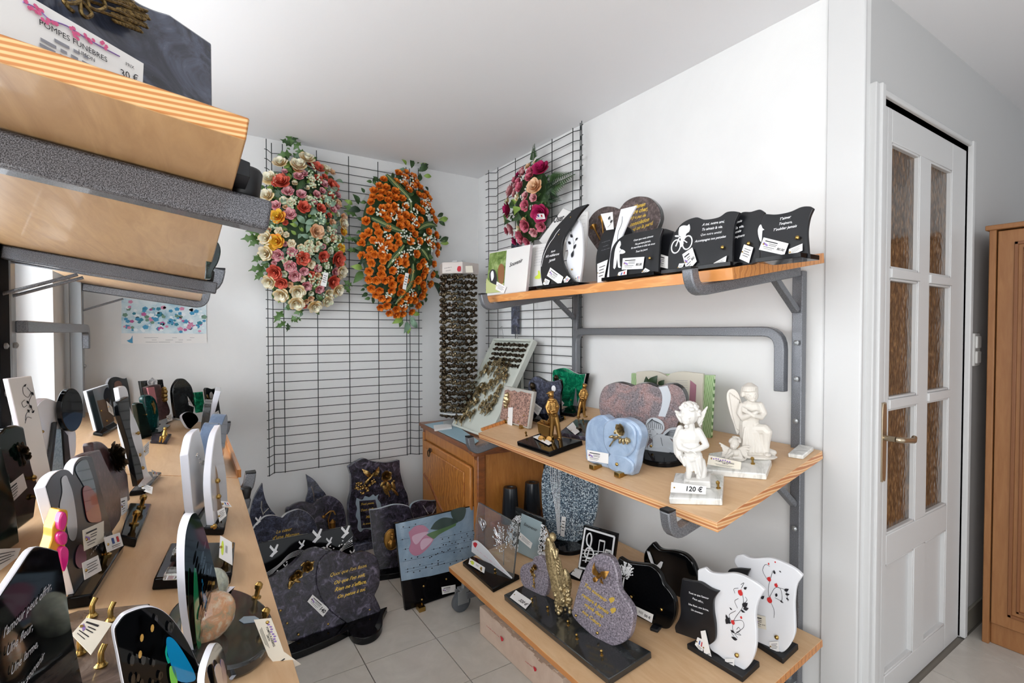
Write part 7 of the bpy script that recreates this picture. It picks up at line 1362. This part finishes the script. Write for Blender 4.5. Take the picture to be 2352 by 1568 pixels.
# black and white pair
f = LS_((330, 1122), 17, 15, .012); t = thing('memorial_plaque', 'tall black and white two-part plaque on a black base, centre of left shelf', Pq, f)
lslab(t, straight([(298, 1128), (336, 1124), (372, 1084), (340, 1082)]), .014, BLACKG)
cplate(t, 'black_panel', f, [(258, 922.7, 1), (282, 911, 1), (286, 945), (287, 984), (296, 1022), (309, 1060), (318, 1100, 1), (303, 1118, 1), (285, 1030), (270, 980), (261, 950)], .012, GLOSS, y0=-.013)
cplate(t, 'white_panel', f, [(272, 890, 1), (285.6, 886), (294, 900), (299, 936), (312, 965), (324, 999), (331.5, 1041), (339, 1079.5), (352, 1098.6, 1), (330, 1118, 1), (306.7, 1075), (293, 1030), (282, 984), (280, 940)], .012, ACRYL)
bolts(t, f, [(312, 995), (315, 1045), (322, 1075)], 1.0); card(t, f, [(330, 1025), (343, 1012), (342, 1040), (330, 1050)], off=.01, style='lines'); card(t, f, [(312, 1040), (322, 1042), (324, 1062), (311, 1062)], off=.006, style='sticker', price='')
card(t, stand((322, 1128), (352, 1135), LEFT, 60, True), [(324, 1108), (351, 1118), (349, 1134), (326, 1126)], off=.02, style='lines'); card(t, f, [(348, 1078), (360, 1084), (364, 1092), (352, 1094)], off=.01, style='flag')
# far cluster
f = LS_((340, 1005), 22, 8); t = thing('memorial_plaque', 'narrow dark green plaque left of the brighter green one on the far left shelf', Pq, f)
cplate(t, 'panel', f, [(312, 928, 1), (318, 924), (328, 925, 1), (340, 960), (350, 1003, 1), (326, 1009, 1)], .016, GREENG, bevel=.003); bolts(t, f, [(333, 952)], .8)
f = LS_((358, 990), 25, 8); t = thing('memorial_plaque', 'bright teal-green rounded plaque with bronze leaf on the far left shelf', Pq, f)
TEAL = speck('teal_granite', [(.4, '0a3434'), (.6, '145453'), (.8, '2c7a74')], 60, .06, .6)
cplate(t, 'panel', f, [(328.7, 918), (333, 909), (342, 906), (352.6, 911), (360, 922), (365, 950), (367, 980, 1), (344, 992, 1), (336, 950)], .018, TEAL, bevel=.004); spray(t, f, 'bronze_leaf', BRONZE, (), [(350, 922, 355, 945, .35), (346, 925, 352, 935, .3)], [[(350, 920), (354, 950)]])
lslab(t, straight([(340, 994), (370, 992), (392, 975), (370, 972)]), .01, BLACKG)
f = LS_((385, 974), 45, 6); t = thing('memorial_plaque', 'grey rectangular plaque with white flower cluster against the far wall', Pq, f)
cplate(t, 'panel', f, straight([(322, 875), (374, 871), (386, 945), (336, 952)]), .014, SLATE, curve=False)
spray(t, f, 'white_flowers', WHITEI, [(341, 877, 6), (350, 878, 6), (346, 872, 5)])
f = LS_((385, 986), 34, 9); t = thing('memorial_plaque', 'pink and brown faceted plaque with bronze figure in front of the grey flower plaque', Pq, f)
cplate(t, 'panel', f, [(335, 889, 1), (352, 884), (368, 882.5, 1), (377, 905), (391, 942), (384, 960, 1), (362, 968, 1), (345, 930)], .018, REDB, bevel=.003); cplate(t, 'pink_panel', f, straight([(335, 890), (351, 888), (358, 925), (345, 930)]), .006, mat('pink_resin', 'b8737a', .2, coat=.3), y0=-.007, curve=False)
spray(t, f, 'bronze_figure', BRONZE, berries=[(374, 893, 4), (375, 900, 5), (375, 909, 5), (376, 917, 4.5)], th=.012); card(t, f, [(382, 955), (394, 950), (396, 965), (386, 968)], off=.008, style='lines')
lslab(t, straight([(360, 972), (380, 975), (404, 955), (388, 948)]), .01, BLACKG)
t = thing('figurine_plaque', 'small brass seated figure on a brown granite block halfway along the left shelf', 'figurine', Fr(LEFT.at(372, 1020), Vector((1, 0, 0)), Vector((0, -1, 0))))
lslab(t, straight([(346, 1010), (385, 1012), (395, 996), (350, 994)]), .014, DARKG)
g = Fig((378, 1012), LEFT, .014); g.ell((379, 984, 0), (3.5, 3.5, 4)); g.ch((379, 988, 0, 3), (377, 1000, 0, 4.5)); g.ch((376, 1001, 0, 3.5), (370, 1003, -3, 3), (367, 1013, -3, 2)); g.ch((379, 1001, 0, 3.5), (377, 1005, -4, 3), (374, 1014, -4, 2)); g.ch((381, 991, 0, 2), (384, 998, -2, 1.6)); g.done('seated_figure', BRASS, t, .5, 1)
f = LS_((438, 973), 52, 8); t = thing('memorial_plaque', 'tall round-topped dark disc plaque with slanting card near the far wall', Pq, f)
cplate(t, 'disc', f, [(404, 960, 1), (398, 920), (397.6, 891.5), (408.5, 872), (420, 869), (430, 874.5), (442, 891.5), (447, 928), (441, 965, 1)], .02, SLATE, side=GLOSS, bevel=.003); card(t, f, [(431, 910), (436, 918), (446, 935), (434, 930)], off=.008, style='lines')
f = LS_((448, 985), 30, 20); t = thing('memorial_plaque', 'small glossy black rounded plaque with white edge in front of the dark disc plaque', Pq, f)
cplate(t, 'panel', f, [(418, 958), (424, 948), (436, 945), (450, 952), (456, 965), (445, 978), (438, 985, 1), (430, 980)], .012, GLOSS, side=WEDGE, bevel=.002)
f = LS_((512, 978), 44, 8); t = thing('memorial_plaque', 'slate grey plaque with white oval print at the far right end of the left shelf', Pq, f)
cplate(t, 'panel', f, [(472, 894, 1), (476, 890), (488, 893), (499, 890, 1), (505.5, 940), (511, 976, 1), (484, 985, 1)], .014, SLATE); lprt(t, 'oval_print', f, [(481, 905), (486, 900), (491, 915), (489, 930), (484, 922)], PAPER, .0008); card(t, f, [(492, 948), (502, 942), (505, 955), (493, 958)], off=.01, style='lines'); card(t, f, [(487, 964), (499, 960), (507, 972), (494, 977)], off=.012, style='lines')
spray(t, f, 'bronze_leaves', BRONZE, [(478, 920, 4)], [(478, 915, 474, 905, .4), (480, 925, 486, 935, .4)])
f = LS_((470, 974), 60, 8); t = thing('memorial_plaque', 'narrow emerald panel beside the slate plaque near the far wall', Pq, f)
cplate(t, 'panel', f, straight([(446, 901), (466, 899), (472, 945), (452, 948)]), .014, EMER, curve=False)
# blocks seen edge-on: local outlines in metres, placed on the shelf
def edge_on(name, label, px, deg, w_, h_, th, m, side, lean=9, prof=None, basew=.0, bm=BLACKG, hb=.0):
    f = LS_(px, deg, lean, hb); t = thing(name, label, Pq, f)
    prof = prof or [(0, 0, 1), (w_, 0, 1), (w_, h_*.8), (w_*.8, h_), (w_*.45, h_*.92), (w_*.1, h_), (0, h_*.85)]
    obj('panel', extr(cr(prof, 5), th), [m, side], t, M=f, bevel=.002) if not side else obj('panel', extr(cr(prof, 5), th, side=1), [m, side], t, M=f, bevel=.002)
    if basew: g = Fr(f.O-LEFT.n*hb, Vector((f.u.x, f.u.y, f.u.z)), Vector((f.n.x, f.n.y, 0)).normalized()); obj('base', box(BM(), (-.01, -.05, 0), (w_+.01, .05, max(hb, .012))), bm, t, M=g, bevel=.002)
    return t, f
t, f = edge_on('memorial_plaque', 'white acrylic plaque seen edge-on with a bead chain, left of a pair', (447, 1196), 13, .15, .20, .018, ACRYL, WEDGE, 15, prof=[(0, 0, 1), (.15, 0, 1), (.155, .12), (.12, .20, 1), (.05, .195), (.0, .16, 1), (-.005, .06)], hb=.018)
b = BM()
for k in range(22): ell(b, (.02+.007*k, -.012, .15-.0045*k+.008*math.sin(k)), (.0032,)*3, None, 6, 5)
obj('bead_chain', b, SILVER, t, M=f); lslab(t, straight([(411, 1210), (517, 1212), (526, 1165), (428, 1155)]), .018, BLACKG)
t2, f = edge_on('memorial_plaque', 'white wavy plaque seen edge-on, right of a pair, with two hanging cards', (492, 1206), 13, .17, .20, .016, ACRYL, WEDGE, 15, prof=[(0, 0, 1), (.17, 0, 1), (.18, .08), (.16, .15), (.17, .21, 1), (.10, .195), (.04, .15), (.0, .09)], hb=.018)
bolts(t2, f, [(484, 1210)], 1.3); spray(t2, f, 'bronze_leaf', BRONZE, (), [])if False else None
f = LS_((515, 1190), 70, 15, .02); t = thing('memorial_plaque', 'translucent brown angel-shaped plaque edge with two white cards right of the white wavy one', Pq, f)
cplate(t, 'panel', f, [(484, 1075), (492, 1062), (500, 1085), (503, 1110), (508, 1150), (514, 1185, 1), (500, 1190, 1), (490, 1120)], .012, mat('smoky_brown_acrylic', '8d7763', .1, coat=.5), bevel=.003)
card(t, f, [(507, 1150), (524, 1152), (533, 1164), (512, 1163)], off=.01, style='flag'); card(t, f, [(499, 1173), (516, 1164), (520, 1184), (504, 1199)], off=.016, style='lines'); bolts(t, f, [(497, 1104), (499, 1140)], 1.2)
t, f = edge_on('memorial_plaque', 'blue-grey resin plaque seen edge-on behind the white pair', (482, 1088), 12, .22, .17, .045, SKYM2, None, 4, prof=[(0, 0, 1), (.26, 0, 1), (.26, .12), (.2, .17), (.12, .145), (.05, .16), (0, .12)]); t['label'] = 'blue-grey resin plaque seen edge-on behind the white pair'
MC['blue_slate_resin'] = None; del MC['blue_slate_resin']
t, f = edge_on('memorial_plaque', 'grey rough stone plaque edge behind the blue-grey resin one', (476, 1010), 4, .2, .16, .03, SLATE, None, 5)
spray(t, f, 'bronze_leaves', BRONZE, (), ())if False else None
t, f = edge_on('memorial_plaque', 'white-topped block plaque edge near the far bronze leaves', (470, 975), 3, .2, .20, .026, BLACKG, WEDGE, 3, prof=[(0, 0, 1), (.2, 0, 1), (.2, .2, 1), (0, .2, 1)])
f = LS_((505, 1020), 62, 8); t = thing('flower_ornament', 'bronze and grey leaf ornament by the wooden lip of the far left shelf', 'ornament', f)
cplate(t, 'stone', f, [(486, 995), (492, 978), (502, 985), (505, 1005), (503, 1022, 1), (490, 1024, 1)], .02, MAUVE, bevel=.004); spray(t, f, 'bronze_leaves', BRONZE, [(492, 985, 6)], [(495, 985, 505, 998, .4), (492, 992, 488, 1004, .4), (500, 995, 506, 985, .4)])
# flat black base with clear blocks
t = thing('memorial_plaque', 'flat black slab with two clear acrylic blocks and a yellow-stickered card between the tall ones', Pq, Fr(LEFT.at(450, 1310), Vector((1, 0, 0)), Vector((0, -1, 0))))
lslab(t, straight([(354, 1327), (534, 1316), (541, 1244), (392, 1246)]), .022, BLACKG)
for (x0, y0, x1, y1) in ((376, 1318, 440, 1300), (396, 1262, 440, 1250)): slab(t, 'acrylic_block', up(LEFT, .022), straight([(x0, y0), (x1, y0-2), (x1, y1), (x0+10, y1)]), .012, GLASS, bevel=.002)
pegs(t, LEFT, [(407, 1300), (422, 1250), (516, 1306)], 1.5, up=.022); fx = LS_((520, 1300), 80, 30, .022); card(t, fx, [(506, 1229), (533, 1245), (534, 1298), (503, 1280)], off=.01, style='sticker', price='')
# oval granite base, glass domes and butterfly of stained glass
t = thing('memorial_plaque', 'oval dark granite slab with glass domes and a colourful butterfly in the foreground', Pq, Fr(LEFT.at(510, 1450), Vector((1, 0, 0)), Vector((0, -1, 0))))
lslab(t, [(505+125*math.cos(a)+ (a > 3.14)*0, 1440+92*math.sin(a)) for a in [k*math.pi/10 for k in range(20)]], .02, SLATE, curve=True, k=3, bevel=.004)
OB = up(LEFT, .02); DG = speck('milky_glass_dome', [(.35, '8f958a'), (.6, 'b9bfae'), (.75, 'd8d4c4')], 60, .05, .9); DG2 = speck('flower_glass_dome', [(.35, '93957a'), (.5, 'd29a72'), (.65, 'dcd3b8'), (.8, 'b9614a')], 45, .05, .9)
for (x, y), rr, m in (((474, 1392), .034, DG), ((482, 1462), .036, DG2)): 
    c = OB.at(x, y); b = BM(); ell(b, (0, 0, rr*.8), (rr*1.05, rr*.55, rr), None, 24, 16); obj('glass_dome', b, m, t, M=Matrix.Translation(c) @ Matrix.Rotation(R(25), 4, 'Z'), smooth=60)
pegs(t, LEFT, [(583, 1400), (598, 1466)], 1.3, up=.02)
o = slab(t, 'engraved_emblem', OB, straight([(549, 1424), (560, 1415), (585, 1414), (595, 1420), (585, 1428), (560, 1431)]), .0009, fz, bevel=0)
fw2 = LS_((446, 1496), 20, 3, .02)
cplate(t, 'upper_wing', fw2, [(445, 1492, 1), (430, 1400), (424, 1300), (426, 1230), (436, 1190), (446, 1178), (456, 1185), (474, 1230), (494, 1310), (512, 1400), (522, 1480, 1)], .009, GLOSS, side=WEDGE, zmin=0)
COL = {n: mat('stained_'+n, c, .08, coat=.8) for n, c in (('blue', '0f7fb4'), ('green', '1c8a5a'), ('magenta', '8a2f6e'), ('violet', '5a55a8'), ('teal', '15a08e'), ('navy', '143a7a'), ('pale', 'b9bfd6'), ('lime', '6cc04a'), ('amber', 'b08a4a'))}
for P_, c_ in (([(440, 1310), (446, 1320), (452, 1400), (456, 1480), (448, 1484), (440, 1400)], 'green'), ([(458, 1330), (462, 1345), (472, 1390), (470, 1410), (460, 1370)], 'blue'), ([(466, 1412), (476, 1410), (486, 1440), (484, 1470), (472, 1450)], 'magenta')): lprt(t, 'coloured_glass', fw2, P_, COL[c_], .003)
b = BM(); rnd = random.Random(14)
for k in range(46):
    x = rnd.uniform(450, 500); y0 = 1200+ (x-450)*3.4; y = rnd.uniform(y0, 1490)
    q = fw2.l(x, y); r = rnd.uniform(.003, .007); flat([(q[0]+r*.8*math.cos(a), q[1]+r*1.5*math.sin(a)) for a in [j*math.pi/4 for j in range(8)]], -.0045, b)
obj('dark_spots', b, mat('spot_black', '020203', .02, coat=1), t, M=fw2, kind='stuff')
# lower wing faces the viewer
f3 = LS_((470, 1640), 62, 4, .0); cplate(t, 'lower_wing', f3, [(300, 1640, 1), (284, 1568), (272, 1505), (262, 1450), (270, 1430), (285, 1412), (305, 1402), (328.6, 1395), (352, 1393.7), (376, 1403), (402, 1427.5), (434, 1477), (464, 1546), (490, 1640, 1)], .008, GLOSS, side=WEDGE, zmin=0)
for P_, c_ in (([(380, 1462), (396, 1466), (420, 1500), (444, 1545), (440, 1562), (405, 1560), (388, 1520), (380, 1490)], 'blue'), ([(382, 1470), (380, 1500), (388, 1515), (382, 1520), (376, 1495)], 'teal'), ([(386, 1530), (396, 1530), (404, 1560), (400, 1590), (388, 1560)], 'lime'), ([(408, 1572), (440, 1570), (452, 1620), (412, 1620)], 'navy')): lprt(t, 'coloured_glass', f3, P_, COL[c_], .003)
b = BM(); 
for k in range(40):
    x = rnd.uniform(300, 400); y = rnd.uniform(1405+abs(x-345)*.5, 1620)
    if x > 372 and y > 1450: continue
    q = f3.l(x, y); r = rnd.uniform(.0025, .0045); flat([(q[0]+r*.55*math.cos(a), q[1]+r*1.6*math.sin(a)) for a in [j*math.pi/4 for j in range(8)]], -.003, b)
obj('dark_spots', b, MC['spot_black'], t, M=f3, kind='stuff'); b = BM()
for x, y in ((322, 1462), (318, 1500), (346, 1440)): q = f3.l(x, y); flat([(q[0]+.0018*math.cos(a), q[1]+.0045*math.sin(a)) for a in [j*math.pi/4 for j in range(8)]], -.0036, b)
obj('amber_spots', b, COL['amber'], t, M=f3, kind='stuff')
f4 = LS_((530, 1600), 14, 4); cplate(t, 'inner_wing', f4, [(478, 1640, 1), (470, 1560), (484, 1500), (500, 1475), (516, 1500), (528, 1560), (534, 1640, 1)], .006, GLOSS, side=WEDGE, zmin=0)
for P_, c_ in (([(484, 1540), (496, 1525), (506, 1568), (500, 1590)], 'pale'), ([(498, 1522), (506, 1520), (514, 1560), (510, 1590)], 'violet')): lprt(t, 'coloured_glass', f4, P_, COL[c_], .003)
# its long price tag hanging over the shelf edge
ft = facing((602, 1470), LEFT); ft = Fr(ft.O+(CAM-ft.O).normalized()*.07, ft.u, ft.n)
card(t, ft, [(623, 1419), (652, 1496), (616, 1506), (583, 1423)], off=.0, style='big', price='', m=PAPERC); card(t, ft, [(652, 1496), (691.5, 1525), (647, 1544), (616, 1506)], off=.0, style='hand', price='120', m=PAPERC, pin=False)
# brown marble slab with angled brass pegs
t = thing('memorial_plaque', 'flat brown marble slab with four bent brass pegs and a cream price card', Pq, Fr(LEFT.at(220, 1500), Vector((1, 0, 0)), Vector((0, -1, 0))))
lslab(t, straight([(150, 1410), (180, 1400), (345, 1384), (400, 1640), (120, 1680)]), .018, BROWNM)
for x, y in ((212, 1416), (254, 1426), (232, 1530), (184, 1502)):
    P = up(LEFT, .018).at(x, y); b = BM(); lathe([(.007, 0), (.0075, .002), (.0055, .004), (.0045, .006)], 12, b); tube(b, [(0, 0, .004), (0, 0, .017), (.001, .001, .020), (.004, .004, .026)], .0036, 10); obj('brass_peg', b, BRASS, t, M=Matrix.Translation(P), smooth=40)
card(t, lay((210, 1460), LEFT, .045), [(198, 1418), (258, 1431), (209, 1503), (164, 1456)], off=.001, style='price', price='', m=PAPERC)
# ================================================================ on the overhead shelf
O = Vector((-.03, .57, LTOP.O.z-.15*(-.03-.05)+.002)); f = frame(O, (math.sin(R(43)), math.cos(R(43)), 0), 4)
t = thing('memorial_plaque', "blue-grey granite plaque with bronze wheat ears and large '30' card, overhead shelf", Pq, f)
cplate(t, 'panel', f, [(487, 100, 1), (489, 262, 1), (489, 330, 1), (-60, 120, 1), (-60, -340, 1), (200, -95, 1), (300, -8), (345, 18), (390, 33, 1)], .022, speck('blue_veined_granite', [(.3, '1d2029'), (.45, '343845'), (.6, '505668'), (.78, '8d95a8')], 9, .2, .3, dist=3, stretch=(1, 1, 1.6), rot=(0, .6, 0)), bevel=.002)
fc = Fr(f.O+f.n*.012, f.u, f.n)
tg = cplate(t, 'price_tag', fc, straight([(-80, -95), (330, 146), (326, 230), (-80, 40)]), .0008, PAPER, curve=False, bevel=0, zmin=.0005)
def ontag(lines, m, name='tag_print', bold=.02, shear=0):
    text(tg, fc, lines, m, shear, name, .0012, bold)
ontag([('POMPES FUNÈBRES', (88, 57), (244, 144)), ('LIMON', (178, 122), (215, 143)), ('PRIX', (287, 150), (306, 160))], INK, bold=0)
ontag([('30 €', (276, 176), (318, 192))], INK, 'price_print', 0, .1)
b = BM()
for (x0, y0), (x1, y1) in (((90, 90), (210, 155)), ((88, 102), (190, 157)), ((122, 92), (200, 134))):
    a, c = Vector(fc.l(x0, y0)), Vector(fc.l(x1, y1)); d = c-a; L = d.length; d.normalize(); n = Vector((-d.y, d.x))*.0012; x = 0
    while x < L: w_ = random.Random(int(x*9999)).uniform(.004, .012); flat([a+d*x+n, a+d*min(x+w_, L)+n, a+d*min(x+w_, L)-n, a+d*x-n], -.0012, b); x += w_+.003
obj('small_print', b, INKG, tg, M=fc, kind='stuff')
b = BM(); P = cr([(50, 5), (85, 22), (110, 45), (150, 60), (190, 85), (230, 108), (272, 130)], 4, False); tube(b, [(fc.l(x, y)[0], -.0012, fc.l(x, y)[1]) for x, y in P], .0006, 4); rnd = random.Random(3)
for x, y in ((92, 32), (100, 45), (165, 72), (172, 82), (198, 85), (205, 92), (235, 105), (120, 48), (62, 12), (75, 20)):
    q = fc.l(x, y)
    for j in range(4): a0 = rnd.random()*6; flat([(q[0]+.0022*math.cos(a0)+.0016*math.cos(a), q[1]+.0022*math.sin(a0)+.0016*math.sin(a)) for a in [i*math.pi/3 for i in range(6)]], -.0016-.0001*j, b, 1)
obj('blossom_print', fin(b), [INKB, INKP], tg, M=fc, kind='stuff')
b = BM(); P = lambda x, y, d=0: Vector((f.l(x, y)[0], -d, f.l(x, y)[1]))
for (x0, y0), (x1, y1) in (((150, 8), (305, 70)), ((160, -5), (318, 60)), ((170, -15), (322, 40)), ((140, -30), (290, 10)), ((150, -50), (280, -10))):
    a, c = P(x0, y0, .006), P(x1, y1, .008); tube(b, [a, a.lerp(c, .5)+Vector((0, -.004, 0)), c], .0014, 6)
    for k in range(9):
        m_ = a.lerp(c, .55+.05*k); d = (c-a).normalized()
        for s in (-1, 1): ell(b, m_+Vector((-d.z*s*.0028, -.002, d.x*s*.0028)), (.0033, .0018, .0016), Matrix.Rotation(-math.atan2(d.z, d.x)-s*.35, 3, 'Y'), 6, 5)
for loop in ([(118, 8), (128, -12), (150, -14), (158, 6), (140, 14), (118, 12)], [(155, 8), (168, 20), (182, 38), (170, 46), (158, 36), (156, 20)], [(176, 0), (205, 4), (214, 22), (196, 30), (176, 20)], [(118, 10), (128, 24), (140, 34)]):
    tube(b, [P(x, y, .012) for x, y in cr(loop, 4, len(loop) > 4)], .0016, 6)
obj('bronze_wheat', b, speck('old_bronze', [(.35, '3a2c18'), (.55, '75603a'), (.75, 'ab9058')], 300, .35, 0, metal=.85), t, M=f, smooth=50)
o = lambda x, y: Vector((x, y, LTOP.O.z-.15*(x-.05)))
c = hit((520, 262), (0, .60, 0), (0, 1, 0)); b = BM(); z0 = o(.0, .6).z
hexa(b, [(c.x-.10, .565, z0-.008), (c.x+.02, .585, z0-.022), (c.x+.02, .64, z0-.022), (c.x-.10, .64, z0-.008), (c.x-.10, .565, z0+.022), (c.x+.02, .585, z0-.006), (c.x+.02, .64, z0-.006), (c.x-.10, .64, z0+.022)]); 
ob = obj('stand_base', b, BLACKM, t, M=Matrix(), bevel=.001)
f = frame(o(.045, 1.30), (-.25, 1, 0), 0); t = thing('memorial_plaque', 'dark curved plaque edge peeping past the front of the overhead ply shelf', Pq, f); fy = Fr(Vector((.0, 1.30, o(.04, 1.3).z)), Vector((1, 0, 0)), Vector((0, -1, 0)))
cplate(t, 'panel', fy, [(495, 553), (504, 562), (507, 578), (502, 600), (490, 622), (484, 640, 1), (470, 640, 1), (478, 560)], .02, GREENG, bevel=.002, zmin=-.2)
